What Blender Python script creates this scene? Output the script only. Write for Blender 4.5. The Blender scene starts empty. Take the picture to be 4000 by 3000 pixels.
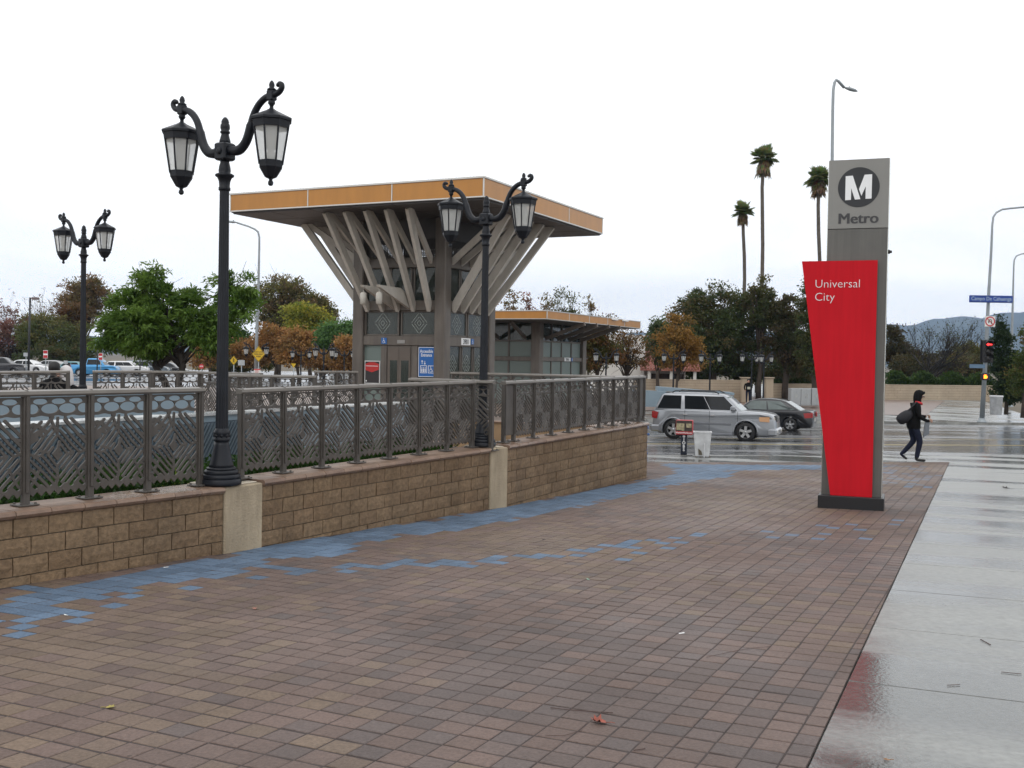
import bpy, bmesh, math, random
import numpy as np
from mathutils import Vector, Matrix

random.seed(7)
RNG = np.random.default_rng(11)
SC = bpy.context.scene
COL = SC.collection
R = math.radians

# ------------------------------------------------------------------ camera
PITCH, ROLL, CAM_H, FPX = R(-1.32), R(1.0), 1.6, 4130.0
_F = Vector((0, math.cos(PITCH), math.sin(PITCH)))
_R0 = Vector((1, 0, 0)); _U0 = Vector((0, -math.sin(PITCH), math.cos(PITCH)))
_R = math.cos(ROLL) * _R0 + math.sin(ROLL) * _U0
_U = -math.sin(ROLL) * _R0 + math.cos(ROLL) * _U0
CAM = Vector((0, 0, CAM_H))
cd = bpy.data.cameras.new('camera'); cam = bpy.data.objects.new('camera', cd); COL.objects.link(cam)
cd.sensor_width = 36.0; cd.lens = 36.0 * FPX / 4000.0
cd.clip_start = 0.05; cd.clip_end = 30000
m = Matrix((( _R.x, _U.x, -_F.x, CAM.x), (_R.y, _U.y, -_F.y, CAM.y), (_R.z, _U.z, -_F.z, CAM.z), (0, 0, 0, 1)))
cam.matrix_world = m
SC.camera = cam
SC.render.resolution_x, SC.render.resolution_y = 1024, 768

# ------------------------------------------------------------------ sky, sun, exposure
SUN_EL, SUN_AZ = R(50), R(200)
world = bpy.data.worlds.new('World'); SC.world = world; world.use_nodes = True
nt = world.node_tree; nt.nodes.clear()
wo = nt.nodes.new('ShaderNodeOutputWorld'); bg = nt.nodes.new('ShaderNodeBackground')
sky = nt.nodes.new('ShaderNodeTexSky'); sky.sky_type = 'NISHITA'; sky.sun_disc = False
sky.sun_elevation = SUN_EL; sky.sun_rotation = SUN_AZ; sky.air_density = 1.0; sky.dust_density = 3.0
tc = nt.nodes.new('ShaderNodeTexCoord'); mp = nt.nodes.new('ShaderNodeMapping')
mp.inputs['Scale'].default_value = (1.6, 1.6, 7.0)
nz = nt.nodes.new('ShaderNodeTexNoise'); nz.inputs['Scale'].default_value = 1.7; nz.inputs['Detail'].default_value = 7.0
nz.inputs['Roughness'].default_value = 0.55; nz.inputs['Distortion'].default_value = 0.6
cr = nt.nodes.new('ShaderNodeValToRGB')
cr.color_ramp.elements[0].position = 0.34; cr.color_ramp.elements[0].color = (12.2, 12.3, 12.4, 1)
cr.color_ramp.elements[1].position = 0.62; cr.color_ramp.elements[1].color = (14.3, 14.3, 14.2, 1)
mx = nt.nodes.new('ShaderNodeMix'); mx.data_type = 'RGBA'; mx.inputs[0].default_value = 0.94
nt.links.new(tc.outputs['Generated'], mp.inputs['Vector']); nt.links.new(mp.outputs[0], nz.inputs['Vector'])
nt.links.new(nz.outputs[0], cr.inputs[0])
nt.links.new(sky.outputs[0], mx.inputs[6]); nt.links.new(cr.outputs[0], mx.inputs[7])
nt.links.new(mx.outputs[2], bg.inputs[0]); bg.inputs[1].default_value = 0.10
nt.links.new(bg.outputs[0], wo.inputs[0])
sl = bpy.data.lights.new('sun', 'SUN'); sl.energy = 0.45; sl.angle = R(35); sl.color = (1.0, 0.97, 0.93)
sun = bpy.data.objects.new('sun', sl); COL.objects.link(sun)
sun.rotation_euler = (R(90) - SUN_EL, 0, R(180) - SUN_AZ)
vs = SC.view_settings; vs.view_transform = 'Standard'; vs.look = 'None'; vs.gamma = 1.0
vs.use_curve_mapping = False; vs.exposure = 0.0
cy = SC.cycles; cy.max_bounces = 7; cy.diffuse_bounces = 3; cy.glossy_bounces = 3; cy.transmission_bounces = 4; cy.transparent_max_bounces = 12; cy.volume_bounces = 0

# ------------------------------------------------------------------ picture -> place
def ray(x, y): return _F + _R * ((x - 2000) / FPX) - _U * ((y - 1500) / FPX)
def at(x, y, Y):
    d = ray(x, y); return CAM + d * (Y / d.y)
SLOPE = 0.027
def gz(y): return -SLOPE * y
def G(x, y):
    d = ray(x, y); return CAM + d * (-CAM_H / (d.z + SLOPE * d.y))
def X(px, Y, pz=None): return at(px, 1405 + 0.0175 * (px - 2000) + 60, Y).x
def Z(px, py, Y): return at(px, py, Y).z

# ------------------------------------------------------------------ mesh builder
class MB:
    def __init__(s): s.v = []; s.f = []; s.mi = []; s.sm = []
    def add(s, vs, fs, mi=0, sm=False, M=None):
        o = len(s.v)
        s.v += [tuple(M @ Vector(p)) for p in vs] if M is not None else [tuple(p) for p in vs]
        for f in fs: s.f.append(tuple(o + i for i in f)); s.mi.append(mi); s.sm.append(sm)
    def box(s, x0, x1, y0, y1, z0, z1, mi=0, M=None):
        s.add([(x0,y0,z0),(x1,y0,z0),(x1,y1,z0),(x0,y1,z0),(x0,y0,z1),(x1,y0,z1),(x1,y1,z1),(x0,y1,z1)],
              [(0,3,2,1),(4,5,6,7),(0,1,5,4),(1,2,6,5),(2,3,7,6),(3,0,4,7)], mi, False, M)
    def bbox(s, x0, x1, y0, y1, z0, z1, b=0.01, mi=0, M=None):
        """box with chamfered edges"""
        vs = []
        for z, i in ((z0, b), (z0 + b, 0), (z1 - b, 0), (z1, b)):
            for (x, y) in ((x0, y0), (x1, y0), (x1, y1), (x0, y1)):
                sx = 1 if x == x0 else -1; sy = 1 if y == y0 else -1
                vs += [(x + sx * (b + i), y + sy * i, z), (x + sx * i, y + sy * (b + i), z)]
        # order ring: corner0 has two verts -> sort around
        ring = [1, 0, 2, 3, 5, 4, 6, 7]
        fs = [tuple(reversed(ring))]
        for k in range(3):
            a, c = k * 8, k * 8 + 8
            for i in range(8):
                j = (i + 1) % 8
                fs.append((a + ring[i], a + ring[j], c + ring[j], c + ring[i]))
        fs.append(tuple(24 + r for r in ring))
        s.add(vs, fs, mi, False, M)
    def lathe(s, prof, n=16, mi=0, M=None, sm=True, cap=True):
        vs = []; fs = []
        for (r, z) in prof:
            for k in range(n):
                a = 2 * math.pi * (k + .5) / n; vs.append((r * math.cos(a), r * math.sin(a), z))
        for i in range(len(prof) - 1):
            for k in range(n):
                j = (k + 1) % n
                fs.append((i*n+k, i*n+j, (i+1)*n+j, (i+1)*n+k))
        s.add(vs, fs, mi, sm, M)
        if cap:
            o = len(s.v) - len(vs)
            s.f.append(tuple(o + k for k in reversed(range(n)))); s.mi.append(mi); s.sm.append(False)
            s.f.append(tuple(o + (len(prof)-1)*n + k for k in range(n))); s.mi.append(mi); s.sm.append(False)
    def tube(s, path, rad, n=8, mi=0, M=None, sm=True, sq=1.0):
        path = [Vector(p) for p in path]
        if not hasattr(rad, '__len__'): rad = [rad] * len(path)
        vs = []; fs = []; up = None
        for i, p in enumerate(path):
            t = (path[min(i+1, len(path)-1)] - path[max(i-1, 0)]).normalized()
            if up is None: up = Vector((0,0,1)) if abs(t.z) < .9 else Vector((0,1,0))
            a = t.cross(up)
            if a.length < 1e-5: a = t.cross(Vector((1,0,0)))
            a.normalize(); b = a.cross(t).normalized(); up = b
            for k in range(n):
                g = 2 * math.pi * (k + .5) / n
                vs.append(p + a * (math.cos(g) * rad[i]) + b * (math.sin(g) * rad[i] * sq))
        for i in range(len(path) - 1):
            for k in range(n):
                j = (k + 1) % n
                fs.append((i*n+k, i*n+j, (i+1)*n+j, (i+1)*n+k))
        fs.append(tuple(reversed(range(n)))); fs.append(tuple((len(path)-1)*n + k for k in range(n)))
        s.add(vs, fs, mi, sm, M)
    def prism(s, poly, y0, y1, mi=0, M=None, ch=0.0):
        """polygon in x,z (counter-clockwise seen from -y) pushed from y0 (front) to y1 (back)"""
        n = len(poly); tri = _tri(poly)
        vs = [(x, y0, z) for x, z in poly] + [(x, y1, z) for x, z in poly]
        fs = [tuple(t) for t in tri] + [tuple(n + i for i in reversed(t)) for t in tri]
        fs += [(j, i, n + i, n + j) for i in range(n) for j in [(i + 1) % n]]
        s.add(vs, fs, mi, False, M)
    def build(s, name, mat, parent=None, loc=None, rot=None):
        me = bpy.data.meshes.new(name); me.from_pydata(s.v, [], s.f)
        for mm in (mat if isinstance(mat, (list, tuple)) else [mat]): me.materials.append(mm)
        if any(s.mi): me.polygons.foreach_set('material_index', s.mi)
        me.polygons.foreach_set('use_smooth', s.sm); me.update()
        return link(name, me, parent, loc, rot)

def _tri(poly):
    """ear clipping for a simple polygon, returned so that the normal faces -y"""
    pts = [Vector((x, z)) for x, z in poly]
    area = sum(pts[i].x * pts[(i+1) % len(pts)].y - pts[(i+1) % len(pts)].x * pts[i].y for i in range(len(pts)))
    idx = list(range(len(pts)))
    if area < 0: idx.reverse()
    out = []; guard = 0
    def cr(a, b, c): return (b.x-a.x)*(c.y-a.y) - (b.y-a.y)*(c.x-a.x)
    while len(idx) > 3 and guard < 4000:
        guard += 1; ok = False
        for k in range(len(idx)):
            a, b, c = idx[k-1], idx[k], idx[(k+1) % len(idx)]
            if cr(pts[a], pts[b], pts[c]) <= 1e-12: continue
            if any(cr(pts[a], pts[b], pts[q]) >= 0 and cr(pts[b], pts[c], pts[q]) >= 0 and cr(pts[c], pts[a], pts[q]) >= 0
                   for q in idx if q not in (a, b, c)): continue
            out.append((a, b, c)); idx.pop(k); ok = True; break
        if not ok: idx.pop(0)
    if len(idx) == 3: out.append(tuple(idx))
    return out

def link(name, data, parent=None, loc=None, rot=None):
    o = bpy.data.objects.new(name, data); COL.objects.link(o)
    if parent is not None: o.parent = parent
    if loc is not None: o.location = loc
    if rot is not None: o.rotation_euler = rot
    return o
def tag(o, label=None, cat=None, group=None, kind=None):
    if label: o['label'] = label
    if cat: o['category'] = cat
    if group: o['group'] = group
    if kind: o['kind'] = kind
    return o
def thing(name, label, cat, loc=(0,0,0), rz=0.0, group=None, rot=None):
    o = link(name, None, None, loc, rot if rot else (0, 0, rz)); o.empty_display_size = .1
    return tag(o, label, cat, group)
def struct(o): o['kind'] = 'structure'; return o
def copy_tree(o, parent=None):
    c = o.copy(); COL.objects.link(c); c.parent = parent
    for ch in list(o.children): copy_tree(ch, c)
    return c
def text_mesh(s, size=1.0, bold=0.0, depth=0.003, align='CENTER', sx=1.0, spacing=1.0, lines=1.0):
    cu = bpy.data.curves.new('lettering', 'FONT'); cu.body = s; cu.size = size; cu.align_x = align
    cu.extrude = depth; cu.offset = bold; cu.space_character = spacing; cu.space_line = lines; cu.resolution_u = 3
    o = bpy.data.objects.new('tmp', cu); COL.objects.link(o)
    dg = bpy.context.evaluated_depsgraph_get()
    me = bpy.data.meshes.new_from_object(o.evaluated_get(dg)); bpy.data.objects.remove(o); bpy.data.curves.remove(cu)
    # lay it upright: x right, z up, facing -y
    me.transform(Matrix(((sx,0,0,0),(0,0,-1,0),(0,1,0,0),(0,0,0,1)))); return me
def lettering(s, mat, parent, x, y, z, size, name='lettering', **k):
    me = text_mesh(s, size, **k); me.materials.clear(); me.materials.append(mat)
    me.polygons.foreach_set('material_index', [0]*len(me.polygons))
    return link(name, me, parent, (x, y, z))

# ------------------------------------------------------------------ materials
MATS = {}
def mat(name, col, rough=.6, metal=0., var=.12, vs=3., bump=0., bs=40., spec=.5, coord='Object', rvar=0., coat=0., alpha=None, streak=None):
    if name in MATS: return MATS[name]
    M_ = bpy.data.materials.new(name); M_.use_nodes = True; t = M_.node_tree; b = t.nodes['Principled BSDF']
    b.inputs['Roughness'].default_value = rough; b.inputs['Metallic'].default_value = metal
    b.inputs['Specular IOR Level'].default_value = spec; b.inputs['Coat Weight'].default_value = coat
    b.inputs['Coat Roughness'].default_value = .08
    c = (*col, 1)
    tcn = t.nodes.new('ShaderNodeTexCoord')
    if var > 0:
        n = t.nodes.new('ShaderNodeTexNoise'); n.inputs['Scale'].default_value = vs; n.inputs['Detail'].default_value = 5
        t.links.new(tcn.outputs[coord], n.inputs['Vector'])
        r = t.nodes.new('ShaderNodeValToRGB')
        r.color_ramp.elements[0].position = .3; r.color_ramp.elements[1].position = .7
        r.color_ramp.elements[0].color = (*[x * (1 - var) for x in col], 1)
        r.color_ramp.elements[1].color = (*[min(1, x * (1 + var)) for x in col], 1)
        t.links.new(n.outputs[0], r.inputs[0]); fin = r.outputs[0]
        if streak:      # rain-washed dirt: (noise scale xyz, darkest, lightest factor)
            mq = t.nodes.new('ShaderNodeMapping'); mq.inputs['Scale'].default_value = streak[0]; t.links.new(tcn.outputs['Object'], mq.inputs['Vector'])
            nq = t.nodes.new('ShaderNodeTexNoise'); nq.inputs['Scale'].default_value = 1.0; nq.inputs['Detail'].default_value = 8; nq.inputs['Roughness'].default_value = .6; t.links.new(mq.outputs[0], nq.inputs['Vector'])
            rq = t.nodes.new('ShaderNodeMapRange'); rq.inputs[1].default_value = .33; rq.inputs[2].default_value = .66; rq.inputs[3].default_value = streak[1]; rq.inputs[4].default_value = streak[2]; t.links.new(nq.outputs[0], rq.inputs[0])
            m3 = t.nodes.new('ShaderNodeMix'); m3.data_type = 'RGBA'; m3.blend_type = 'MULTIPLY'; m3.inputs[0].default_value = 1; t.links.new(fin, m3.inputs[6]); t.links.new(rq.outputs[0], m3.inputs[7]); fin = m3.outputs[2]
        t.links.new(fin, b.inputs['Base Color'])
        if rvar > 0:
            mr = t.nodes.new('ShaderNodeMapRange'); mr.inputs[1].default_value = .35; mr.inputs[2].default_value = .65
            mr.inputs[3].default_value = max(.02, rough - rvar); mr.inputs[4].default_value = min(1, rough + rvar)
            t.links.new(n.outputs[0], mr.inputs[0]); t.links.new(mr.outputs[0], b.inputs['Roughness'])
    else: b.inputs['Base Color'].default_value = c
    if bump > 0:
        n2 = t.nodes.new('ShaderNodeTexNoise'); n2.inputs['Scale'].default_value = bs; n2.inputs['Detail'].default_value = 4
        t.links.new(tcn.outputs[coord], n2.inputs['Vector'])
        bp = t.nodes.new('ShaderNodeBump'); bp.inputs['Strength'].default_value = bump; bp.inputs['Distance'].default_value = .02
        t.links.new(n2.outputs[0], bp.inputs['Height']); t.links.new(bp.outputs[0], b.inputs['Normal'])
    MATS[name] = M_; return M_
def mat_attr(name, rough=.7, spec=.4, bump=.3, bs=60., leaf=False, rvar=.0, gvar=.15, gs=18., coord='Object', stain=None, spots=None):
    """colour comes from the mesh's own colour attribute 'tint' (each piece has its own body colour)"""
    if name in MATS: return MATS[name]
    M_ = bpy.data.materials.new(name); M_.use_nodes = True; t = M_.node_tree; b = t.nodes['Principled BSDF']
    a = t.nodes.new('ShaderNodeAttribute'); a.attribute_name = 'tint'
    if coord == 'World': src = t.nodes.new('ShaderNodeNewGeometry').outputs['Position']
    else: src = t.nodes.new('ShaderNodeTexCoord').outputs[coord]
    n = t.nodes.new('ShaderNodeTexNoise'); n.inputs['Scale'].default_value = gs; n.inputs['Detail'].default_value = 4
    t.links.new(src, n.inputs['Vector'])
    mr = t.nodes.new('ShaderNodeMapRange'); mr.inputs[1].default_value = .3; mr.inputs[2].default_value = .7
    mr.inputs[3].default_value = 1 - gvar; mr.inputs[4].default_value = 1 + gvar
    t.links.new(n.outputs[0], mr.inputs[0])
    mu = t.nodes.new('ShaderNodeMix'); mu.data_type = 'RGBA'; mu.blend_type = 'MULTIPLY'; mu.inputs[0].default_value = 1
    t.links.new(a.outputs['Color'], mu.inputs[6]); t.links.new(mr.outputs[0], mu.inputs[7])
    fin = mu.outputs[2]
    if stain:
        # large weathering marks, by place: streak scale, lightest and darkest factor
        gq = t.nodes.new('ShaderNodeNewGeometry'); mq = t.nodes.new('ShaderNodeMapping'); mq.inputs['Scale'].default_value = stain[0]; t.links.new(gq.outputs['Position'], mq.inputs['Vector'])
        nq = t.nodes.new('ShaderNodeTexNoise'); nq.inputs['Scale'].default_value = 1.0; nq.inputs['Detail'].default_value = 9; nq.inputs['Roughness'].default_value = .62; t.links.new(mq.outputs[0], nq.inputs['Vector'])
        rq = t.nodes.new('ShaderNodeMapRange'); rq.inputs[1].default_value = .32; rq.inputs[2].default_value = .68; rq.inputs[3].default_value = stain[1]; rq.inputs[4].default_value = stain[2]; t.links.new(nq.outputs[0], rq.inputs[0])
        m3 = t.nodes.new('ShaderNodeMix'); m3.data_type = 'RGBA'; m3.blend_type = 'MULTIPLY'; m3.inputs[0].default_value = 1; t.links.new(fin, m3.inputs[6]); t.links.new(rq.outputs[0], m3.inputs[7]); fin = m3.outputs[2]
    if spots:
        # trodden-in gum and grit: small dark dots scattered by place
        gv = t.nodes.new('ShaderNodeNewGeometry'); vo = t.nodes.new('ShaderNodeTexVoronoi'); vo.inputs['Scale'].default_value = spots[0]; vo.inputs['Randomness'].default_value = 1; t.links.new(gv.outputs['Position'], vo.inputs['Vector'])
        rv = t.nodes.new('ShaderNodeMapRange'); rv.inputs[1].default_value = spots[1]; rv.inputs[2].default_value = spots[1]*1.6; rv.inputs[3].default_value = spots[2]; rv.inputs[4].default_value = 1; t.links.new(vo.outputs['Distance'], rv.inputs[0])
        m4 = t.nodes.new('ShaderNodeMix'); m4.data_type = 'RGBA'; m4.blend_type = 'MULTIPLY'; m4.inputs[0].default_value = 1; t.links.new(fin, m4.inputs[6]); t.links.new(rv.outputs[0], m4.inputs[7]); fin = m4.outputs[2]
    t.links.new(fin, b.inputs['Base Color'])
    b.inputs['Roughness'].default_value = rough; b.inputs['Specular IOR Level'].default_value = spec
    if leaf:
        tr = t.nodes.new('ShaderNodeBsdfTranslucent'); ms = t.nodes.new('ShaderNodeMixShader'); ms.inputs[0].default_value = .42
        t.links.new(mu.outputs[2], tr.inputs['Color'])
        t.links.new(b.outputs[0], ms.inputs[1]); t.links.new(tr.outputs[0], ms.inputs[2])
        t.links.new(ms.outputs[0], t.nodes['Material Output'].inputs[0])
    elif bump > 0:
        n2 = t.nodes.new('ShaderNodeTexNoise'); n2.inputs['Scale'].default_value = bs; n2.inputs['Detail'].default_value = 3
        t.links.new(src, n2.inputs['Vector'])
        bp = t.nodes.new('ShaderNodeBump'); bp.inputs['Strength'].default_value = bump; bp.inputs['Distance'].default_value = .01
        t.links.new(n2.outputs[0], bp.inputs['Height']); t.links.new(bp.outputs[0], b.inputs['Normal'])
        if rvar > 0:
            n3 = t.nodes.new('ShaderNodeTexNoise'); n3.inputs['Scale'].default_value = .5; n3.inputs['Detail'].default_value = 5
            gm = t.nodes.new('ShaderNodeNewGeometry'); t.links.new(gm.outputs['Position'], n3.inputs['Vector'])
            r3 = t.nodes.new('ShaderNodeMapRange'); r3.inputs[1].default_value = .38; r3.inputs[2].default_value = .62
            r3.inputs[3].default_value = rough - rvar; r3.inputs[4].default_value = rough + rvar
            t.links.new(n3.outputs[0], r3.inputs[0]); t.links.new(r3.outputs[0], b.inputs['Roughness'])
    MATS[name] = M_; return M_
def set_tint(me, cols):
    """cols: one rgb per vertex"""
    a = me.color_attributes.new('tint', 'FLOAT_COLOR', 'POINT')
    c = np.ones((len(me.vertices), 4), np.float32); c[:, :3] = cols; a.data.foreach_set('color', c.ravel())
def wet(name, dry, damp, rlo=.06, rhi=.4, scale=.45, stretch=(1, 1, 1), lo=.4, hi=.6, bump=.15, bs=60., spec=.5, rot=0.):
    """a rained-on surface: damp patches are darker and glossier, the higher spots lighter and rougher (world position)"""
    if name in MATS: return MATS[name]
    M_ = bpy.data.materials.new(name); M_.use_nodes = True; t = M_.node_tree; b = t.nodes['Principled BSDF']
    gm = t.nodes.new('ShaderNodeNewGeometry'); mpn = t.nodes.new('ShaderNodeMapping'); mpn.vector_type = 'TEXTURE'; mpn.inputs['Scale'].default_value = [1 / q for q in stretch]; mpn.inputs['Rotation'].default_value = (0, 0, rot)
    t.links.new(gm.outputs['Position'], mpn.inputs['Vector'])
    n = t.nodes.new('ShaderNodeTexNoise'); n.inputs['Scale'].default_value = scale; n.inputs['Detail'].default_value = 6
    n.inputs['Roughness'].default_value = .55; n.inputs['Distortion'].default_value = .4
    t.links.new(mpn.outputs[0], n.inputs['Vector'])
    mr = t.nodes.new('ShaderNodeMapRange'); mr.inputs[1].default_value = lo; mr.inputs[2].default_value = hi
    t.links.new(n.outputs[0], mr.inputs[0])
    n1 = t.nodes.new('ShaderNodeTexNoise'); n1.inputs['Scale'].default_value = 22; n1.inputs['Detail'].default_value = 6
    t.links.new(gm.outputs['Position'], n1.inputs['Vector'])
    m1 = t.nodes.new('ShaderNodeMix'); m1.data_type = 'RGBA'
    m1.inputs[6].default_value = (*damp, 1); m1.inputs[7].default_value = (*dry, 1); t.links.new(mr.outputs[0], m1.inputs[0])
    g1 = t.nodes.new('ShaderNodeMapRange'); g1.inputs[1].default_value = .3; g1.inputs[2].default_value = .7
    g1.inputs[3].default_value = .82; g1.inputs[4].default_value = 1.15; t.links.new(n1.outputs[0], g1.inputs[0])
    m2 = t.nodes.new('ShaderNodeMix'); m2.data_type = 'RGBA'; m2.blend_type = 'MULTIPLY'; m2.inputs[0].default_value = 1
    t.links.new(m1.outputs[2], m2.inputs[6]); t.links.new(g1.outputs[0], m2.inputs[7]); t.links.new(m2.outputs[2], b.inputs['Base Color'])
    rr = t.nodes.new('ShaderNodeMapRange'); rr.inputs[3].default_value = rlo; rr.inputs[4].default_value = rhi
    t.links.new(mr.outputs[0], rr.inputs[0]); t.links.new(rr.outputs[0], b.inputs['Roughness'])
    b.inputs['Specular IOR Level'].default_value = spec
    n2 = t.nodes.new('ShaderNodeTexNoise'); n2.inputs['Scale'].default_value = bs; n2.inputs['Detail'].default_value = 3
    t.links.new(gm.outputs['Position'], n2.inputs['Vector'])
    bst = t.nodes.new('ShaderNodeMath'); bst.operation = 'MULTIPLY_ADD'; bst.inputs[1].default_value = bump*.6; bst.inputs[2].default_value = bump*.4; t.links.new(mr.outputs[0], bst.inputs[0])
    bp = t.nodes.new('ShaderNodeBump'); bp.inputs['Distance'].default_value = .01
    t.links.new(bst.outputs[0], bp.inputs['Strength']); t.links.new(n2.outputs[0], bp.inputs['Height']); t.links.new(bp.outputs[0], b.inputs['Normal'])
    MATS[name] = M_; return M_
def glass(name, col, rough=.06, alpha=.5, spec=.7):
    """tinted glazing that still shows what stands behind it"""
    if name in MATS: return MATS[name]
    M_ = bpy.data.materials.new(name); M_.use_nodes = True; t = M_.node_tree; b = t.nodes['Principled BSDF']
    b.inputs['Base Color'].default_value = (*col, 1); b.inputs['Roughness'].default_value = rough
    b.inputs['Specular IOR Level'].default_value = spec; b.inputs['Alpha'].default_value = alpha
    MATS[name] = M_; return M_
def glow(name, col, s):
    if name in MATS: return MATS[name]
    M_ = bpy.data.materials.new(name); M_.use_nodes = True; b = M_.node_tree.nodes['Principled BSDF']
    b.inputs['Base Color'].default_value = (*col, 1); b.inputs['Emission Color'].default_value = (*col, 1)
    b.inputs['Emission Strength'].default_value = s; MATS[name] = M_; return M_

BRONZE = mat('bronze_metal', (.078, .069, .061), .5, 0, .15, 6, .05, 90, streak=((9, 9, 2.5), .8, 1.12))
BRONZE_D = mat('bronze_rail', (.17, .155, .137), .38, .35, .12, 5)
LAMP = mat('lamp_iron', (.012, .014, .019), .42, 0, .2, 9, .08, 70, spec=.28)
LAMPGLASS = glass('lamp_glass', (.80, .81, .79), .35, .30, .4)
BULB = mat('bulb_white', (.36, .36, .35), .4, 0, .05)
BRICK = mat_attr('wall_block', .78, .35, .75, 55, gvar=.25, gs=26, rvar=.1, coord='World', stain=((2.2, 2.2, .7), .76, 1.14))
MORTAR = mat('mortar', (.13, .105, .075), .9, 0, .2, 12, .4, 60)
CAPM = mat_attr('cap_stone', .42, .5, .4, 50, gvar=.16, gs=9, rvar=.18, coord='World')
STUCCO = mat('cream_stucco', (.41, .335, .235), .85, 0, .12, 2.2, .45, 55, streak=((7, 7, 1.6), .70, 1.06))
PAVER = mat_attr('paver_concrete', .62, .35, .55, 110, gvar=.2, gs=60, rvar=.12, coord='World', stain=((.8, .8, .8), .80, 1.12), spots=(4.0, .035, .55))
SAND = mat('joint_sand', (.058, .044, .041), .95, 0, .25, 8, .3, 60)
CONC = wet('wet_concrete', (.26, .265, .255), (.10, .104, .10), .13, .40, .6, (.28, 1.5, 1), .43, .58, .30, 45, rot=R(-24), spec=.42)
ASPH = wet('wet_asphalt', (.18, .185, .19), (.09, .093, .098), .06, .28, .2, (.4, 1.8, 1), .38, .64, .2, 60)
KERB = wet('kerb_concrete', (.34, .34, .32), (.18, .18, .17), .15, .5, .6)
# ================================================================== the setting
def sheet(name, pts, m, th=0.0):
    b = MB(); b.add(pts, [tuple(range(len(pts)))])
    if th:
        n = len(pts); b.add([(x, y, z - th) for x, y, z in pts] + list(pts), [(i, (i+1) % n, n + (i+1) % n, n + i) for i in range(n)])
    return struct(b.build(name, m))
EARTH = mat('bare_earth', (.12, .10, .07), .9, 0, .3, .05)
def terrain_z(x, y):
    r = -SLOPE * max(-30, min(y, 57)) if y < 57 else -1.54 + .42 * min(1, (y - 57) / 28)
    k = min(1, max(0, (x + 2) / 9)); k = k * k * (3 - 2 * k)
    return (r - .45) * k + (-1.0) * (1 - k) if y > 18 else r - .45 - .5 * (1 - k)
b = MB()
xs = [-5000, -3000, -1200, -500, -200, -100, -60, -40, -25, -15, -10, -6, -4, -2, 0, 2, 4, 6, 8, 12, 18, 30, 50, 90, 150, 300, 700, 2000, 5000]
ys = [-300, -60, -20, -8, 0, 6, 12, 18, 24, 30, 36, 42, 48, 54, 60, 66, 75, 85, 100, 140, 200, 400, 900, 2500, 4550]
b.add([(x, y, terrain_z(x, y)) for y in ys for x in xs],
      [(j*len(xs)+i, j*len(xs)+i+1, (j+1)*len(xs)+i+1, (j+1)*len(xs)+i) for j in range(len(ys)-1) for i in range(len(xs)-1)], sm=True)
struct(b.build('ground', EARTH))

# --- directions of the paving grid
GA = R(25.2); D1 = Vector((math.sin(GA), math.cos(GA))); D2 = Vector((math.cos(GA), -math.sin(GA)))
# edge between pavers and the concrete sidewalk, a straight line on the ground
E0, E1 = Vector((1.285, 4.476)), Vector((10.59, 25.48)); ED = (E1 - E0).normalized(); EN = Vector((ED.y, -ED.x))   # EN points to the right
FAR_A, FAR_B = Vector((3.06, 23.55)), Vector((10.59, 25.48)); FD = (FAR_B - FAR_A).normalized()
WL = [Vector((-7.5, 2.6)), Vector((-3.9, 8.071)), Vector((-2.693, 9.888)), Vector((-2.439, 10.334)), Vector((-.285, 13.917)), Vector((-.054, 14.194)), Vector((2.496, 19.359))]
def z3(v, dz=0.0): return (v.x, v.y, gz(v.y) + dz)
far_left = FAR_A - FD * 2.2
plaza_poly = [Vector((-9.5, -1.5)), E0 - ED * 7.0, E1, far_left, WL[6], WL[5], WL[4], WL[3], WL[2], WL[1], WL[0]]
# shift the wall side a touch under the wall
base = sheet('plaza', [z3(v, -.0035) for v in [plaza_poly[0], plaza_poly[1], plaza_poly[2], plaza_poly[3]] + [w + Vector((-.12, .08)) for w in (WL[6], WL[4], WL[2], WL[1], WL[0])]], SAND)
plaza = base

def inside(p, poly):
    c = False; n = len(poly)
    for i in range(n):
        a, b_ = poly[i], poly[i-1]
        if (a.y > p.y) != (b_.y > p.y) and p.x < (b_.x - a.x) * (p.y - a.y) / (b_.y - a.y) + a.x: c = not c
    return c
# blue "river" of pavers: outlines measured on the ground
def gp(pts): return [G(*q).to_2d() for q in pts]
BLUE = [gp([(-60,2395),(120,2290),(230,2305),(330,2262),(560,2232),(820,2188),(1000,2125),(1330,2080),(1700,2030),(1980,1975),(2350,1905),(2560,1870),(2700,1830),(2850,1822),(2860,1858),(2640,1890),(2450,1935),(2230,1985),(2060,2020),(1840,2065),(1620,2085),(1390,2122),(1350,2165),(1010,2195),(1000,2250),(820,2262),(560,2290),(330,2345),(240,2388),(-60,2440)]),
        gp([(1000,2207),(1260,2222),(1500,2203),(1800,2185),(2060,2172),(2240,2158),(2420,2120),(2470,2112),(2500,2122),(2300,2150),(2200,2180),(2000,2192),(1700,2205),(1480,2222),(1240,2238),(1010,2222)]),
        gp([(2560,1812),(2900,1815),(3230,1818),(3230,1832),(2900,1836),(2640,1830)]),
        gp([(2620,1835),(2760,1815),(2830,1850),(2700,1880)])]
SCAT = [gp([(2400,2080),(2750,2065),(2680,2200),(2380,2210)]), gp([(2900,2060),(3120,2050),(3120,2110),(2920,2115)]),
        gp([(3180,2030),(3430,2020),(3450,2130),(3180,2140)]), gp([(3470,2000),(3560,2010),(3530,2080),(3460,2070)]),
        gp([(3440,1850),(3680,1850),(3640,1910),(3430,1900)]), gp([(60,2430),(380,2330),(520,2300),(600,2340),(340,2450),(60,2500)]),
        gp([(3300,1815),(3640,1815),(3620,1850),(3320,1850)])]
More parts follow.
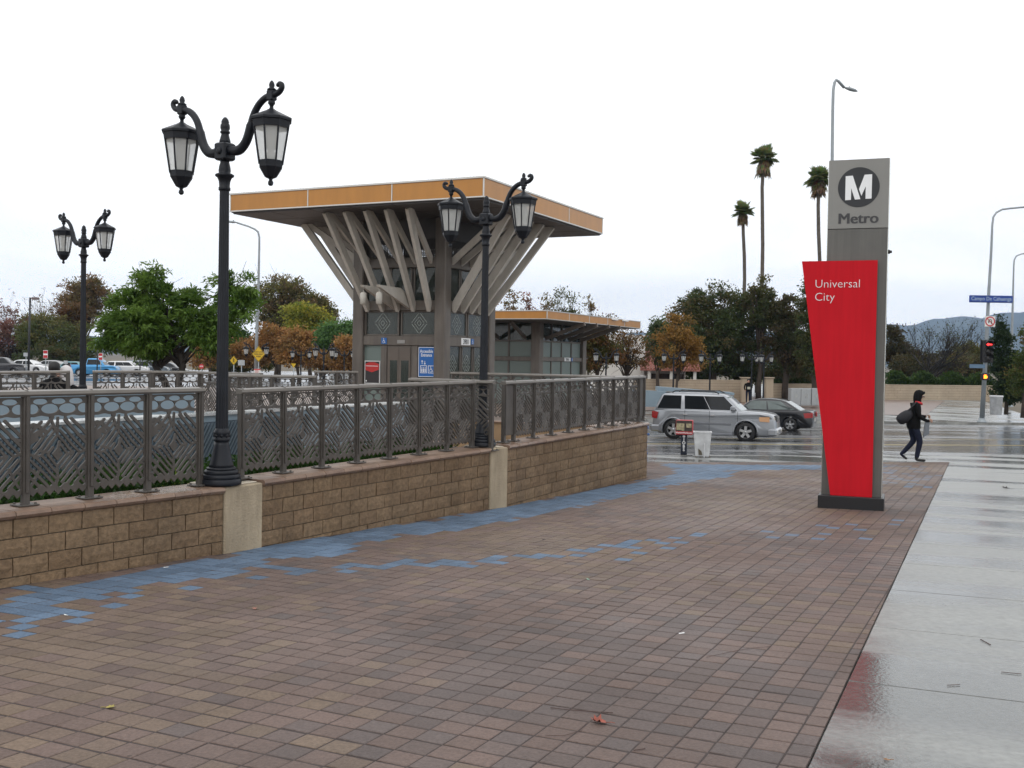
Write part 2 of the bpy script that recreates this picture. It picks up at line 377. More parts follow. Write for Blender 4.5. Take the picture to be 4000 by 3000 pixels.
TAN = (.166, .120, .087); BRN = (.147, .103, .087); PLUM = (.116, .091, .084); BLU = (.108, .162, .238); RST = (.22, .10, .065)
origin = G(2415, 2979).to_2d()   # a joint crossing near the camera
P = .155; GAP = .0045
def paver_mesh(hw, dz0, dz1, tilt=(0, 0)):
    """one paver: flat top with a rounded arris, square to x/y, centre at the origin"""
    h = hw; c = .005
    vs = []
    for (r, z) in ((h, -.05), (h, -.0025), (h - c, 0)):
        for sx, sy in ((-1,-1),(1,-1),(1,1),(-1,1)): vs.append((sx*r, sy*(r - .0022), z + sx*tilt[0] + sy*tilt[1]))
    fs = [(8,9,10,11)]
    for k in (0, 4):
        for i in range(4): j = (i+1) % 4; fs.append((k+i, k+j, k+4+j, k+4+i))
    return vs, fs
ang = math.atan2(D2.y, D2.x)
slope_rot = Matrix.Rotation(math.atan(-SLOPE), 4, 'X')
cells = []
for i in range(-60, 190):
    for j in range(-120, 75):
        c = origin + D1 * ((i + .5) * P) + D2 * ((j + .5) * P)
        if c.y < .3 or c.y > 26: continue
        de = (c - E0).dot(EN)
        if de > .062 or not inside(c - EN * max(0, de + .02), plaza_poly): continue
        if de > -.5 * P * 1.36: pass
        cells.append((i, j, c, de))
DOTS = set()
for q in [(2400 + x*.7233, 1650 + y*.7233) for x, y in ((800,585),(820,617),(930,602),(1090,553),(1315,553),(1205,573),(1175,600),(1355,580),(1130,630),(1385,628),(1540,530),(1535,553),(125,640),(230,632),(325,622),(465,600),(420,612),(250,655),(350,647),(280,677),(120,707),(30,745),(90,650))] + [(x*.633, 2200 + y*.633) for x, y in ((1245,150),(810,207),(705,255),(505,293),(495,328),(475,362),(160,395),(130,440),(900,45))]:
    w = G(*q).to_2d() - origin; DOTS.add((math.floor(w.dot(D1) / P), math.floor(w.dot(D2) / P)))
def colour(i, j, c):
    for q in BLUE:
        jit = Vector((random.uniform(-.1, .1), random.uniform(-.16, .16)))
        if inside(c + jit, q):
            k_ = random.choice((.84, .93, 1.02, 1.12)); return tuple(x * k_ for x in BLU)
    if (i, j) in DOTS: k_ = random.choice((.93, 1.02, 1.12)); return tuple(x * k_ for x in BLU)
    for k, q in enumerate(SCAT):
        if inside(c, q) and random.random() < (.0, .0, .0, .0, .16, .0, .22)[k]:
            if k == 6 and random.random() < .2: return RST
            k_ = random.choice((.93, 1.02, 1.12)); return tuple(x * k_ for x in BLU)
    # broad drifts of the three body colours
    s = math.sin(c.x * 1.1 + .7 * c.y) + .8 * math.sin(.63 * c.y - .9 * c.x + 1.3) + random.gauss(0, .9)
    if s > .95: base_c = TAN
    elif s > -1.0: base_c = BRN
    else: base_c = PLUM
    k = random.choice((.88, .94, .98, 1.03, 1.08)); mixk = random.choice((0, .2, .4))
    return tuple((a * (1 - mixk) + b_ * mixk) * k for a, b_ in zip(base_c, BRN))
# show-largest first: nearest to the camera inside the picture
def in_view(c):
    v = Vector((c.x, c.y, gz(c.y))) - CAM; z = v.dot(_F)
    if z < .3: return False
    u = 2000 + FPX * v.dot(_R) / z; w = 1500 - FPX * v.dot(_U) / z
    return -10 < u < 4010 and w < 3040
order = sorted(range(len(cells)), key=lambda k: (0 if in_view(cells[k][2]) and cells[k][3] < -.13 else 1, cells[k][2].length))
singles = set(order[:300])
rest_v, rest_f, rest_c = [], [], []
CELLCOL = [colour(i, j, c) for i, j, c, d in cells]
single_meshes = {}
def paver_data(col):
    key = tuple(round(x * 2000) for x in col)
    if key in single_meshes: return single_meshes[key]
    vs, fs = paver_mesh(P/2 - GAP, 0, 0); me = bpy.data.meshes.new('paver'); me.from_pydata(vs, [], fs)
    me.materials.append(PAVER); set_tint(me, [[k / 2000 for k in key]] * len(vs)); single_meshes[key] = me; return me
for k, (i, j, c, de) in enumerate(cells):
    dz = random.gauss(0, .0006); tl = (random.gauss(0, .0006), random.gauss(0, .0006)); yaw = random.gauss(0, .005)
    col = CELLCOL[k]
    if k in singles:
        o = link('paver', paver_data(col), plaza, (c.x, c.y, gz(c.y) + dz))
        o.rotation_euler = (-math.atan(SLOPE) + tl[1] * 12, tl[0] * 12, ang + yaw)
    else:
        vs, fs = paver_mesh(P/2 - GAP, 0, 0, tl)
        # pavers cut along the sidewalk edge
        o_ = len(rest_v); ca, sa = math.cos(ang + yaw), math.sin(ang + yaw)
        for (x, y, z) in vs:
            wx, wy = c.x + x * ca - y * sa, c.y + x * sa + y * ca
            d = (Vector((wx, wy)) - E0).dot(EN)
            if d > -.004: wx -= EN.x * (d + .004); wy -= EN.y * (d + .004)
            rest_v.append((wx, wy, gz(wy) + z + dz)); rest_c.append(col)
        rest_f += [tuple(o_ + q for q in f) for f in fs]
me = bpy.data.meshes.new('paving_field'); me.from_pydata(rest_v, [], rest_f); me.materials.append(PAVER); set_tint(me, rest_c)
tag(link('paving_field', me, plaza), kind='stuff')

# --- concrete sidewalk right of the pavers: separate slabs with grooves
SW = 1.52
side_base = sheet('sidewalk', [z3(v, -.03) for v in (E0 - ED*8 + EN*.002, E0 - ED*8 + EN*14, E1 + EN*26, E1 + FD*26 + ED*2.2, FAR_A - FD*9 + ED*2.2, FAR_A - FD*9, E1)], mat('groove_dirt', (.06, .058, .05), .8))
b_len = (E1 - E0).length
def slab(poly, name='slab', parent=side_base, th=.05, c=.012):
    cen = sum(poly, Vector((0, 0))) / len(poly); mb = MB(); n = len(poly)
    ring = []
    for sh, dz in ((0, -th), (0, -c), (c, 0)):
        for v in poly:
            w = v + (cen - v).normalized() * (sh + .006); ring.append((w.x, w.y, gz(w.y) + dz))
    fs = [tuple(2*n + i for i in range(n))] + [(k*n+i, k*n+(i+1) % n, (k+1)*n+(i+1) % n, (k+1)*n+i) for k in (0, 1) for i in range(n)]
    mb.add(ring, fs); return mb.build(name, CONC, parent)
def clip(poly, p, n):
    """keep the part of poly where (v - p).n <= 0"""
    out = []
    for i in range(len(poly)):
        a, b2 = poly[i-1], poly[i]; da, db = (a - p).dot(n), (b2 - p).dot(n)
        if (da <= 0) != (db <= 0): out.append(a + (b2 - a) * (da / (da - db)))
        if db <= 0: out.append(b2)
    return out
FN = Vector((-FD.y, FD.x))
for r in range(-5, 24):
    a, b2 = r * SW, (r + 1) * SW
    for cidx, (u0, u1) in enumerate(((-.006, 2.4), (2.4, 4.8), (4.8, 7.6), (7.6, 10.6))):
        q = clip([E0 + ED*a + EN*u0, E0 + ED*a + EN*u1, E0 + ED*b2 + EN*u1, E0 + ED*b2 + EN*u0], FAR_A, FN)
        if len(q) >= 3 and abs(sum(q[i-1].cross(q[i]) for i in range(len(q)))) > .1: slab(q)
# far strip between plaza and kerb
for r in range(-2, 12):
    p0 = FAR_A + FD * (r * 1.5 - .5); p1 = FAR_A + FD * ((r + 1) * 1.5 - .5); up = Vector((-FD.y, FD.x)) * 2.2
    slab([p0, p1, p1 + up, p0 + up])
# --- kerb and road
KN = Vector((-FD.y, FD.x)); K0 = FAR_A + KN * 2.2
def quad_along(name, a, d, n, l0, l1, w0, w1, z0, z1, m, parent=None):
    mb = MB()
    p = [a + d*l0 + n*w0, a + d*l1 + n*w0, a + d*l1 + n*w1, a + d*l0 + n*w1]
    vs = [(q.x, q.y, gz(q.y) + z0) for q in p] + [(q.x, q.y, gz(q.y) + z1) for q in p]
    mb.add(vs, [(4,5,6,7),(0,1,5,4),(1,2,6,5),(2,3,7,6),(3,0,4,7)]); return mb.build(name, m, parent)
for r in range(9):
    struct(quad_along('kerb', K0, FD, KN, -2 + r*3.0, -2 + r*3.0 + 2.99, 0.0, .16, -.4, .004, KERB))
def rdrop(q): return float(np.interp((Vector(q) - K0).dot(KN), [0, 3, 12, 17, 24, 40], [-.13, -.17, -.25, -.24, -.13, -.13]))
rb_ = MB(); rw = [.1, 3, 6, 9, 12, 14.5, 17, 20.5, 24, 28, 32]; rl = [-3.2, 8, 20, 35, 60]
rb_.add([(q.x, q.y, gz(q.y) + rdrop(q)) for w in rw for l in rl for q in [K0 + FD*l + KN*w]], [(i*5+j, i*5+j+1, (i+1)*5+j+1, (i+1)*5+j) for i in range(10) for j in range(4)], sm=True); road = struct(rb_.build('road', ASPH))
YEL = mat('road_yellow', (.55, .42, .12), .35, 0, .25, 2); WHT = mat('road_white', (.6, .6, .58), .3, 0, .25, 2)
for w in (9.4, 9.7, 14.2, 21.8): h0 = rdrop(K0 + KN*(w+.05)) + .005; quad_along('lane_line', K0, FD, KN, -3, 58, w, w + .11, h0, h0 + .0005, YEL if w < 15 else WHT, road)
# tar-sealed cracks
TAR = mat('tar', (.012, .012, .013), .15, 0, .1)
for q in range(9):
    x0 = random.uniform(2, 11); w0 = random.uniform(1, 14); pts = []
    for s in range(7): pts.append(K0 + FD * (x0 + s * random.uniform(.15, .5)) + KN * (w0 + s * random.uniform(-.35, .45)))
    mb = MB()
    for a, c in zip(pts[:-1], pts[1:]):
        d = (c - a).normalized(); n = Vector((-d.y, d.x)) * .03
        mb.add([(p.x, p.y, gz(p.y) + rdrop(p) + .006) for p in (a - n, c - n, c + n, a + n)], [(0, 1, 2, 3)])
    mb.build('tar_seam', TAR, road)
# --- far side of the street: pavement, brick apron, planting strip
FK = K0 + KN * 31.0
def fzz(x, y):
    t = (Vector((x, y)) - FK).dot(KN); l = (Vector((x, y)) - FK).dot(FD); yk = (FK + FD * l).y; k = max(0, min(1, t / 26))
    return (gz(yk) + .01) * (1 - k) + (-1.12) * k
def fz(y): return fzz(14, y)
def far_sheet(name, px, m, dz=0.0):
    # fan of strips so that the sheet follows the rise away from the kerb
    b = MB(); nu, nv = 10, 10; A, B_, C_, D_ = [Vector(p) for p in px[:4]]
    for j in range(nv + 1):
        for i in range(nu + 1):
            u, v = i / nu, j / nv; p = (A * (1-u) + B_ * u) * (1-v) + (D_ * (1-u) + C_ * u) * v; b.v.append((p.x, p.y, fzz(p.x, p.y) + dz))
    for j in range(nv):
        for i in range(nu): k = j*(nu+1)+i; b.f.append((k, k+1, k+nu+2, k+nu+1)); b.mi.append(0); b.sm.append(False)
    return struct(b.build(name, m))
for r in range(14):
    a = FK + FD * (-4 + r * 3.2)
    struct(quad_along('kerb', FK, FD, KN, -4 + r*3.2, -4 + r*3.2 + 3.19, -.16, .0, -.3, .02, KERB))
fk = [FK - FD*4, FK + FD*40]
APRON = mat('far_brick_apron', (.19, .135, .115), .35, 0, .15, 1.5, .2, 8)
far_sheet('far_sidewalk', [(fk[0].x, fk[0].y), (fk[1].x, fk[1].y), (fk[1].x + 20, 140), (fk[0].x - 4, 140)], CONC, .012)
far_sheet('far_apron', [(3, 66), (27, 69), (36, 88), (3, 88)], APRON, .03)
# --- raised terrace behind the railings, parking lot further left
TER = mat('terrace_paving', (.20, .145, .115), .4, 0, .18, 3, .3, 30)
tb = MB(); tp = [(2.42, 19.45), (4.7, 47), (5.2, 62), (-26, 62), (-26, 9), (-4.4, 8.2), (-2.9, 10.2), (-.5, 14.3)]
tb.add([(x, y, -.35) for x, y in tp] + [(x, y, -2.2) for x, y in tp], [tuple(range(8))] + [(i, 8+i, 8+(i+1) % 8, (i+1) % 8) for i in range(8)])
struct(tb.build('terrace', TER))
LOT = wet('lot_asphalt', (.16, .16, .165), (.07, .07, .075), .08, .4, .1)
sheet('parking_lot', [(-75, 66, -.78), (-4, 66, -.78), (-2, 160, -.78), (-75, 160, -.78)], LOT)
# --- distant hills
HILL = mat('hill_scrub', (.03, .042, .036), .95, 0, .35, .004)
rid = [(-3000,1250),(-900,1272),(0,1300),(600,1325),(1500,1330),(2300,1322),(2440,1306),(2520,1297),(2620,1316),(2900,1300),(3200,1290),(3470,1258),(3560,1272),(3640,1240),(3760,1226),(3840,1240),(3900,1222),(4000,1216),(4400,1190),(5200,1210),(7000,1250)]
nx, ny = 260, 14; hv = []; hr = np.random.default_rng(3)
pxs = np.linspace(-2800, 6800, nx); ry = np.interp(pxs, [r[0] for r in rid], [r[1] for r in rid])
wob = np.convolve(hr.normal(0, 9, nx + 8), np.ones(5) / 5, 'same')[4:-4]
for j in range(ny):
    t = j / (ny - 1)
    for i in range(nx):
        top = at(pxs[i], ry[i] + wob[i], 4500)
        Y = 2800 + 1700 * t; s = Y / 4500
        spur = math.sin(i * .55 + 2.2 * math.sin(j * .5 + i * .07)) * .09 + hr.normal(0, .02)
        h = (top.z + 12) * max(0, min(1, (t ** .85) * (1 + spur * (1 - t) * 2.2)))
        hv.append((top.x * s, Y, -12 + h))
hb = MB(); hb.add(hv, [(j*nx+i, j*nx+i+1, (j+1)*nx+i+1, (j+1)*nx+i) for j in range(ny-1) for i in range(nx-1)], sm=False)
struct(hb.build('hills', HILL))
# ================================================================== retaining wall, piers, railings
def frame2(a, b):
    d = (b - a).normalized(); return d, Vector((d.y, -d.x)), (b - a).length      # direction, outward normal (towards the plaza), length
BL, BH, BD = .30, .15, .15
brick_var = []
for k in range(7):
    rr = np.random.default_rng(40 + k); nx_, nz_ = 5, 3; vs = []; fs = []
    L, Hh = BL - .009, BH - .009
    for q in range(nz_):
        for p_ in range(nx_):
            e = p_ in (0, nx_-1) or q in (0, nz_-1)
            vs.append((p_/(nx_-1)*L, -(0.0 if e else .007) - rr.uniform(0, .006), q/(nz_-1)*Hh))
    for q in range(nz_-1):
        for p_ in range(nx_-1): i = q*nx_+p_; fs.append((i, i+1, i+nx_+1, i+nx_))
    o = len(vs); bor = [0,1,2,3,4,9,14,13,12,11,10,5]
    vs += [(vs[i][0], .10, vs[i][2]) for i in bor]
    for i in range(12): j = (i+1) % 12; fs.append((bor[j], bor[i], o+i, o+j))
    brick_var.append((vs, fs))
BTINT = [(.198,.133,.078), (.184,.122,.072), (.210,.143,.085), (.192,.130,.077), (.176,.116,.067), (.204,.138,.081)]
brick_mesh = {}
def brick_data(v, t):
    if (v, t) not in brick_mesh:
        me = bpy.data.meshes.new('brick'); me.from_pydata(brick_var[v][0], [], brick_var[v][1]); me.materials.append(BRICK)
        set_tint(me, [BTINT[t]] * len(me.vertices)); brick_mesh[(v, t)] = me
    return brick_mesh[(v, t)]
cap_mesh = {}
def cap_data(t):
    if t not in cap_mesh:
        mb = MB(); prof = [(-.035, .012), (-.048, .03), (-.042, .052), (-.02, .062), (.40, .062), (.41, 0), (-.02, 0)]
        L = .29; n = len(prof)
        mb.add([(0, y, z) for y, z in prof] + [(L, y, z) for y, z in prof], [(i, n+i, n+(i+1) % n, (i+1) % n) for i in range(n)] + [tuple(range(n)), tuple(reversed(range(n, 2*n)))])
        me = bpy.data.meshes.new('cap_stone'); me.from_pydata(mb.v, [], mb.f); me.materials.append(CAPM)
        c = [(.225,.148,.105), (.245,.165,.118), (.205,.135,.098), (.26,.175,.125)][t]; set_tint(me, [c]*len(me.vertices)); cap_mesh[t] = me
    return cap_mesh[t]
def wall_section(label, a, b, za, zb, depth, off):
    d, n, L = frame2(a, b); rz = math.atan2(d.y, d.x); tilt = -math.atan((zb - za) / L)
    w = thing('retaining_wall', label, 'wall', (a.x, a.y, za), group='block walls along the plaza', rot=(0, tilt, rz))
    mb = MB(); mb.box(0, L, .012, .34, -depth, -.002); mb.build('core', MORTAR, w)
    rows = int(math.ceil(depth / BH))
    for r in range(rows):
        x = -BL/2 if (r + off) % 2 else 0.0
        while x < L - .02:
            x0, x1 = max(0, x), min(L, x + BL)
            if x1 - x0 > .03:
                o = link('brick', brick_data(random.randrange(7), random.randrange(6)), w, (x0 + .0045, random.uniform(-.003, .003), -(r+1)*BH + .0045))
                o.scale = ((x1 - x0 - .009) / (BL - .009), 1, 1)
            x += BL
    x = 0.0
    while x < L - .01:
        x1 = min(x + .30, L); o = link('cap_stone', cap_data(random.randrange(4)), w, (x + .003, random.uniform(-.003, .003), random.uniform(0, .002))); o.scale = ((x1 - x - .006) / .29, 1, 1); x += .30
    return d, n, L
CAPT = .062
s1 = wall_section('block wall section running off the picture edge before the big lamp', WL[1] + (WL[1]-WL[2]).normalized()*3.2, WL[2], .294, .299, .72, 0)
s2 = wall_section('longest block wall section between the two cream piers', WL[3], WL[4], .318, .366, .80, 1)
s3 = wall_section('tallest block wall section ending at the corner by the street', WL[5], WL[6], .387, .432, 1.02, 0)
# return of the corner, running back from the street end
d3 = (WL[6] - WL[5]).normalized(); nn = Vector((-d3.y, d3.x))
wall_section('short block wall return at the street corner behind the railing', WL[6] + d3*.0 + Vector((0, 0)), WL[6] + nn*3.4 + d3*1.2, .43, .43, 1.0, 1) if False else None
for (p, q, top, lab) in ((WL[2], WL[3], .355, 'cream stucco pier under the nearest twin lamp'), (WL[4], WL[5], .425, 'cream stucco pier under the middle twin lamp')):
    d, n, L = frame2(p, q); mid = (p + q) / 2
    t = thing('wall_pier', lab, 'pier', (mid.x, mid.y, gz(mid.y) - .1), math.atan2(d.y, d.x), 'cream piers in the wall')
    mb = MB(); h = top - (gz(mid.y) - .1)
    mb.bbox(-L/2 + .004, L/2 - .004, -.028, .50, 0, h, .012); mb.build('block', STUCCO, t)
    mb = MB(); mb.bbox(-L/2 + .03, L/2 - .03, .03, .47, h, h + .012, .004); mb.build('top_skim', mat('pier_top', (.52, .46, .37), .4, 0, .15, 5), t)

# ---- the pierced railing panel: one cast sheet of bars round a diamond maze
def panel_mesh():
    NX, NY = 84, 128; W_, H_ = .52, .80
    u = np.linspace(0, 1, NX + 1); v = np.linspace(0, 1, NY + 1); U, V = np.meshgrid(u, v); Xm, Ym = U * W_, V * H_
    f = np.full(U.shape, -1.0)
    def stroke(pts, w):
        nonlocal f
        for (a, b) in zip(pts[:-1], pts[1:]):
            ax, ay, bx, by = a[0]*W_, a[1]*H_, b[0]*W_, b[1]*H_; dx, dy = bx-ax, by-ay
            t = np.clip(((Xm-ax)*dx + (Ym-ay)*dy) / (dx*dx + dy*dy + 1e-12), 0, 1)
            f = np.maximum(f, w - np.hypot(Xm - ax - t*dx, Ym - ay - t*dy))
    cx, cy, hw, hh = .485, .44, .36, .235
    w = .0098
    Xm = Xm + .003*np.sin(V*19 + 2.2*np.sin(U*5)) ; Ym = Ym + .0035*np.sin(U*13 + 1.7*np.sin(V*7)); X0, Y0 = U*W_, V*H_
    def dia(k, a0=0, a1=4, ww=w):
        pts = [(cx, cy+hh*k), (cx+hw*k, cy), (cx, cy-hh*k), (cx-hw*k, cy), (cx, cy+hh*k)]
        out = []
        for q in np.linspace(a0, a1, 17):
            i = min(3, int(q)); t = q - i; out.append((pts[i][0]*(1-t)+pts[i+1][0]*t, pts[i][1]*(1-t)+pts[i+1][1]*t))
        stroke(out, ww)
    dia(.20); dia(.50, .12, 3.55); dia(.78, .0, 1.75); dia(.78, 2.05, 3.9); dia(1.08, .1, 1.9); dia(1.08, 2.1, 3.95)
    stroke([(cx-.03, cy+.02), (cx+.02, cy-.01)], .014)
    for k in (1.40, 1.78, 2.16):
        for (sx, sy, lo, hi) in ((1,1,.12,.80), (-1,1,.2,.86), (1,-1,.1,.84), (-1,-1,.14,.9)):
            pts = [(cx + sx*hw*k*(1-t), cy + sy*hh*k*t) for t in np.linspace(lo, hi, 7)]
            pts = [p for p in pts if -.02 < p[0] < 1.02 and .10 < p[1] < .80]
            if len(pts) > 1: stroke(pts, w * (1.05 if k < 1.6 else 1.2))
    # joins between the rings
    for p, q in (((cx, cy+hh*.2), (cx+.03, cy+hh*.5)), ((cx+hw*.5, cy), (cx+hw*.78, cy+.01)), ((cx-hw*.78, cy), (cx-hw*1.1, cy-.015)), ((cx, cy-hh*.5), (cx, cy-hh*1.1)),
                 ((cx, cy+hh*.78), (cx, cy+hh*1.5)), ((cx+hw*1.08, cy), (1.0, cy+.03)), ((cx-hw*1.08, cy), (0, cy+.02)), ((cx-.02, cy-hh*1.08), (cx-.02, .1)),
                 ((.2, cy-.13), (.05, .16)), ((.78, cy-.12), (.95, .15)), ((.83, .62), (1, .58)), ((.15, .6), (0, .55)), ((.1, .3), (0, .3)), ((.9, .3), (1, .27)),
                 ((cx-hw*.5, cy+.02), (cx-hw*.9, cy+.05)), ((.75, .68), (.62, .80)), ((.45, .66), (.36, .8))): stroke([p, q], w)
    stroke([(0, .70), (.08, .735), (.16, .725), (.22, .69), (.30, .665)], .015); stroke([(.0, .60), (.1, .63), (.17, .66), (.2, .645)], .02)
    # top band with two rows of oval holes
    band = np.minimum(V - .815 + .006*np.sin(U*23), 1.0) * .8; f = np.maximum(f, band)
    def hole(x, y, rx, ry):
        nonlocal f
        g = (np.hypot((U-x)/rx, (V-y)/ry) - 1) * min(rx*W_, ry*H_); f = np.minimum(f, g)
    for x in (.19, .50, .80): hole(x, .958, .125, .028)
    for x, r in ((.06, .11), (.35, .15), (.655, .15), (.94, .11)): hole(x, .887, r, .047)
    # sides, foot band with saw teeth
    f = np.maximum(f, np.maximum(.012 - X0, X0 - W_ + .012)); f = np.maximum(f, .006 - np.abs(Y0 - H_ + .006))
    foot = np.minimum(.135 + .02*np.sin(U*31 + 1) - V, V - .045 - .045*np.abs(((U*7.0) % 1) - .5)*2) * .6
    f = np.maximum(f, foot); f[V < .04] = np.minimum(f[V < .04], -.001)
    tooth = V - .045 - .045*np.abs(((U*7.0) % 1) - .5)*2; f = np.minimum(f, tooth * .6)
    f = np.clip(f, -.05, .05); f[f == 0] = 1e-6
    # marching squares -> plate with thickness
    verts = {}; vl = []; faces = []; walls = []
    def vid(x, y):
        k = (round(x*1e5), round(y*1e5))
        if k not in verts: verts[k] = len(vl); vl.append((x, y))
        return verts[k]
    dx, dy = W_/NX, H_/NY
    for j in range(NY):
        for i in range(NX):
            c = [(i, j), (i+1, j), (i+1, j+1), (i, j+1)]; val = [f[q[1], q[0]] for q in c]
            if max(val) <= 0: continue
            poly = []; cut = []
            for k in range(4):
                a, b = val[k], val[(k+1) % 4]; p, q = c[k], c[(k+1) % 4]
                if a > 0: poly.append(vid(p[0]*dx, p[1]*dy))
                if (a > 0) != (b > 0):
                    t = a / (a - b); n_ = vid((p[0] + (q[0]-p[0])*t)*dx, (p[1] + (q[1]-p[1])*t)*dy); poly.append(n_); cut.append(n_)
            pl = [x for k, x in enumerate(poly) if x != poly[k-1]]
            if len(pl) > 2: faces.append(tuple(pl))
            if len(cut) == 2 and cut[0] != cut[1]: walls.append(tuple(cut))
    n = len(vl); T = .008
    V3 = [(x, -T, z) for x, z in vl] + [(x, T, z) for x, z in vl]
    F3 = list(faces) + [tuple(n + i for i in reversed(q)) for q in faces] + [(a, b, n+b, n+a) for a, b in walls]
    me = bpy.data.meshes.new('pierced_panel'); me.from_pydata(V3, [], F3); me.materials.append(BRONZE); me.update(); return me
PANEL = panel_mesh()
def post_meshes(h):
    mb = MB()
    mb.bbox(-.028, .028, -.030, .022, 0, h - .03, .005); mb.bbox(-.014, .014, -.044, -.0305, .10, h - .05, .004)
    mb.add([(-.028,-.044,h-.03),(.028,-.044,h-.03),(.028,.022,h-.03),(-.028,.022,h-.03),(0,-.03,h),(0,.015,h)], [(0,1,4),(1,2,5,4),(2,3,5),(3,0,4,5)])
    pl = MB(); pl.bbox(-.085, .085, -.075, .075, 0, .012, .003)
    for sx in (-.06, .06):
        for sy in (-.05, .05): pl.lathe([(.011, .012), (.011, .022), (.005, .025)], 6, M=Matrix.Translation((sx, sy, 0)))
    def m(b, nme):
        me = bpy.data.meshes.new(nme); me.from_pydata(b.v, [], b.f); me.materials.append(BRONZE); return me
    return m(mb, 'post'), m(pl, 'base_plate')
POSTM = {}
def fence(label, a, b, n, za, zb, ht, first_blank=0, last_blank=0, name='railing_fence', group='pierced bronze railings', rail=True, zbot=None):
    """a, b: ends on the ground plan; za, zb: level the posts stand on; ht: height of the rail above it"""
    d, nrm, L = frame2(a, b); rz = math.atan2(d.y, d.x); tilt = -math.atan((zb - za) / L)
    t = thing(name, label, 'railing', (a.x, a.y, za), group=group, rot=(0, tilt, rz))
    k = round(ht, 2)
    if k not in POSTM: POSTM[k] = post_meshes(ht)
    pm, bm_ = POSTM[k]
    widths = []
    if first_blank: widths.append(('blank', first_blank))
    inner = L - first_blank - last_blank
    widths += [('panel', inner / n)] * n
    if last_blank: widths.append(('blank', last_blank))
    x = 0.0
    def post(x_):
        p_ = link('post', pm, t, (x_, 0, .006)); link('base_plate', bm_, p_, (0, 0, 0)); return p_
    post(0.0)
    for kind, w in widths:
        if kind == 'panel':
            o = link('pierced_panel', PANEL, t, (x + .028, 0, .03)); o.scale = ((w - .056) / .52, 1, (ht - .085) / .80)
        else:
            mb = MB(); mb.bbox(x + .03, x + w - .03, -.014, .014, .10, ht - .05, .004); mb.build('plain_panel', BRONZE, t)
        x += w; post(x)
    mb = MB(); prof = [(-.036, ht - .046), (-.048, ht - .03), (-.042, ht - .004), (.032, ht + .006), (.04, ht - .044)]
    q = len(prof); mb.add([(-.03, y, z) for y, z in prof] + [(L + .03, y, z) for y, z in prof], [(i, q+i, q+(i+1) % q, (i+1) % q) for i in range(q)] + [tuple(range(q)), tuple(reversed(range(q, 2*q)))])
    mb.build('top_rail', BRONZE_D, t); return t
def inset(p, q, o): d, n, L = frame2(p, q); return p - n*o, q - n*o
def on_line(a, b, px):
    """point of the plan line a-b that stands at picture column px"""
    d = b - a; y_guess = (a.y + b.y) / 2
    lo, hi = -1.0, 2.5
    for _ in range(40):
        m_ = (lo + hi) / 2; q = a + d * m_; v = Vector((q.x, q.y, 1.25)) - CAM; u = 2000 + FPX * v.dot(_R) / v.dot(_F)
        if u < px: lo = m_
        else: hi = m_
    return a + d * lo
a, b = inset(WL[1], WL[2], .2); e1 = on_line(a, b, 782); PW = (on_line(a, b, 578) - e1).length; d = (e1 - a).normalized()
fence('pierced bronze railing on the wall cut by the picture edge', e1 - d*PW*7, e1, 7, .355, .361, .925)
a, b = inset(WL[3], WL[4], .2)
fence('long seven panel bronze railing between the two big lamps', on_line(a, b, 944), on_line(a, b, 1847), 7, .38, .428, .885)
a, b = inset(WL[5], WL[6], .2); q0, q1 = on_line(a, b, 1969), on_line(a, b, 2514)
fence('bronze railing with plain end plates at the street corner', q0, q1, 8, .449, .494, .85, (on_line(a, b, 2008) - q0).length, (on_line(a, b, 2494) - q1).length)
# ---- railings further back round the stair well
def bfence(label, x0, y0, Y0, x1, y1, Y1, n, ht=.95):
    p, q = at(x0, y0, Y0), at(x1, y1, Y1)
    return fence(label, p.to_2d(), q.to_2d(), n, p.z - ht, q.z - ht, ht, group='railings round the stair well')
bfence('railing running back from the street corner in front of the glass pavilion', 1768, 1453, 21.4, 2500, 1471, 19.75, 6)
bfence('short railing ending just behind the middle lamp post', 1608, 1477, 14.6, 1923, 1487, 13.95, 2, .93)
bfence('back railing at the picture edge in front of the two seated people', -420, 1455, 17.0, 272, 1448, 17.8, 5)
bfence('back railing between the far twin lamp and the leaning trunk', 372, 1448, 18.0, 590, 1448, 18.3, 2)
bfence('back railing behind the leaning trunk of the green tree', 600, 1449, 20.4, 790, 1451, 20.6, 2)
bfence('back railing passing behind the near lamp post', 781, 1452, 19.7, 1019, 1458, 18.6, 3)
bfence('dark back railing between near lamp post and tower', 893, 1463, 17.7, 1228, 1468, 17.9, 4)
bfence('highest back railing against the tower column', 1234, 1449, 24.0, 1392, 1450, 24.6, 2)
# low kerb walls they stand on
for (x0, y0, Y0, x1, y1, Y1, nm) in ((-420,1455,17.0,600,1449,18.4,'block wall base under the back railings beside the parking lot'), (781,1452,19.7,1400,1452,24.6,'block wall base under the back railings beside the tower'), (1768,1453,21.4,2500,1471,19.75,'block wall base under the railing in front of the pavilion')):
    p, q = at(x0, y0, Y0), at(x1, y1, Y1); d, n, L = frame2(p.to_2d(), q.to_2d())
    t = thing('retaining_wall', nm, 'wall', (p.x, p.y, -.4), math.atan2(d.y, d.x)); mb = MB()
    hgt = min(p.z, q.z) - .95 - (-.4); mb.box(0, L, -.12, .2, -.3, hgt - .02, 0); mb.build('core', mat('back_block', (.27, .18, .10), .8, 0, .2, 3, .5, 8), t)
    nb = int(L / .6)
    for r in range(nb): m_ = MB(); m_.bbox(r*L/nb + .003, (r+1)*L/nb - .003, -.16, .24, hgt - .018, hgt + .002, .006); m_.build('cap_stone', mat('back_cap', (.27, .18, .13), .4, 0, .2, 4), t)

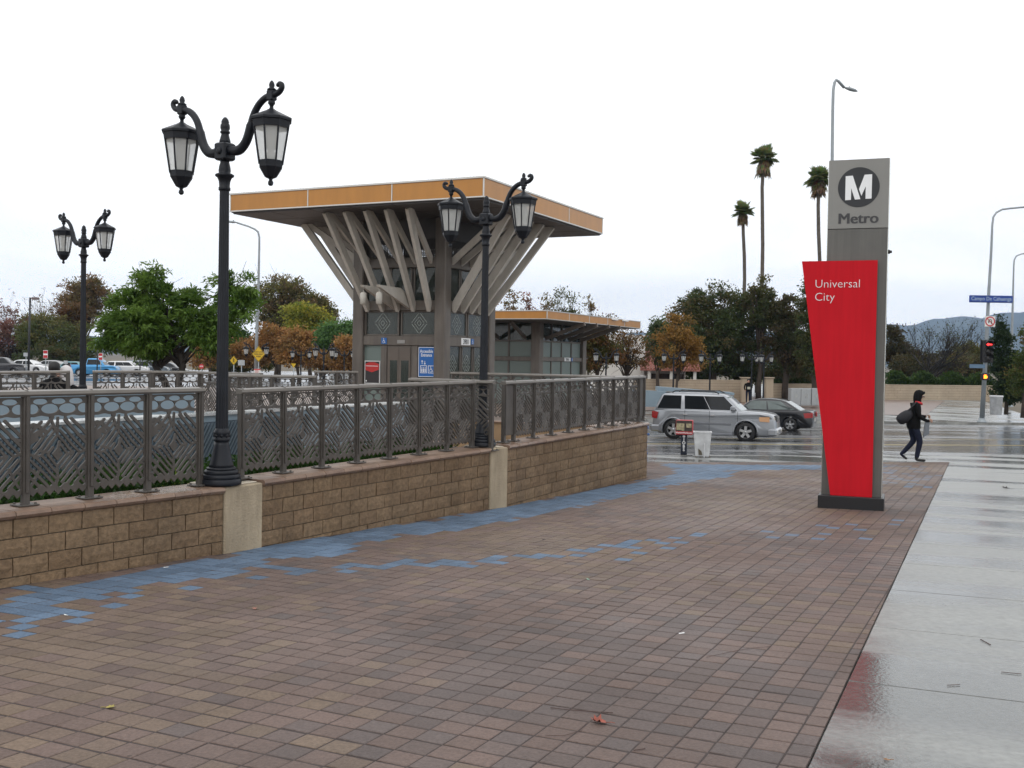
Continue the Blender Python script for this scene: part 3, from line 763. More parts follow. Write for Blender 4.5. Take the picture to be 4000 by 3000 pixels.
# ---- planter behind the wall: soil, ground cover, blue-grey stair parapet
SOIL = mat('planter_soil', (.05, .038, .028), .95, 0, .3, 4, .5, 20)
pl = MB(); path = [WL[1] + (WL[1]-WL[2]).normalized()*3.2, WL[2], WL[4]]; back = [p + Vector((-1.5, .95)) for p in path]
pl.add([(p.x - .1, p.y + .06, .25) for p in path] + [(p.x, p.y, .22) for p in back], [(0, 1, 4, 3), (1, 2, 5, 4)])
tag(pl.build('planter_soil', SOIL), kind='structure')
PARA = mat('blue_grey_concrete', (.21, .275, .325), .5, 0, .1, 1.2, .1, 20)
PARA_T = wet('parapet_sky_sheen', (.60, .62, .62), (.45, .47, .48), .08, .3, 1.0)  # near-white tone puts the sky's reflection on the wet top into the colour
RIB = mat('ribbed_steel', (.06, .085, .11), .35, .5, .15, 3)
p0, p1 = at(-500, 1690, 9.0), at(1600, 1570, 19.3)
d, n, L = frame2(p0.to_2d(), p1.to_2d())
t = thing('stair_parapet', 'blue grey concrete parapet with ribbed steel screen behind the railings', 'parapet', (p0.x, p0.y, 0), math.atan2(d.y, d.x))
mb = MB(); mb.add([(0,0,-.3),(L,0,-.3),(L,.28,-.3),(0,.28,-.3),(0,0,p0.z-.03),(L,0,p1.z-.03),(L,.28,p1.z-.03),(0,.28,p0.z-.03)], [(0,1,5,4),(1,2,6,5),(2,3,7,6),(3,0,4,7),(4,5,6,7)]); mb.build('wall', PARA, t)
mb = MB(); mb.add([(0,-.03,p0.z-.028),(L,-.03,p1.z-.028),(L,.31,p1.z-.028),(0,.31,p0.z-.028),(0,-.03,p0.z),(L,-.03,p1.z),(L,.31,p1.z),(0,.31,p0.z)], [(0,1,5,4),(1,2,6,5),(2,3,7,6),(3,0,4,7),(4,5,6,7)]); mb.build('coping', PARA_T, t)
mb = MB(); mb.box(0, L*.62, -.035, -.004, -.25, .735); mb.build('screen_back', RIB, t)
mb = MB(); x = 0.0
while x < L*.60: mb.add([(x,-.05,-.2),(x+.03,-.05,-.2),(x+.78,-.05,.725),(x+.75,-.05,.725),(x,-.034,-.2),(x+.03,-.034,-.2),(x+.78,-.034,.725),(x+.75,-.034,.725)], [(0,1,2,3),(1,5,6,2),(3,2,6,7),(4,0,3,7)]); x += .075
tag(mb.build('screen_ribs', mat('rib_steel', (.15, .195, .23), .35, .4, .1), t), kind='stuff')
# second well wall further back
p0, p1 = at(-500, 1540, 13.5), at(760, 1545, 16.2); d, n, L = frame2(p0.to_2d(), p1.to_2d())
t = thing('stair_parapet', 'lower blue grey well wall seen through the top holes of the railing', 'parapet', (p0.x, p0.y, 0), math.atan2(d.y, d.x))
mb = MB(); mb.box(0, L, 0, .25, -.3, 1.02); mb.build('wall', PARA, t); mb = MB(); mb.box(0, L, -.03, .28, 1.022, 1.05); mb.build('coping', PARA_T, t)
# ================================================================== twin lantern lamps
def make_lamp():
    root = thing('twin_street_lamp', '', 'street lamp')
    b = MB()
    for pr in ([(.17,0),(.19,.004),(.192,.02),(.192,.055),(.184,.062)], [(.176,.060),(.182,.068),(.184,.085),(.178,.10),(.168,.106)], [(.158,.104),(.164,.112),(.165,.128),(.158,.14),(.148,.146)], [(.136,.144),(.142,.152),(.140,.165),(.128,.172)], [(.122,.168),(.112,.20),(.098,.255),(.084,.32),(.073,.38),(.066,.42)]): b.lathe(pr, 28)
    b.build('base', LAMP, root)
    b = MB(); b.lathe([(.066,.42),(.076,.425),(.08,.44),(.07,.455),(.068,.47),(.078,.49),(.08,.51),(.066,.53),(.062,.545)], 20)
    for k in range(8):
        a = k * math.pi / 4; b.lathe([(.004,-.02),(.017,-.008),(.017,.01),(.004,.02)], 6, M=Matrix.Translation((.066*math.cos(a), .066*math.sin(a), .475)))
    b.build('collar', LAMP, root)
    # fluted shaft
    n = 32; vs = []; fs = []; zz = [.54, 1.2, 2.0, 2.84]; rr = [.060, .056, .050, .045]
    for z, r in zip(zz, rr):
        for k in range(n):
            a = 2*math.pi*k/n; q = r * (1.0 if k % 2 else .91); vs.append((q*math.cos(a), q*math.sin(a), z))
    for i in range(3):
        for k in range(n): j = (k+1) % n; fs.append((i*n+k, i*n+j, (i+1)*n+j, (i+1)*n+k))
    b = MB(); b.add(vs, fs); b.build('shaft', LAMP, root)
    b = MB(); b.lathe([(.05,2.83),(.056,2.835),(.056,2.86),(.05,2.87),(.054,2.92),(.068,2.955),(.088,2.968),(.09,2.982),(.074,2.992),(.054,3.0),(.058,3.02),(.053,3.06),(.043,3.10),(.043,3.125)], 20); b.build('capital', LAMP, root)
    b = MB(); b.bbox(-.075,.075,-.075,.075,3.12,3.285,.014)
    for s in (-1, 1): b.lathe([(.032,0),(.032,.012),(.012,.02)], 12, M=Matrix.Translation((0, s*.072, 3.2)) @ Matrix.Rotation(-s*math.pi/2, 4, 'X'))
    b.build('hub', LAMP, root)
    b = MB(); b.lathe([(.056,3.283),(.052,3.31),(.038,3.36),(.036,3.375),(.046,3.383),(.046,3.397),(.037,3.405),(.046,3.43),(.044,3.46),(.034,3.475),(.038,3.485),(.03,3.51),(.015,3.53),(.004,3.535)], 16); b.build('finial', LAMP, root)
    for s in (-1, 1):
        path = [(.06,3.225),(.13,3.215),(.19,3.235),(.245,3.30),(.28,3.385),(.305,3.48),(.335,3.565),(.385,3.64),(.45,3.69),(.52,3.708),(.56,3.712),(.60,3.728),(.627,3.76),(.625,3.79),(.605,3.802),(.59,3.79)]
        # smooth
        pts = []
        for i in range(len(path)-1):
            p0, p1, p2, p3 = [Vector(path[max(0, min(len(path)-1, q))]) for q in (i-1, i, i+1, i+2)]
            for t in (0, .33, .66): pts.append(.5*((2*p1)+(p2-p0)*t+(2*p0-5*p1+4*p2-p3)*t*t+(3*p1-p0-3*p2+p3)*t**3))
        pts.append(Vector(path[-1]))
        m_ = len(pts); rad = [(.046 if i < m_*.32 else .037) if i < m_*.36 else max(.020, .036 - .014*(i/m_-.36)/.64) for i in range(m_)]
        b = MB(); b.tube([(s*(.06 + (p.x-.06)*1.196), 0, p.y - .035*min(1, p.x/.3)) for p in pts], rad, 8); b.lathe([(.004,-.02),(.02,-.012),(.024,0),(.02,.012),(.004,.02)], 8, M=Matrix.Translation((s*.694, 0, 3.757))); b.build('arm', LAMP, root)
        x = s*.61; Mx = Matrix.Translation((x, 0, -.035))
        b = MB(); b.bbox(-.036,.036,-.036,.036,3.66,3.752,.006,M=Mx)
        b.lathe([(.04,3.752),(.044,3.762),(.03,3.772),(.022,3.778),(.027,3.80),(.022,3.822),(.012,3.838),(.003,3.845)],12,M=Mx)
        b.lathe([(.014,3.59),(.02,3.615),(.03,3.625),(.034,3.637),(.03,3.648),(.034,3.66)],12,M=Mx); b.build('hanger', LAMP, root)
        la = MB(); nS = 8
        la.lathe([(.018,3.60),(.02,3.585),(.05,3.565),(.195,3.495),(.200,3.487),(.198,3.468),(.184,3.462),(.176,3.40),(.170,3.40),(.178,3.462),(.05,3.55)], nS, M=Mx, sm=False, cap=False)
        for k in range(nS):
            a = 2*math.pi*(k+.5)/nS; la.tube([(x+.176*math.cos(a), .176*math.sin(a), 3.43), (x+.114*math.cos(a), .114*math.sin(a), 3.04)], .0085, 4, sm=False)
        la.lathe([(.118,3.10),(.113,3.055),(.112,3.04),(.06,2.955),(.045,2.945),(.02,2.935),(.016,2.92),(.026,2.905),(.026,2.885),(.016,2.872),(.003,2.868)], nS, M=Mx, sm=False, cap=False)
        la.lathe([(.003,3.10),(.118,3.10)], nS, M=Mx, sm=False, cap=False)
        lo = la.build('lantern', LAMP, root)
        for k in range(nS):
            a0, a1 = 2*math.pi*(k+.5)/nS, 2*math.pi*(k+1.5)/nS; r0, r1 = .170, .110
            g = MB(); c0, c1 = Vector((math.cos(a0), math.sin(a0), 0)), Vector((math.cos(a1), math.sin(a1), 0)); ins = .06
            A, B_ = c0*(1-ins)+c1*ins, c1*(1-ins)+c0*ins; o = Vector((x, 0, -.035)); nrm = (c0+c1).normalized()*.004
            q = [o+A*r1+Vector((0,0,3.095)), o+B_*r1+Vector((0,0,3.095)), o+B_*r0+Vector((0,0,3.455)), o+A*r0+Vector((0,0,3.455))]
            g.add([*q, *[v - nrm for v in q]], [(0,1,2,3),(7,6,5,4),(0,4,5,1),(1,5,6,2),(2,6,7,3),(3,7,4,0)]); g.build('pane', LAMPGLASS, lo)
        g = MB(); g.lathe([(.05,3.10),(.05,3.17),(.03,3.18),(.03,3.20),(.052,3.22),(.056,3.38),(.04,3.40)], 12, M=Mx); g.build('bulb', BULB, lo)
    return root
lamp0 = make_lamp()
ARM = R(-32)
def lamp(px, py, Y, label, sc=1.0, z=None, group='twin lantern lamps round the plaza', first=False, rz=ARM):
    o = lamp0 if first else copy_tree(lamp0)
    p = at(px, py, Y); o.location = (p.x, p.y, p.z if z is None else z); o.rotation_euler = (0, 0, rz); o.scale = (sc, sc, sc); o['label'] = label; o['group'] = group; return o
lamp(864, 1900, 10.02, 'nearest and largest black twin lantern lamp on the first cream pier', .982, .366, first=True)
lamp(1884, 1745, 14.1, 'black twin lantern lamp on the second cream pier before the tower', .943, .437)
lamp(322, 1600, 19.9, 'black twin lantern lamp standing behind the railings near the picture edge', 1.0, None).location.z = Z(322, 881, 19.9) - 3.53
FARG = 'small far twin lantern lamps'
def flamp(px, py_lantern, Y, label, rz=ARM):
    """py_lantern: picture height of the lantern middle"""
    p = at(px, py_lantern, Y); o = copy_tree(lamp0); o.location = (p.x, p.y, p.z - 3.27); o.rotation_euler = (0, 0, rz); o['label'] = label; o['group'] = FARG
flamp(1265, 1372, 58, 'far twin lamp beside the willow left of the tower')
flamp(1001, 1366, 64, 'far twin lamp half hidden by the yellow lane sign', R(10))
flamp(1176, 1381, 76, 'far twin lamp in the orange trees right of the lane sign', R(10))
flamp(1345, 1381, 76, 'far twin lamp in the orange trees against the tower column', R(10))
flamp(2368, 1391, 62, 'far twin lamp in front of the white walled house', R(-8))
flamp(2632, 1393, 66, 'far twin lamp before the yellow leaved street tree', R(-8))
flamp(2775, 1395, 66, 'far twin lamp under the dark trees above the silver car')
flamp(2937, 1396, 68, 'far twin lamp above the roof of the black car', R(-8))
flamp(2985, 1398, 74, 'far twin lamp half behind its neighbour under the dark trees', R(20))
# ================================================================== station pylon
STEEL = mat('brushed_steel', (.115, .112, .103), .42, .1, .16, 1.6, rvar=.1, streak=((16, 16, .7), .85, 1.08))
STEEL_L = mat('satin_panel', (.235, .232, .218), .45, .1, .08, 1.6, rvar=.08)
STEEL_E = mat('polished_edge', (.62, .63, .60), .2, .8, .05)
RED = mat('red_enamel', (.54, .010, .019), .6, 0, .05, 1.5, spec=.12, streak=((14, 14, .9), .90, 1.03))
BLACK = mat('black_paint', (.012, .012, .014), .35, 0, .1)
WHITE = mat('white_paint', (.82, .83, .84), .45, 0, .03)
pc = (at(3210, 1988, 14.62) + at(3452, 1992, 14.5)) / 2; gp_ = G(3334, 1990)
py = thing('station_pylon', 'tall grey metal station pylon with tapering red panel and black foot', 'sign pylon', (gp_.x, gp_.y + .12, gz(gp_.y) - .01), R(-20.4))
b = MB(); b.bbox(-.438, .438, -.14, .50, 0, .185, .008); b.build('plinth', BLACK, py)
b = MB(); b.box(-.398, .394, 0, .46, .186, 3.905); b.build('column', STEEL, py)
b = MB(); b.box(-.398, .394, -.002, .46, 3.915, 4.87); b.build('sign_box', STEEL_L, py)
for s in (-1, 1):
    b = MB(); x = .396 if s > 0 else -.400
    b.bbox(min(x, x + s*.008), max(x, x + s*.008), -.004, .464, .186, 4.872, .001); b.build('edge_strip', STEEL_E, py)
b = MB(); b.lathe([(.03, 0), (.03, .02), (.018, .03), (.018, .05)], 10, M=Matrix.Translation((.404, .2, 3.6)) @ Matrix.Rotation(math.pi/2, 4, 'Y')); b.build('lock', BLACK, py)
rp = MB(); poly = [(-.276, .187), (.279, .187), (.275, 3.461), (-.735, 3.461)]
rp.prism(poly, -.075, -.03); red = rp.build('red_panel', RED, py)
b = MB(); b.box(-.25, .25, -.03, -.002, .5, .6); b.box(-.25, .25, -.03, -.002, 3.0, 3.1); b.build('standoff', STEEL, red)
lettering('Universal', mat('white_letters', (.72, .72, .74), .5), red, -.553, -.078, 3.088, .163, align='LEFT', depth=.002, bold=-.0022)
lettering('City', MATS['white_letters'], red, -.553, -.078, 2.905, .163, align='LEFT', depth=.002, bold=-.0022)
n = 48; b = MB(); b.prism([(.276*math.cos(2*math.pi*k/n), 4.483 + .276*math.sin(2*math.pi*k/n)) for k in range(n)], -.008, -.003); rd = b.build('roundel', mat('roundel_black', (.02, .022, .026), .5), py)
def mpt(x, y): return ((x - 385) / 193 * .276, 4.483 - (y - 357) / 193 * .276)
b = MB()
b.prism([mpt(*q) for q in reversed([(262,247),(328,244),(403,474),(352,477),(316,365),(316,478),(262,480)])], -.013, -.0085)
b.prism([mpt(*q) for q in reversed([(437,240),(506,238),(506,472),(450,473),(450,352),(412,443),(388,378)])], -.013, -.0085)
b.build('emblem', WHITE, rd)
DL = mat('dark_letters', (.045, .045, .048), .5)
me_ = text_mesh('Metro', .205, 0, .002, sx=1.04); bm_ = bmesh.new()
for k, dx in enumerate((-.007, 0, .007)):
    m3_ = me_.copy(); m3_.transform(Matrix.Translation((dx, -.0004*k, 0))); bm_.from_mesh(m3_)
bm_.to_mesh(me_); bm_.free(); me_.materials.clear(); me_.materials.append(DL); link('lettering', me_, py, (.003, -.006, 3.985))

# ================================================================== elevator tower
TW = mat('tower_metal', (.135, .117, .101), .5, .1, .14, 1.4, .06, 30, streak=((5, 5, .8), .78, 1.12))
STRUT = mat('strut_metal', (.52, .49, .44), .5, 0, .06, 1.5, streak=((4, 4, 1.2), .84, 1.06))
ORANGE = mat('orange_panel', (.46, .195, .024), .3, 0, .05, .6, spec=.6, streak=((3, 3, .7), .90, 1.04))
TRIM = mat('silver_trim', (.58, .57, .54), .35, .5, .05)
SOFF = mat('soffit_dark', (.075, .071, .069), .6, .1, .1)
GLASS = glass('tower_glass', (.05, .062, .056), .06, .7, .5)
FROST = glass('frosted_glass', (.17, .215, .20), .3, .9, .4)
ETCH = mat('etched_glass', (.30, .33, .31), .6, 0, .05)
DARK = mat('inside_dark', (.03, .03, .03), .8)
BLUE_S = mat('sign_blue', (.02, .13, .42), .4, 0, .05)
GB = -.36
tw = thing('elevator_tower', 'grey metal elevator tower with flaring struts and orange edged flat roof', 'tower', (-2.64, 31.92, GB), R(-26.2))
H_ = .0; a = 1.57; cw = .36
def zt(z): return z - GB
# columns, beams
for sx in (-1, 1):
    for sy in (-1, 1):
        b = MB(); x0, x1 = sorted((sx*a, sx*(a - cw))); y0, y1 = sorted((sy*a, sy*(a - cw)))
        b.bbox(x0, x1, y0, y1, 0, zt(5.6), .03); b.build('column', TW, tw)
def on_face(k):     # local frame of each face: x along the face, -y outward
    return Matrix.Rotation(k * math.pi/2, 4, 'Z')
i0 = a - cw
def etched(parent, cx, cz, hw, hh, y, M):
    e = MB()
    for q, w in ((1.0, .024), (.62, .02), (.26, .022)):
        for k in range(4):
            p = [(cx, cz+hh*q), (cx-hw*q, cz), (cx, cz-hh*q), (cx+hw*q, cz)]; A, B_ = Vector(p[k]), Vector(p[(k+1) % 4])
            A2, B2 = A + (B_-A)*.06, B_ - (B_-A)*.06; dn = Vector((-(B_-A).y, (B_-A).x)).normalized() * w * .42 * hw / .3
            e.add([(v.x, y, v.y) for v in (A2-dn, B2-dn, B2+dn, A2+dn)], [(0,1,2,3)], M=M); 
    o = e.build('etched_diamond', ETCH, parent); return o
for k in range(4):
    M_ = on_face(k)
    b = MB(); b.bbox(-i0, i0, -a + .04, -a + .26, zt(2.96), zt(3.25), .015, M=M_); b.bbox(-i0, i0, -a + .05, -a + .26, zt(4.19), zt(4.48), .015, M=M_); b.bbox(-i0, i0, -a + .05, -a + .24, zt(1.955), zt(2.23), .012, M=M_); b.build('beam', TW, tw)
    # upper lights
    for (x0, x1) in ((-i0, -.03), (.03, i0)):
        fr = MB(); y = -a + .13
        fr.bbox(x0, x0+.05, y, y+.08, zt(2.232), zt(2.958), .006, M=M_); fr.bbox(x1-.05, x1, y, y+.08, zt(2.232), zt(2.958), .006, M=M_)
        fr.bbox(x0+.052, x1-.052, y, y+.08, zt(2.232), zt(2.28), .006, M=M_); fr.bbox(x0+.052, x1-.052, y, y+.08, zt(2.91), zt(2.958), .006, M=M_)
        f_ = fr.build('window', TW, tw); g = MB(); g.box(x0+.052, x1-.052, y+.03, y+.04, zt(2.282), zt(2.908), M=M_); g.build('pane', GLASS, f_)
        etched(f_, (x0+x1)/2 + .02, zt(2.60), .27, .31, y + .027, M_)
    for (x0, x1) in ((-i0, -.42), (-.38, .38), (.42, i0)):
        fr = MB(); y = -a + .16; fr.bbox(x0, x0+.05, y, y+.07, zt(3.252), zt(4.188), .006, M=M_); fr.bbox(x1-.05, x1, y, y+.07, zt(3.252), zt(4.188), .006, M=M_); f_ = fr.build('window', TW, tw)
        g = MB(); g.box(x0+.052, x1-.052, y+.03, y+.04, zt(3.256), zt(4.186), M=M_); g.build('pane', GLASS, f_)
    # perforated screen under the roof
    sc_ = MB(); nx_, nz_ = 44, 12; xw = 2*i0/nx_; z0, zh = zt(4.50), .50
    for q in range(nx_ + 1): sc_.box(-i0 + q*xw - .011, -i0 + q*xw + .011, -a+.2, -a+.205, z0, z0+zh, M=M_)
    for q in range(nz_ + 1): sc_.box(-i0, i0, -a+.206, -a+.211, z0 + q*zh/nz_ - .008, z0 + q*zh/nz_ + .008, M=M_)
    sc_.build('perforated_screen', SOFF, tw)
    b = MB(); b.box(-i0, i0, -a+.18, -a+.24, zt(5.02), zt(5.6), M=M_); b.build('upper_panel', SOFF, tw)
    # bracket struts: each a V with its point at the roof
    for q in range(5):
        xb = -1.04 + q * .52; xt = (-1.48 + q * .74) if k else (-1.20 + q * .67); out = 3.45
        def beam(p, r, w, h, name):
            p, r = Vector(p), Vector(r); d_ = (r - p).normalized(); s_ = d_.cross(Vector((0, 1, 0)) if abs(d_.y) < .9 else Vector((0,0,1))).normalized()
            s_ = Vector((1, 0, 0)) - d_ * d_.x; s_.normalize(); u_ = d_.cross(s_); bb = MB()
            c = [(-w/2, -h/2), (w/2, -h/2), (w/2, h/2), (-w/2, h/2)]
            bb.add([p + s_*i + u_*j for i, j in c] + [r + s_*i + u_*j for i, j in c], [(3,2,1,0),(4,5,6,7),(0,1,5,4),(1,2,6,5),(2,3,7,6),(3,0,4,7)], M=M_); return bb.build(name, STRUT, tw)
        beam((xb, -a + .06, zt(2.98)), (xt, -out, zt(5.60)), .10, .21, 'strut')
        beam((xb*1.02, -a + .1, zt(4.35)), (xt*.985, -out + .16, zt(5.58)), .08, .17, 'upper_strut')
# front (camera-left) face: doors, poster, signs.  y outward = -a
y = -a + .10
b = MB(); b.bbox(-.40, .44, y, y+.1, 0, zt(1.953), .008); dr = b.build('door_surround', TW, tw)
for (x0, x1) in ((-.36, .015), (.02, .40)):
    b = MB(); b.bbox(x0, x1, y-.025, y-.002, .01, zt(1.90), .004); d_ = b.build('door_leaf', mat('door_metal', (.135, .112, .095), .42, .3, .08, 2), tw)
    g = MB(); g.box(x0+.08, x1-.05, y-.031, y-.026, .12, zt(1.52)); g.build('door_glass', GLASS, d_)
def wheelchair(parent, cx, cz, s, y, M=None, name='access_symbol'):
    e = MB()
    def st(p, q, w):
        p, q = Vector(p), Vector(q); d_ = (q-p).normalized(); n_ = Vector((-d_.y, d_.x))*w/2
        e.add([(cx+v.x*s, y, cz+v.y*s) for v in (p-n_, q-n_, q+n_, p+n_)], [(0,1,2,3)], M=M)
    for k in range(10):
        a0, a1 = R(100+k*26), R(100+(k+1)*26); st((.22*math.cos(a0)-.05, .22*math.sin(a0)-.12), (.22*math.cos(a1)-.05, .22*math.sin(a1)-.12), .06)
    st((-.06,.36),(-.03,-.02),.08); st((-.05,.14),(.16,.14),.06); st((-.03,0),(.18,0),.07); st((.18,0),(.27,-.28),.07); st((.24,-.28),(.34,-.25),.06)
    e.add([(cx+(-.07+.075*math.cos(2*math.pi*k/10))*s, y, cz+(.45+.075*math.sin(2*math.pi*k/10))*s) for k in range(10)], [tuple(range(10))], M=M)
    return e.build(name, WHITE, parent)
def plate(name, x0, x1, z0, z1, m_, y, M=None, th=.02, parent=None):
    b = MB(); b.bbox(x0, x1, y - th, y - .001, z0, z1, .003, M=M); return b.build(name, m_, parent or tw)
yb = -a + .05
s_ = plate('access_sign', -.57, -.38, zt(1.99), zt(2.17), BLUE_S, yb); wheelchair(s_, -.475, zt(2.075), .16, yb - .022)
plate('name_plate', -.02, .24, zt(2.01), zt(2.11), mat('grey_plate', (.35, .34, .33), .5), yb)
ps = plate('poster_case', -i0 + .05, -.62, zt(.82), zt(1.50), mat('poster_frame', (.6, .6, .6), .4), -a + .10, th=.03)
b = MB(); b.box(-i0+.08, -.65, -a+.066, -a+.069, zt(.85), zt(1.47)); po = b.build('poster', mat('poster_black', (.02, .016, .018), .4), ps)
b = MB(); b.prism([(-i0+.085, zt(1.22)), (-.9, zt(1.16)), (-.655, zt(1.24)), (-.655, zt(1.40)), (-.8, zt(1.45)), (-1.0, zt(1.45)), (-i0+.085, zt(1.40))], -a+.062, -a+.0655); b.build('poster_red', mat('poster_red_ink', (.5, .02, .02), .4), po)
b = MB(); b.box(-i0+.11, -.69, -a+.058, -a+.0612, zt(1.335), zt(1.35)); b.box(-i0+.10, -i0+.14, -a+.063, -a+.0652, zt(.885), zt(.925)); b.build('poster_line', WHITE, po)
b = MB(); b.box(-i0, -.60, -a+.14, -a+.15, zt(.30), zt(1.953)); b.build('pane', FROST, tw)
b = MB(); b.bbox(-.60, -.405, -a+.08, -a+.2, 0, zt(1.953), .006); b.bbox(-i0, -.605, -a+.09, -a+.2, 0, zt(.30), .006); b.build('jamb', TW, tw)
b = MB(); b.box(.64, i0, -a+.14, -a+.15, zt(.30), zt(1.953)); b.build('pane', GLASS, tw)
b = MB(); b.bbox(.445, .64, -a+.08, -a+.2, 0, zt(1.953), .006); b.bbox(.645, i0, -a+.09, -a+.2, 0, zt(.30), .006); b.build('jamb', TW, tw)
es = plate('entrance_sign', .66, i0 - .004, zt(1.06), zt(1.92), BLUE_S, -a + .13, th=.03)
b = MB()
for (x0, x1, z0, z1) in ((.665,.68,zt(1.065),zt(1.915)), (.681,i0-.01,zt(1.065),zt(1.08)), (.681,i0-.01,zt(1.90),zt(1.915))): b.box(x0, x1, -a+.097, -a+.0995, z0, z1)
b.build('sign_border', WHITE, es)
lettering('Accessible\nEntrance', WHITE, es, .93, -a+.097, zt(1.755), .128, depth=.001, sx=.80, bold=.002, lines=.85)
def icon_box(x0, z0, s):
    e = MB()
    for q in ((x0, x0+s, z0, z0+.016), (x0, x0+s, z0+s-.016, z0+s), (x0, x0+.016, z0+.0165, z0+s-.0165), (x0+s-.016, x0+s, z0+.0165, z0+s-.0165)): e.box(q[0], q[1], -a+.096, -a+.0985, q[2], q[3])
    e.build('icon_frame', WHITE, es)
icon_box(.73, zt(1.17), .22); icon_box(.99, zt(1.17), .22)
e = MB()
for q in range(3): xx = .785 + q*.055; e.box(xx-.016, xx+.016, -a+.096, -a+.0985, zt(1.20), zt(1.30)); e.lathe([(.002,-.001),(.017,0),(.002,.001)], 8, M=Matrix.Translation((xx, -a+.097, zt(1.325))) @ Matrix.Rotation(math.pi/2, 4, 'X'))
for q, up in ((.79, 1), (.88, -1)): e.box(q-.008, q+.008, -a+.096, -a+.0985, zt(1.43), zt(1.52)); zz = zt(1.53) if up > 0 else zt(1.42); e.add([(q-.035,-a+.097,zz-up*.03),(q+.035,-a+.097,zz-up*.03),(q,-a+.097,zz+up*.012)], [(0,1,2)] if up > 0 else [(0,2,1)])
e.build('lift_icon', WHITE, es); wheelchair(es, 1.09, zt(1.27), .19, -a+.0955, name='chair_icon')
# right face (k=1 frame: local x along the face, outward -y turned a quarter)
M1 = on_face(1)
for (x0, x1) in ((-i0, -.34), (-.28, .40), (.46, i0)):
    fr = MB(); yy = -a + .15
    fr.bbox(x0, x0+.05, yy, yy+.07, 0, zt(1.953), .006, M=M1); fr.bbox(x1-.05, x1, yy, yy+.07, 0, zt(1.953), .006, M=M1); fr.bbox(x0+.052, x1-.052, yy, yy+.07, 0, zt(.0), .006, M=M1); f_ = fr.build('window', TW, tw)
    g = MB(); g.box(x0+.052, x1-.052, yy+.03, yy+.04, zt(.002), zt(1.95), M=M1); g.build('pane', GLASS, f_); etched(f_, (x0+x1)/2, zt(1.42), .25, .31, yy+.027, M1)
np_ = plate('number_plate', -.52, .02, zt(2.0), zt(2.205), WHITE, -a+.05, M1)
def letter_on(s, m_, parent, x, z, size, M, yy, **k):
    o = lettering(s, m_, parent, 0, 0, 0, size, **k); o.matrix_local = M @ Matrix.Translation((x, yy, z)); return o
letter_on('3901', BLACK, np_, -.25, zt(2.03), .205, M1, -a+.026, sx=.86, bold=.004, depth=.001)
s_ = plate('access_sign', .08, .24, zt(2.03), zt(2.19), BLUE_S, -a+.05, M1); wheelchair(s_, .155, zt(2.10), .14, -a+.028, M1)
# inside: lift car guide and dark core so that glazing reads deep
b = MB(); b.bbox(-.75, .8, -.55, .9, 0, zt(3.9), .02); b.build('lift_car', mat('lift_car', (.11, .115, .115), .5, .2, .1), tw)
b = MB(); b.box(-a+.3, a-.3, -a+.3, a-.3, zt(5.58), zt(5.6)); b.build('ceiling', SOFF, tw)
# roof
h_ = 4.05; zb, zt_ = zt(5.64), zt(6.17)
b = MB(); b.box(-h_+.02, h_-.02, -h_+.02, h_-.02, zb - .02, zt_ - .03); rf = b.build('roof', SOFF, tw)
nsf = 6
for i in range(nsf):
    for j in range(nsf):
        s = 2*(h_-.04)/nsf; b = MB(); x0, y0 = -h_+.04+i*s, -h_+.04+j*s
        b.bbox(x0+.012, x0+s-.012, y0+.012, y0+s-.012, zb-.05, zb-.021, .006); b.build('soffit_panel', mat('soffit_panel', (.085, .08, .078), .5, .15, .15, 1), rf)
for k in range(4):
    M_ = on_face(k); L3 = 2*h_/3
    for q in range(3):
        b = MB(); b.bbox(-h_+q*L3+.02, -h_+(q+1)*L3-.02, -h_-.012, -h_+.018, zb+.04, zt_-.05, .003, M=M_); b.build('fascia_panel', ORANGE, rf)
    b = MB()
    b.bbox(-h_-.03, h_+.03, -h_-.035, -h_+.017, zt_-.048, zt_, .005, M=M_); b.bbox(-h_-.02, h_+.02, -h_-.025, -h_+.017, zb, zb+.038, .005, M=M_)
    for q in range(1, 3): b.bbox(-h_+q*L3-.016, -h_+q*L3+.016, -h_-.017, -h_+.017, zb+.04, zt_-.05, .003, M=M_)
    b.bbox(h_-.015, h_+.017, -h_-.017, -h_+.017, zb+.04, zt_-.05, .003, M=M_); b.build('fascia_trim', TRIM, rf)
# two floodlight arms on the front face
for xq in (-.12, .40):
    b = MB(); b.prism([(0, zt(2.98)), (1.66, zt(3.52)), (1.70, zt(3.58)), (.6, zt(3.56)), (0, zt(3.30))], -.05, .05, M=Matrix.Translation((xq, -a + .04, 0)) @ Matrix.Rotation(-math.pi/2, 4, 'Z')); ar = b.build('light_arm', STRUT, tw)
    b = MB(); b.lathe([(.05, 0), (.085, .02), (.09, .30), (.05, .34), (.012, .35), (.012, .44)], 14, M=Matrix.Translation((xq - .05, -a - 1.50, zt(3.05)))); b.build('flood_lamp', mat('cream_lamp', (.5, .48, .43), .5), ar)

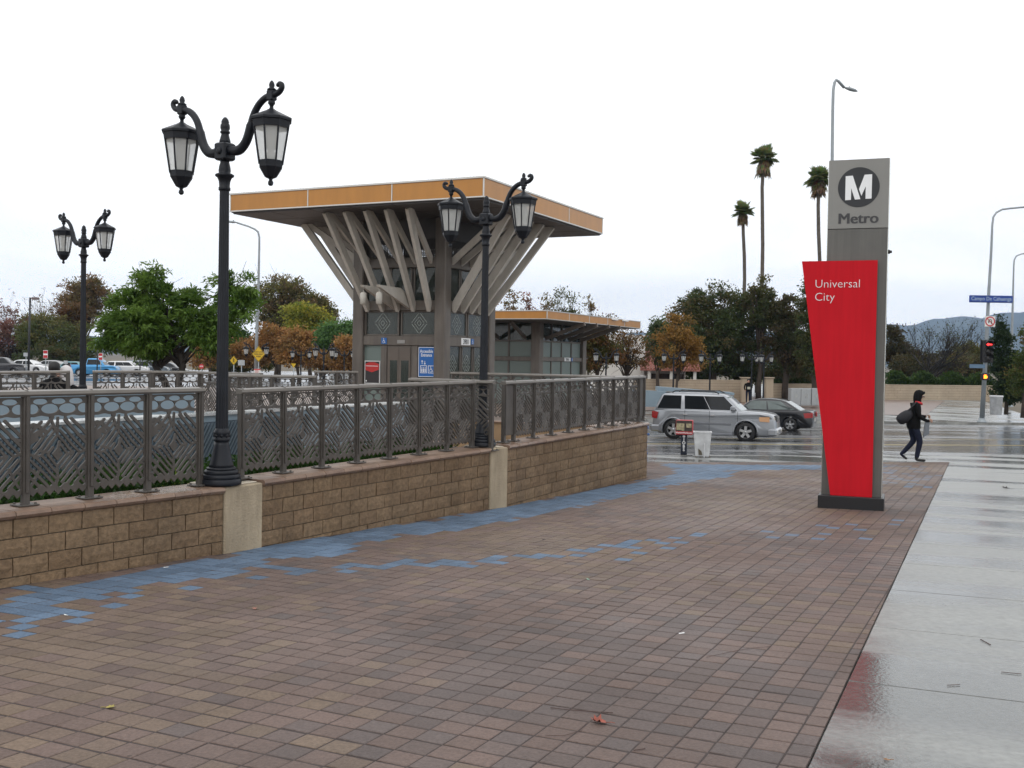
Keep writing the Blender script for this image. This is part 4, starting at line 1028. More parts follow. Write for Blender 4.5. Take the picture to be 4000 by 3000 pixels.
# ================================================================== glass pavilion
pv = thing('glass_pavilion', 'low glass station pavilion with orange edged roof beyond the tower', 'pavilion', (-.06, 49.6, GB), R(-26.2))
a2 = 2.70
for sx in (-1, 1):
    for sy in (-1, 1):
        b = MB(); x0, x1 = sorted((sx*a2, sx*(a2-.42))); y0, y1 = sorted((sy*a2, sy*(a2-.42))); b.bbox(x0, x1, y0, y1, 0, zt(3.24), .02); b.build('column', TW, pv)
i2 = a2 - .42
for k in range(4):
    M_ = on_face(k); nm = 4; w = 2*i2/nm
    b = MB(); b.bbox(-i2, i2, -a2+.06, -a2+.26, zt(1.555), zt(1.745), .01, M=M_); b.bbox(-i2, i2, -a2+.1, -a2+.22, zt(2.40), zt(2.47), .01, M=M_); b.build('beam', TW, pv)
    for q in range(1, nm): b = MB(); b.bbox(-i2+q*w-.04, -i2+q*w+.04, -a2+.11, -a2+.21, 0, zt(1.553), .006, M=M_); b.bbox(-i2+q*w-.04, -i2+q*w+.04, -a2+.11, -a2+.21, zt(1.747), zt(3.24), .006, M=M_); b.build('mullion', TW, pv)
    for q in range(nm):
        for (z0, z1, g_) in ((.02, zt(1.553), FROST), (zt(1.747), zt(2.398), FROST), (zt(2.472), zt(3.23), GLASS)):
            g = MB(); g.box(-i2+q*w+.042, -i2+(q+1)*w-.042, -a2+.15, -a2+.16, z0, z1, M=M_); g.build('pane', g_, pv)
    for q in range(4):
        p_, r_ = Vector((-2.0+q*1.33, -a2+.05, zt(2.55))), Vector((-2.2+q*1.47, -a2-1.9, zt(3.2))); bb = MB(); d_ = (r_-p_).normalized(); s_ = (Vector((1,0,0)) - d_*d_.x).normalized(); u_ = d_.cross(s_)
        c = [(-.045,-.08),(.045,-.08),(.045,.08),(-.045,.08)]; bb.add([p_+s_*i+u_*j for i, j in c]+[r_+s_*i+u_*j for i, j in c], [(3,2,1,0),(4,5,6,7),(0,1,5,4),(1,2,6,5),(2,3,7,6),(3,0,4,7)], M=M_); bb.build('strut', TW, pv)
b = MB(); b.bbox(-1.9, 1.9, -1.6, 1.9, 0, zt(1.6), .02); b.build('stair_head', mat('stair_head', (.16, .18, .18), .6, 0, .1), pv)
np_ = plate('number_plate', .15, .86, zt(1.565), zt(1.735), WHITE, -a2+.06, M1, parent=pv); letter_on('3901', BLACK, np_, .5, zt(1.585), .175, M1, -a2+.037, sx=1.2, bold=.004, depth=.001)
s_ = plate('access_sign', .98, 1.14, zt(1.57), zt(1.73), BLUE_S, -a2+.06, M1, parent=pv); wheelchair(s_, 1.06, zt(1.64), .14, -a2+.037, M1)
s_ = plate('access_sign', -.72, -.56, zt(1.57), zt(1.73), BLUE_S, -a2+.06, parent=pv); wheelchair(s_, -.64, zt(1.64), .14, -a2+.037)
MR = Matrix.Translation((.92, -.42, 0)); HX, HY = 3.6, 5.57; zb2, zt2 = zt(3.24), zt(3.60)
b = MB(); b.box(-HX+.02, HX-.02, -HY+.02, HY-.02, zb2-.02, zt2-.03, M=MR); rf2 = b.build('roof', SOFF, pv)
for k in range(4):
    hx, hy = (HX, HY) if k % 2 == 0 else (HY, HX)
    M_ = MR @ on_face(k); nq = 5 if k % 2 else 3; L5 = 2*hx/nq
    for q in range(nq): b = MB(); b.bbox(-hx+q*L5+.03, -hx+(q+1)*L5-.03, -hy-.012, -hy+.018, zb2+.03, zt2-.04, .003, M=M_); b.build('fascia_panel', ORANGE, rf2)
    b = MB(); b.bbox(-hx-.03, hx+.03, -hy-.035, -hy+.017, zt2-.038, zt2, .004, M=M_); b.bbox(-hx-.02, hx+.02, -hy-.025, -hy+.017, zb2, zb2+.028, .004, M=M_)
    for q in range(1, nq): b.bbox(-hx+q*L5-.025, -hx+q*L5+.025, -hy-.017, -hy+.017, zb2+.03, zt2-.04, .003, M=M_)
    b.bbox(hx-.015, hx+.017, -hy-.017, -hy+.017, zb2+.03, zt2-.04, .003, M=M_); b.build('fascia_trim', TRIM, rf2)
for q in (1.6, 3.0): b = MB(); b.bbox(q-1.05-.5, q-1.05+.1, 0, .12, zt2-.10, zt2-.02, .01, M=MR @ on_face(1) @ Matrix.Translation((1.5, -HX-.14, 0))); b.build('roof_light', WHITE, rf2)

# ================================================================== red-tiled house, far walls, cabinets
ADOBE = mat('white_adobe', (.62, .60, .56), .85, 0, .06, .8, .2, 6); TILE = mat('clay_tile', (.32, .125, .095), .6, 0, .3, 1.5, .2, 10); WOOD_SHADE = mat('timber_and_porch_shade', (.03, .022, .018), .8)
hs = thing('tiled_house', 'white walled house with red clay tile roof behind the autumn trees', 'house', (at(2470, 1440, 84).x, 84, -1.2), R(-6))
b = MB(); b.bbox(-3.2, 1.0, 0, 5, 0, 4.9, .05); b.bbox(1.02, 4.2, 0.4, 5, 0, 2.6, .05); b.build('wall', ADOBE, hs)
b = MB(); b.box(1.5, 4.0, -1.0, .38, .0, 1.9); b.build('porch_shade', WOOD_SHADE, hs)  # dark block painted in for the shade under the porch roof
for (x0, x1, y0, z0, y1, z1, nm) in ((.0, 4.4, .2, 2.9, 4.2, 4.75, 'main'), (.6, 5.2, -1.9, 2.25, .35, 2.85, 'porch')):
    b = MB(); b.add([(x0,y0,z0),(x1,y0,z0),(x1,y1,z1),(x0,y1,z1),(x0,y0,z0-.12),(x1,y0,z0-.12),(x1,y1,z1-.12),(x0,y1,z1-.12)], [(0,1,2,3),(4,7,6,5),(0,4,5,1),(1,5,6,2),(2,6,7,3),(3,7,4,0)]); rr_ = b.build('roof', TILE, hs)
    tl = MB(); n_ = int((x1-x0)/.24); rows = int(math.hypot(y1-y0, z1-z0)/.42)
    for i in range(n_):
        for r in range(rows):
            t0, t1 = r/rows, (r+1.12)/rows; p0, p1 = Vector((x0+.12+i*.24, y0+(y1-y0)*t0, z0+(z1-z0)*t0+.05)), Vector((x0+.12+i*.24, y0+(y1-y0)*min(1,t1), z0+(z1-z0)*min(1,t1)+.02))
            tl.tube([p0, p1], [.09, .07], 6, sm=False)
    tag(tl.build('tile_rows', TILE, rr_), kind='stuff')
for xq in (1.3, 3.0, 4.8): b = MB(); b.bbox(xq-.12, xq+.12, -1.75, -1.5, 0, 2.2, .02); b.build('porch_post', ADOBE, hs)
b = MB(); b.bbox(-1.5, -.7, -.06, -.002, 2.9, 4.1, .02); b.build('shutter', WOOD_SHADE, hs)
FARW = mat('far_block', (.40, .325, .24), .85, 0, .12, .8, .3, 3)
def far_wall(label, x0, x1, yt, Y0, Y1, zbase, cap=True):
    p, q = at(x0, yt, Y0), at(x1, yt + .0175*(x1-x0)*.4, Y1); d, n, L = frame2(p.to_2d(), q.to_2d()); ztop = (p.z + q.z)/2
    t = thing('boundary_wall', label, 'wall', (p.x, p.y, zbase - .2), math.atan2(d.y, d.x), 'tan block walls across the street')
    h = ztop - zbase + .2; rows = max(3, int(h/.2)); rh = h/rows
    b = MB(); b.box(0, L, .03, .30, 0, h - .01); b.build('core', MORTAR, t)
    nb = 0
    for r in range(rows):
        b = MB(); x = -(r % 2)*.3; 
        while x < L:
            x0_, x1_ = max(0, x)+.006, min(L, x+.6)-.006
            if x1_ > x0_ + .05: b.box(x0_, x1_, random.uniform(-.006, .006), .031, r*rh + .008, (r+1)*rh - .006)
            x += .6
        tag(b.build('block_course', FARW, t), kind='stuff')
    b = MB(); b.bbox(-.02, L+.02, -.03, .34, h - .008, h + .06, .01); b.build('cap', FARW, t)
far_wall('tan block wall behind the silver car and far lamps', 2480, 2895, 1484, 78, 80, -1.2)
far_wall('long tan block wall beyond the crossing below the hedge', 3015, 3900, 1502, 84, 92, -1.12)
for (px, lab) in ((2908, 'tan gate pillar left of the standing person across the street'), (3002, 'tan gate pillar right of the standing person across the street')):
    p = at(px, 1575, 79); t = thing('gate_pillar', lab, 'pillar', (p.x, 79, -1.3), 0, 'gate pillars'); h = Z(px, 1478, 79) + 1.3
    b = MB(); b.bbox(-.28, .28, -.28, .28, 0, h, .03); b.build('shaft', FARW, t); b = MB(); b.bbox(-.34, .34, -.34, .34, h + .002, h + .09, .02); b.build('cap', FARW, t)
CAB = mat('cabinet_grey', (.36, .38, .39), .45, .2, .08, 1)
for q, px in enumerate((3108, 3148, 3190)):
    p = at(px, 1585, 74); t = thing('utility_cabinet', ['grey utility cabinet farthest from the red panel', 'middle one of three grey utility cabinets', 'grey utility cabinet half hidden by the red panel'][q], 'cabinet', (p.x, 74, p.z), R(4), 'utility cabinets across the street')
    b = MB(); b.bbox(-.36, .36, 0, .6, 0, 1.22, .015); b.build('case', CAB, t)
    for s in (-1, 1):
        b = MB(); b.bbox(min(s*.01, s*.34), max(s*.01, s*.34), -.02, -.002, .06, 1.14, .005); d_ = b.build('door', CAB, t); h_ = MB(); h_.bbox(s*.06-.015, s*.06+.015, -.045, -.021, .55, .85, .004); h_.build('handle', STEEL_E, d_)
# blue-grey stair portal across the street
p = at(2520, 1582, 62); t = thing('stair_portal', 'blue grey angular stair portal behind the tail of the silver car', 'portal', (p.x, 62, p.z - .1), R(-4))
def zz_(px, py): return Z(px, py, 62) - p.z + .1
xq = [at(q, 1550, 62).x - p.x for q in (2440, 2525, 2603, 2570, 2870)]
b = MB(); b.prism([(xq[0], 0), (xq[2]-.35, 0), (xq[2], zz_(2603, 1530)), (xq[1], zz_(2525, 1525)), (xq[0], zz_(2450, 1522))], 0, .6); b.build('cheek_wall', PARA, t)
b = MB(); b.prism([(xq[3], zz_(2570, 1528)), (xq[4], zz_(2870, 1545)), (xq[4], zz_(2870, 1535)), (xq[3], zz_(2565, 1512))], .61, 2.6); b.build('sloping_lid', PARA, t)
b = MB(); b.prism([(xq[2]+.2, 0), (xq[4], 0), (xq[4], zz_(2870, 1548)), (xq[3], zz_(2570, 1532))], .9, 2.2); b.build('side_wall', PARA, t)
# ================================================================== trees and planting
LEAF = mat_attr('leaf', .55, .3, 0, leaf=True, gvar=.2, gs=3)
BARK = mat('bark', (.055, .042, .032), .9, 0, .3, 3, .5, 20); BARK_D = mat('bark_dark', (.025, .021, .018), .9, 0, .3, 3, .5, 20); BARK_P = mat('palm_bark', (.10, .085, .07), .9, 0, .3, 4, .6, 9)
def leaves_mesh(name, C, N_dir, size, cols, droop=0.0, aspect=.55, rng=RNG):
    """one little pointed leaf (two triangles, folded) per centre"""
    n = len(C); d = N_dir + rng.normal(0, .6, (n, 3)); d[:, 2] -= droop; d /= np.linalg.norm(d, axis=1, keepdims=True) + 1e-9
    r = rng.normal(0, 1, (n, 3)); s = np.cross(d, r); s /= np.linalg.norm(s, axis=1, keepdims=True) + 1e-9
    L = (size * rng.uniform(.6, 1.3, n))[:, None]; W = L * aspect
    nr = np.cross(d, s) * W * .3
    V = np.stack([C, C + d*L*.5 + s*W*.5 + nr, C + d*L, C + d*L*.5 - s*W*.5 + nr], 1).reshape(-1, 3)
    i = np.arange(n) * 4
    me = bpy.data.meshes.new(name); me.vertices.add(4*n); me.vertices.foreach_set('co', V.astype(np.float32).ravel())
    F = np.stack([i, i+1, i+2, i, i+2, i+3], 1).reshape(-1)
    me.loops.add(6*n); me.loops.foreach_set('vertex_index', F.astype(np.int32)); me.polygons.add(2*n)
    me.polygons.foreach_set('loop_start', np.arange(0, 6*n, 3, dtype=np.int32)); me.polygons.foreach_set('loop_total', np.full(2*n, 3, np.int32))
    me.materials.append(LEAF); me.update(calc_edges=True); set_tint(me, np.repeat(cols, 4, axis=0)); return me
def crown_points(blobs, nclump, per, spread, rng, hollow=.35):
    """clump centres inside a set of ellipsoids, more of them near the skin, then leaves round each clump"""
    w = np.array([b[3]*b[4]*b[5] for b in blobs]) ** .8; w /= w.sum(); cen = []; out = []
    for _ in range(nclump):
        b = blobs[rng.choice(len(blobs), p=w)]; v = rng.normal(0, 1, 3); v /= np.linalg.norm(v); r = (hollow + (1-hollow) * rng.random() ** .5) * rng.uniform(.82, 1.1)
        cen.append(np.array(b[:3]) + v * r * np.array(b[3:6])); out.append(v)
    cen = np.array(cen); out = np.array(out); k = np.repeat(np.arange(nclump), per)
    sp = spread * rng.uniform(.5, 1.4, nclump)
    off = np.clip(rng.normal(0, 1, (len(k), 3)), -1.7, 1.7) * sp[k][:, None] * np.array([1, 1, .62])
    return cen, cen[k] + off, out[k], k
def tint_clumps(k, nclump, cols, rng, jit=.2):
    cols = np.array(cols); pick = rng.integers(0, len(cols), nclump); base = cols[pick][k]
    leafmix = cols[rng.integers(0, len(cols), len(k))]; base = base * .72 + leafmix * .28
    return base * 1.25 * rng.uniform(1 - jit, 1 + jit, (len(k), 1))
def tree(name, label, base, blobs, cols, nclump=120, per=60, spread=.35, leaf=.14, trunk_r=.16, bark=BARK, fork=.45, droop=.15, limbs=14, lean=(0, 0), group=None, cat='tree', seed=1, aspect=.55, hollow=.35, stems=1, twigs=0):
    rng = np.random.default_rng(seed); t = thing(name, label, cat, base, rng.uniform(0, 6) * 0, group)
    nclump = int(nclump*.8); cen, C, D, k = crown_points(blobs, nclump, int(per*1.35), spread*.70, rng, hollow)
    link('crown', leaves_mesh('crown', C, D, leaf, tint_clumps(k, nclump, cols, rng), droop, aspect, rng), t)
    top = max(b[2] + b[5] for b in blobs); cx = np.mean([b[0] for b in blobs]); cy = np.mean([b[1] for b in blobs]); mb = MB()
    zf = fork * top
    for s in range(stems):
        sx = (s - (stems-1)/2) * trunk_r * 3; f = Vector((cx*.5 + lean[0] + sx*2, cy*.5 + lean[1], zf))
        p0 = Vector((sx, 0, -.1)); mb.tube([p0, p0.lerp(f, .3) + Vector((rng.normal(0, .05), 0, 0)), p0.lerp(f, .7) + Vector((rng.normal(0, .08), 0, 0)), f], [trunk_r*1.15, trunk_r, trunk_r*.85, trunk_r*.7], 9)
        for q in rng.permutation(nclump)[:limbs]:
            c = Vector(cen[q]); st = p0.lerp(f, rng.uniform(.6, 1)); mid = st.lerp(c, .5) + Vector((rng.normal(0, .12), rng.normal(0, .12), .12 * (c - st).length))
            r0 = trunk_r * rng.uniform(.3, .5); mb.tube([st, mid, c], [r0, r0*.6, r0*.2], 6)
            for _ in range(twigs):
                e = c + Vector(rng.normal(0, spread*1.6, 3)); mb.tube([mid.lerp(c, rng.uniform(.2, .9)), e], [r0*.22, r0*.08], 4)
    mb.build('trunk', bark, t); return t
def bare_tree(name, label, base, h, cols, n0=3, depth=4, r0=.12, spread=.5, leaves=0, leaf=.12, bark=BARK, group=None, seed=1, lean=0., up=.25):
    rng = np.random.default_rng(seed); t = thing(name, label, 'tree', base, 0, group); mb = MB(); tips = []
    def grow(p, d, L, r, lev):
        q = p + d*L*.5 + Vector(rng.normal(0, .06*L, 3)); e = p + d*L + Vector(rng.normal(0, .08*L, 3)); mb.tube([p, q, e], [r, r*.8, r*.55], 6 if lev < 2 else 4)
        if lev >= depth: tips.append((e, d)); return
        for _ in range(int(rng.integers(2, 4)) + (1 if lev == 0 else 0)):
            nd = (d + Vector(rng.normal(0, spread, 3)) + Vector((0, 0, up))).normalized(); grow(p.lerp(e, rng.uniform(.55, 1)), nd, L*rng.uniform(.6, .85), r*.55, lev+1)
    for _ in range(n0): grow(Vector((rng.normal(0, .1), rng.normal(0, .1), -.1)), Vector((rng.normal(lean, .28), rng.normal(0, .2), 1)).normalized(), h*.34, r0, 0)
    mb.build('trunk', bark, t)
    if leaves:
        P_ = np.array([tuple(x[0]) for x in tips]); k = rng.integers(0, len(tips), leaves); C = P_[k] + rng.normal(0, .16, (leaves, 3)); D = np.array([tuple(x[1]) for x in tips])[k]
        cc = np.array(cols)[rng.integers(0, len(cols), leaves)] * rng.uniform(.7, 1.3, (leaves, 1)); link('crown', leaves_mesh('crown', C, D, leaf, cc, .1, .6, rng), t)
    return t
def TB(px, py, Y): p = at(px, py, Y); return (p.x, p.y, p.z)
def blobs_px(base, Y, L):
    """crown lobes given as picture centre + picture radii, turned into metres round the tree's foot"""
    out = []
    for (x, y, rx, ry) in L:
        p = at(x, y, Y); s = Y / FPX; out.append((p.x - base[0], random.uniform(-.25, .25)*rx*s, p.z - base[2], rx*s, rx*s*.85, ry*s))
    return out
GREEN = [(.055,.105,.022), (.04,.082,.018), (.075,.135,.03), (.03,.062,.016)]
OLIVE = [(.11,.115,.035), (.14,.11,.04), (.085,.095,.03), (.16,.11,.045)]
BROWN = [(.17,.105,.045), (.14,.11,.045), (.10,.095,.03), (.19,.11,.05)]
ORNG = [(.29,.145,.05), (.23,.115,.04), (.33,.19,.065), (.17,.11,.04)]
YELG = [(.28,.27,.035), (.20,.22,.03), (.33,.28,.045), (.13,.17,.03)]
DKGR = [(.04,.062,.02), (.052,.075,.022), (.075,.08,.026), (.095,.072,.03)]
REDB = [(.22,.09,.07), (.17,.09,.07), (.14,.09,.06)]
# near feathery green tree
Y = 25.0; base = TB(680, 1520, Y)
t = tree('feathery_tree', 'bright green feathery tree with leaning trunk behind the railings', base, blobs_px(base, Y, [(590,1120,62,85),(600,1060,30,38),(500,1205,78,78),(650,1190,78,78),(560,1280,140,80),(445,1300,60,55),(590,1345,115,48),(735,1190,60,58),(690,1120,30,40),(755,1275,80,70),(890,1110,48,52),(965,1125,38,45),(930,1190,66,56),(985,1210,30,40),(870,1255,80,60),(835,1320,85,52),(410,1340,40,32),(520,1150,40,36)]),
         [(.095,.165,.028),(.075,.14,.022),(.125,.20,.038),(.05,.10,.018)], 470, 66, .15, .135, .085, BARK_D, .28, .55, 30, (-.15, 0), None, 'tree', 5, .28, .10, 2, 2)
FG = 'trees beyond the parking lot'
def far_tree(label, px, Y, L, cols, nclump=90, per=55, sp=.5, leaf=.24, tr=.16, seed=1, group=FG, name='autumn_tree', hollow=.2, droop=.15, bark=BARK, zb=-.8, fork=.4, limbs=14, twigs=0):
    b_ = (at(px, 1440, Y).x, Y, zb); return tree(name, label, b_, blobs_px(b_, Y, L), cols, nclump, per, sp, leaf, tr, bark, fork, droop, limbs, (0,0), group, 'tree', seed, .6, hollow, 1, twigs)
far_tree('tall brown green tree behind the far lamp post', 330, 150, [(290,1150,40,55),(350,1130,45,60),(400,1170,35,50),(260,1210,35,45),(330,1210,70,50)], BROWN, 170, 60, .85, .34, .3, 21, limbs=60, twigs=3)
far_tree('rust brown rounded tree left of the far lamp post', 270, 138, [(265,1240,42,55),(300,1220,30,40)], [(.13,.06,.025),(.10,.06,.02),(.08,.06,.02)], 80, 70, .6, .3, .2, 22)
far_tree('dark green oak behind the red and white sign', 215, 134, [(200,1320,110,70),(130,1300,50,60),(300,1320,60,60),(190,1260,60,40)], [(.085,.10,.03),(.11,.12,.035),(.07,.09,.026),(.13,.11,.035)], 190, 60, .7, .3, .25, 23)
far_tree('small green gold tree beside the parking light', 115, 140, [(115,1255,28,38),(110,1330,40,50)], [(.12,.125,.035),(.16,.12,.04)], 60, 55, .55, .3, .15, 24)
bare_tree('bare_tree', 'pale bare tree between parking light and far lamp', (at(205, 1440, 150).x, 150, -.8), 11.5, BROWN, 5, 4, .13, .42, 500, .22, BARK, FG, 25)
bare_tree('bare_tree', 'reddish bare tree at the picture edge', (at(30, 1440, 140).x, 140, -.8), 10, REDB, 4, 4, .12, .4, 1500, .25, BARK, FG, 26)
far_tree('dull red tree at the picture edge above the dark car', 10, 136, [(5,1330,55,60),(30,1290,30,40),(-80,1320,60,70)], REDB, 90, 60, .7, .28, .2, 27)
far_tree('violet brown shrubby tree right of the red tree', 72, 142, [(75,1330,35,60),(60,1400,50,40)], [(.08,.05,.045),(.07,.055,.035)], 60, 55, .6, .28, .15, 28)
far_tree('low dark green tree over the white sedan', 260, 130, [(240,1390,70,40),(330,1385,60,45),(140,1400,60,35)], DKGR, 120, 70, .5, .24, .18, 29)
far_tree('big olive brown tree behind the street light pole', 1085, 118, [(1080,1140,80,60),(1140,1150,70,60),(1040,1190,60,70),(1170,1200,60,60),(1090,1250,90,60)], [(.14,.115,.045),(.17,.115,.06),(.10,.105,.035),(.14,.135,.035)], 200, 42, .75, .3, .3, 31, limbs=70, twigs=3)
far_tree('yellow green tree in front of the big olive tree', 1215, 104, [(1210,1250,55,45),(1180,1300,55,50),(1240,1235,45,35),(1170,1230,45,40)], YELG, 150, 70, .6, .27, .2, 32)
far_tree('dark olive tree beside the yellow green one', 1255, 120, [(1250,1200,38,40),(1280,1230,30,40),(1220,1190,30,30)], OLIVE, 80, 60, .7, .3, .2, 33, limbs=30)
bare_tree('bare_tree', 'bare yellowish tree against the tower column', (at(1340, 1440, 116).x, 116, -.8), 8.5, [(.2,.15,.05)], 5, 4, .12, .45, 600, .18, mat('bark_pale', (.13, .10, .06), .9), FG, 34)
far_tree('soft green willow left of the tower column', 1320, 98, [(1310,1310,75,42),(1365,1300,50,40),(1260,1330,40,50),(1290,1380,50,60)], [(.075,.15,.04),(.06,.12,.03),(.09,.17,.05)], 160, 80, .55, .26, .2, 35, droop=.9, name='willow_tree')
for q, (px, Y, L) in enumerate(((1080, 92, [(1070,1300,50,35),(1040,1350,60,40),(1110,1350,60,45)]), (1165, 90, [(1160,1330,45,40),(1130,1390,50,35),(1190,1390,50,40)]), (820, 94, [(820,1360,45,45),(790,1400,40,30),(850,1330,35,40)]), (1370, 88, [(1370,1350,45,40),(1340,1400,50,35),(1400,1390,50,50)]), (1000, 96, [(1000,1400,45,30),(960,1370,40,40)]), (1260, 94, [(1260,1410,50,25),(1300,1420,40,22)]))):
    far_tree(['orange brown tree right of the street light pole', 'orange tree behind the single far lantern', 'orange brown tree seen under the feathery tree', 'rust orange tree touching the tower column', 'small orange tree behind the yellow lane sign', 'low orange tree beside the willow'][q], px, Y, L, ORNG, 110, 62, .5, .24, .14, 40+q, 'orange street trees', limbs=20)
far_tree('green tree behind the pedestrian sign', 900, 110, [(880,1350,50,70),(930,1330,40,60),(850,1300,50,50)], GREEN, 110, 62, .7, .3, .2, 47)
far_tree('dark green low tree behind the lane sign post', 960, 108, [(930,1410,90,35),(1040,1420,60,30),(840,1420,60,30)], [(.05,.06,.018),(.08,.07,.02)], 90, 60, .5, .25, .2, 48)
# behind and beside the pavilion
PG = 'autumn trees round the pavilion'
for q, (px, tx, ty, w) in enumerate(((1995,1997,1180,22),(2070,2070,1195,22),(2140,2135,1208,16),(2200,2198,1180,30),(2215,2235,1200,18),(2305,2305,1215,14))):
    far_tree(['reddish slender treetop over the pavilion roof nearest the tower', 'second reddish slender treetop over the pavilion roof', 'lowest leafy treetop over the pavilion roof corner', 'tallest green leaved treetop over the pavilion roof', 'green treetop leaning against the tallest one', 'thin treetop over the far end of the pavilion roof'][q], px, 74, [(tx,ty,w,55),(tx,ty+60,w*1.5,50),(tx-4,ty-20,w*.55,48)], [BROWN, REDB, BROWN, [(.07,.085,.03),(.09,.09,.03)], [(.08,.09,.03)], BROWN][q], 42, 16, .3, .17, .08, 50+q, PG, limbs=26, zb=-1.1, twigs=2)
far_tree('rust green tree at the pavilion corner', 2330, 70, [(2320,1330,45,60),(2360,1290,45,45),(2300,1390,40,60),(2380,1370,50,50)], [(.13,.07,.025),(.08,.08,.022),(.16,.075,.03),(.06,.07,.02)], 150, 62, .42, .17, .12, 58, PG, zb=-1.1, limbs=26)
far_tree('thin leaved brown tree in front of the white house wall', 2440, 72, [(2440,1320,45,55),(2480,1350,50,50),(2430,1400,60,45),(2500,1400,50,40)], [(.14,.08,.03),(.11,.08,.03),(.17,.09,.035)], 60, 32, .4, .17, .12, 59, PG, zb=-1.1, limbs=40, twigs=3)
# dark mass across the street
MG = 'trees across the street'
far_tree('big dark evergreen over the silver car', 2790, 86, [(2740,1190,80,75),(2840,1200,100,80),(2680,1250,70,70),(2780,1290,150,80),(2900,1260,90,100),(2640,1330,60,70),(2860,1380,150,70),(2720,1390,120,70)], DKGR, 430, 75, .55, .22, .35, 61, MG, zb=-1.15, limbs=50, name='evergreen_tree')
far_tree('tall dark tree spire under the highest palm', 2965, 84, [(2968,1110,32,50),(2975,1160,45,50),(3000,1220,60,60)], [(.05,.072,.022),(.08,.085,.028),(.09,.078,.03)], 90, 60, .4, .2, .2, 62, MG, zb=-1.15)
far_tree('dark reddish tree between the evergreen and the red panel', 3070, 84, [(3060,1230,60,70),(3110,1290,70,80),(3040,1330,80,80),(3120,1390,80,70)], [(.06,.058,.024),(.09,.06,.032),(.045,.06,.02)], 210, 70, .5, .21, .25, 63, MG, zb=-1.15)
far_tree('dark tree half hidden behind the red panel', 3190, 80, [(3170,1180,45,60),(3200,1100,60,50),(3140,1080,25,20),(3170,1280,60,80),(3200,1400,70,80)], DKGR, 170, 66, .45, .2, .25, 64, MG, zb=-1.15, limbs=40)
far_tree('yellow leaved street tree behind the silver car roof', 2640, 70, [(2660,1280,50,55),(2630,1330,65,50),(2690,1350,55,50),(2620,1400,55,40),(2720,1400,40,30)], [(.24,.13,.03),(.19,.10,.025),(.13,.09,.025),(.28,.16,.04)], 150, 55, .35, .15, .09, 65, MG, zb=-1.15, limbs=34, twigs=2)
far_tree('drooping green pepper tree over the tiled roof', 2570, 78, [(2575,1275,35,35),(2560,1320,40,45),(2590,1380,35,50)], [(.05,.075,.03),(.07,.095,.035)], 90, 70, .35, .2, .14, 66, MG, zb=-1.15, droop=1.2)
far_tree('low dark shrub mass behind the far lamps', 2880, 90, [(2760,1440,140,45),(2950,1440,140,50),(3090,1440,100,50)], DKGR, 220, 62, .5, .22, .2, 67, MG, zb=-1.15)
# right of the pylon
RG = 'trees beyond the crossing'
bare_tree('bare_tree', 'dark spreading bare tree beyond the crossing', (at(3585, 1480, 100).x, 100, -1.1), 8.6, DKGR, 4, 5, .17, .42, 900, .15, BARK_D, RG, 74, .25, .22)
bare_tree('bare_tree', 'smaller dark bare tree leaning towards the signal', (at(3700, 1480, 106).x, 106, -1.1), 5.2, OLIVE, 3, 4, .12, .5, 900, .2, BARK_D, RG, 72, .3)
far_tree('brown green tree against the grey pylon edge', 3490, 112, [(3485,1325,38,50),(3510,1380,60,50),(3560,1410,60,40)], [(.06,.045,.02),(.045,.045,.016),(.08,.05,.022)], 150, 62, .55, .25, .2, 73, RG, zb=-1.1)
far_tree('low olive brush under the bare tree', 3640, 108, [(3560,1430,80,40),(3680,1420,80,45),(3760,1420,60,40),(3800,1440,60,30)], [(.055,.05,.02),(.075,.055,.022),(.04,.045,.016)], 200, 62, .5, .24, .15, 74, RG, zb=-1.1)
far_tree('green gold tree left of the signal head', 3790, 118, [(3770,1370,40,30),(3810,1380,40,35),(3750,1410,50,30)], [(.075,.085,.02),(.10,.085,.025)], 90, 60, .5, .25, .15, 75, RG, zb=-1.1)
far_tree('dense dark pine behind the traffic signal', 3935, 66, [(3908,1290,24,30),(3915,1340,40,45),(3920,1400,55,60),(3935,1470,65,60),(3940,1530,65,45),(3910,1265,10,22)], [(.018,.035,.014),(.026,.048,.018),(.035,.055,.02)], 260, 80, .26, .13, .12, 76, RG, 'pine_tree', zb=-1.2)
far_tree('leafy green shrub tree at the picture edge', 4000, 62, [(3990,1470,40,50),(4040,1420,70,90),(3985,1545,40,40),(4060,1300,60,70)], [(.05,.08,.02),(.07,.09,.022),(.12,.08,.02)], 140, 62, .35, .15, .12, 77, RG, zb=-1.2)
# hedge along the far wall
p = at(3460, 1500, 96); q = at(3870, 1505, 96); rng = np.random.default_rng(9)
n = 9000; u = rng.random(n); C = np.stack([p.x + (q.x-p.x)*u + rng.normal(0,.1,n), 95 + rng.random(n)*1.5, -.4 + rng.random(n)**.7 * (1.15 + .35*np.sin(u*23))], 1)
tag(link('hedge', leaves_mesh('hedge', C, np.tile([0,-.3,.6],(n,1)), .26, np.array([(.05,.09,.02),(.035,.07,.016),(.07,.11,.025)])[rng.integers(0,3,n)] * rng.uniform(.7,1.3,(n,1)))), 'bright green hedge on top of the long far wall', 'hedge')
p = at(3015, 1495, 95); q = at(3230, 1495, 95); n = 5000; u = rng.random(n); C = np.stack([p.x + (q.x-p.x)*u, 94 + rng.random(n)*1.5, -.4 + rng.random(n)*1.5], 1)
tag(link('hedge', leaves_mesh('hedge', C, np.tile([0,-.3,.6],(n,1)), .26, np.array([(.035,.06,.016),(.045,.07,.02)])[rng.integers(0,2,n)] * rng.uniform(.7,1.3,(n,1)))), 'darker hedge stretch behind the utility cabinets', 'hedge')
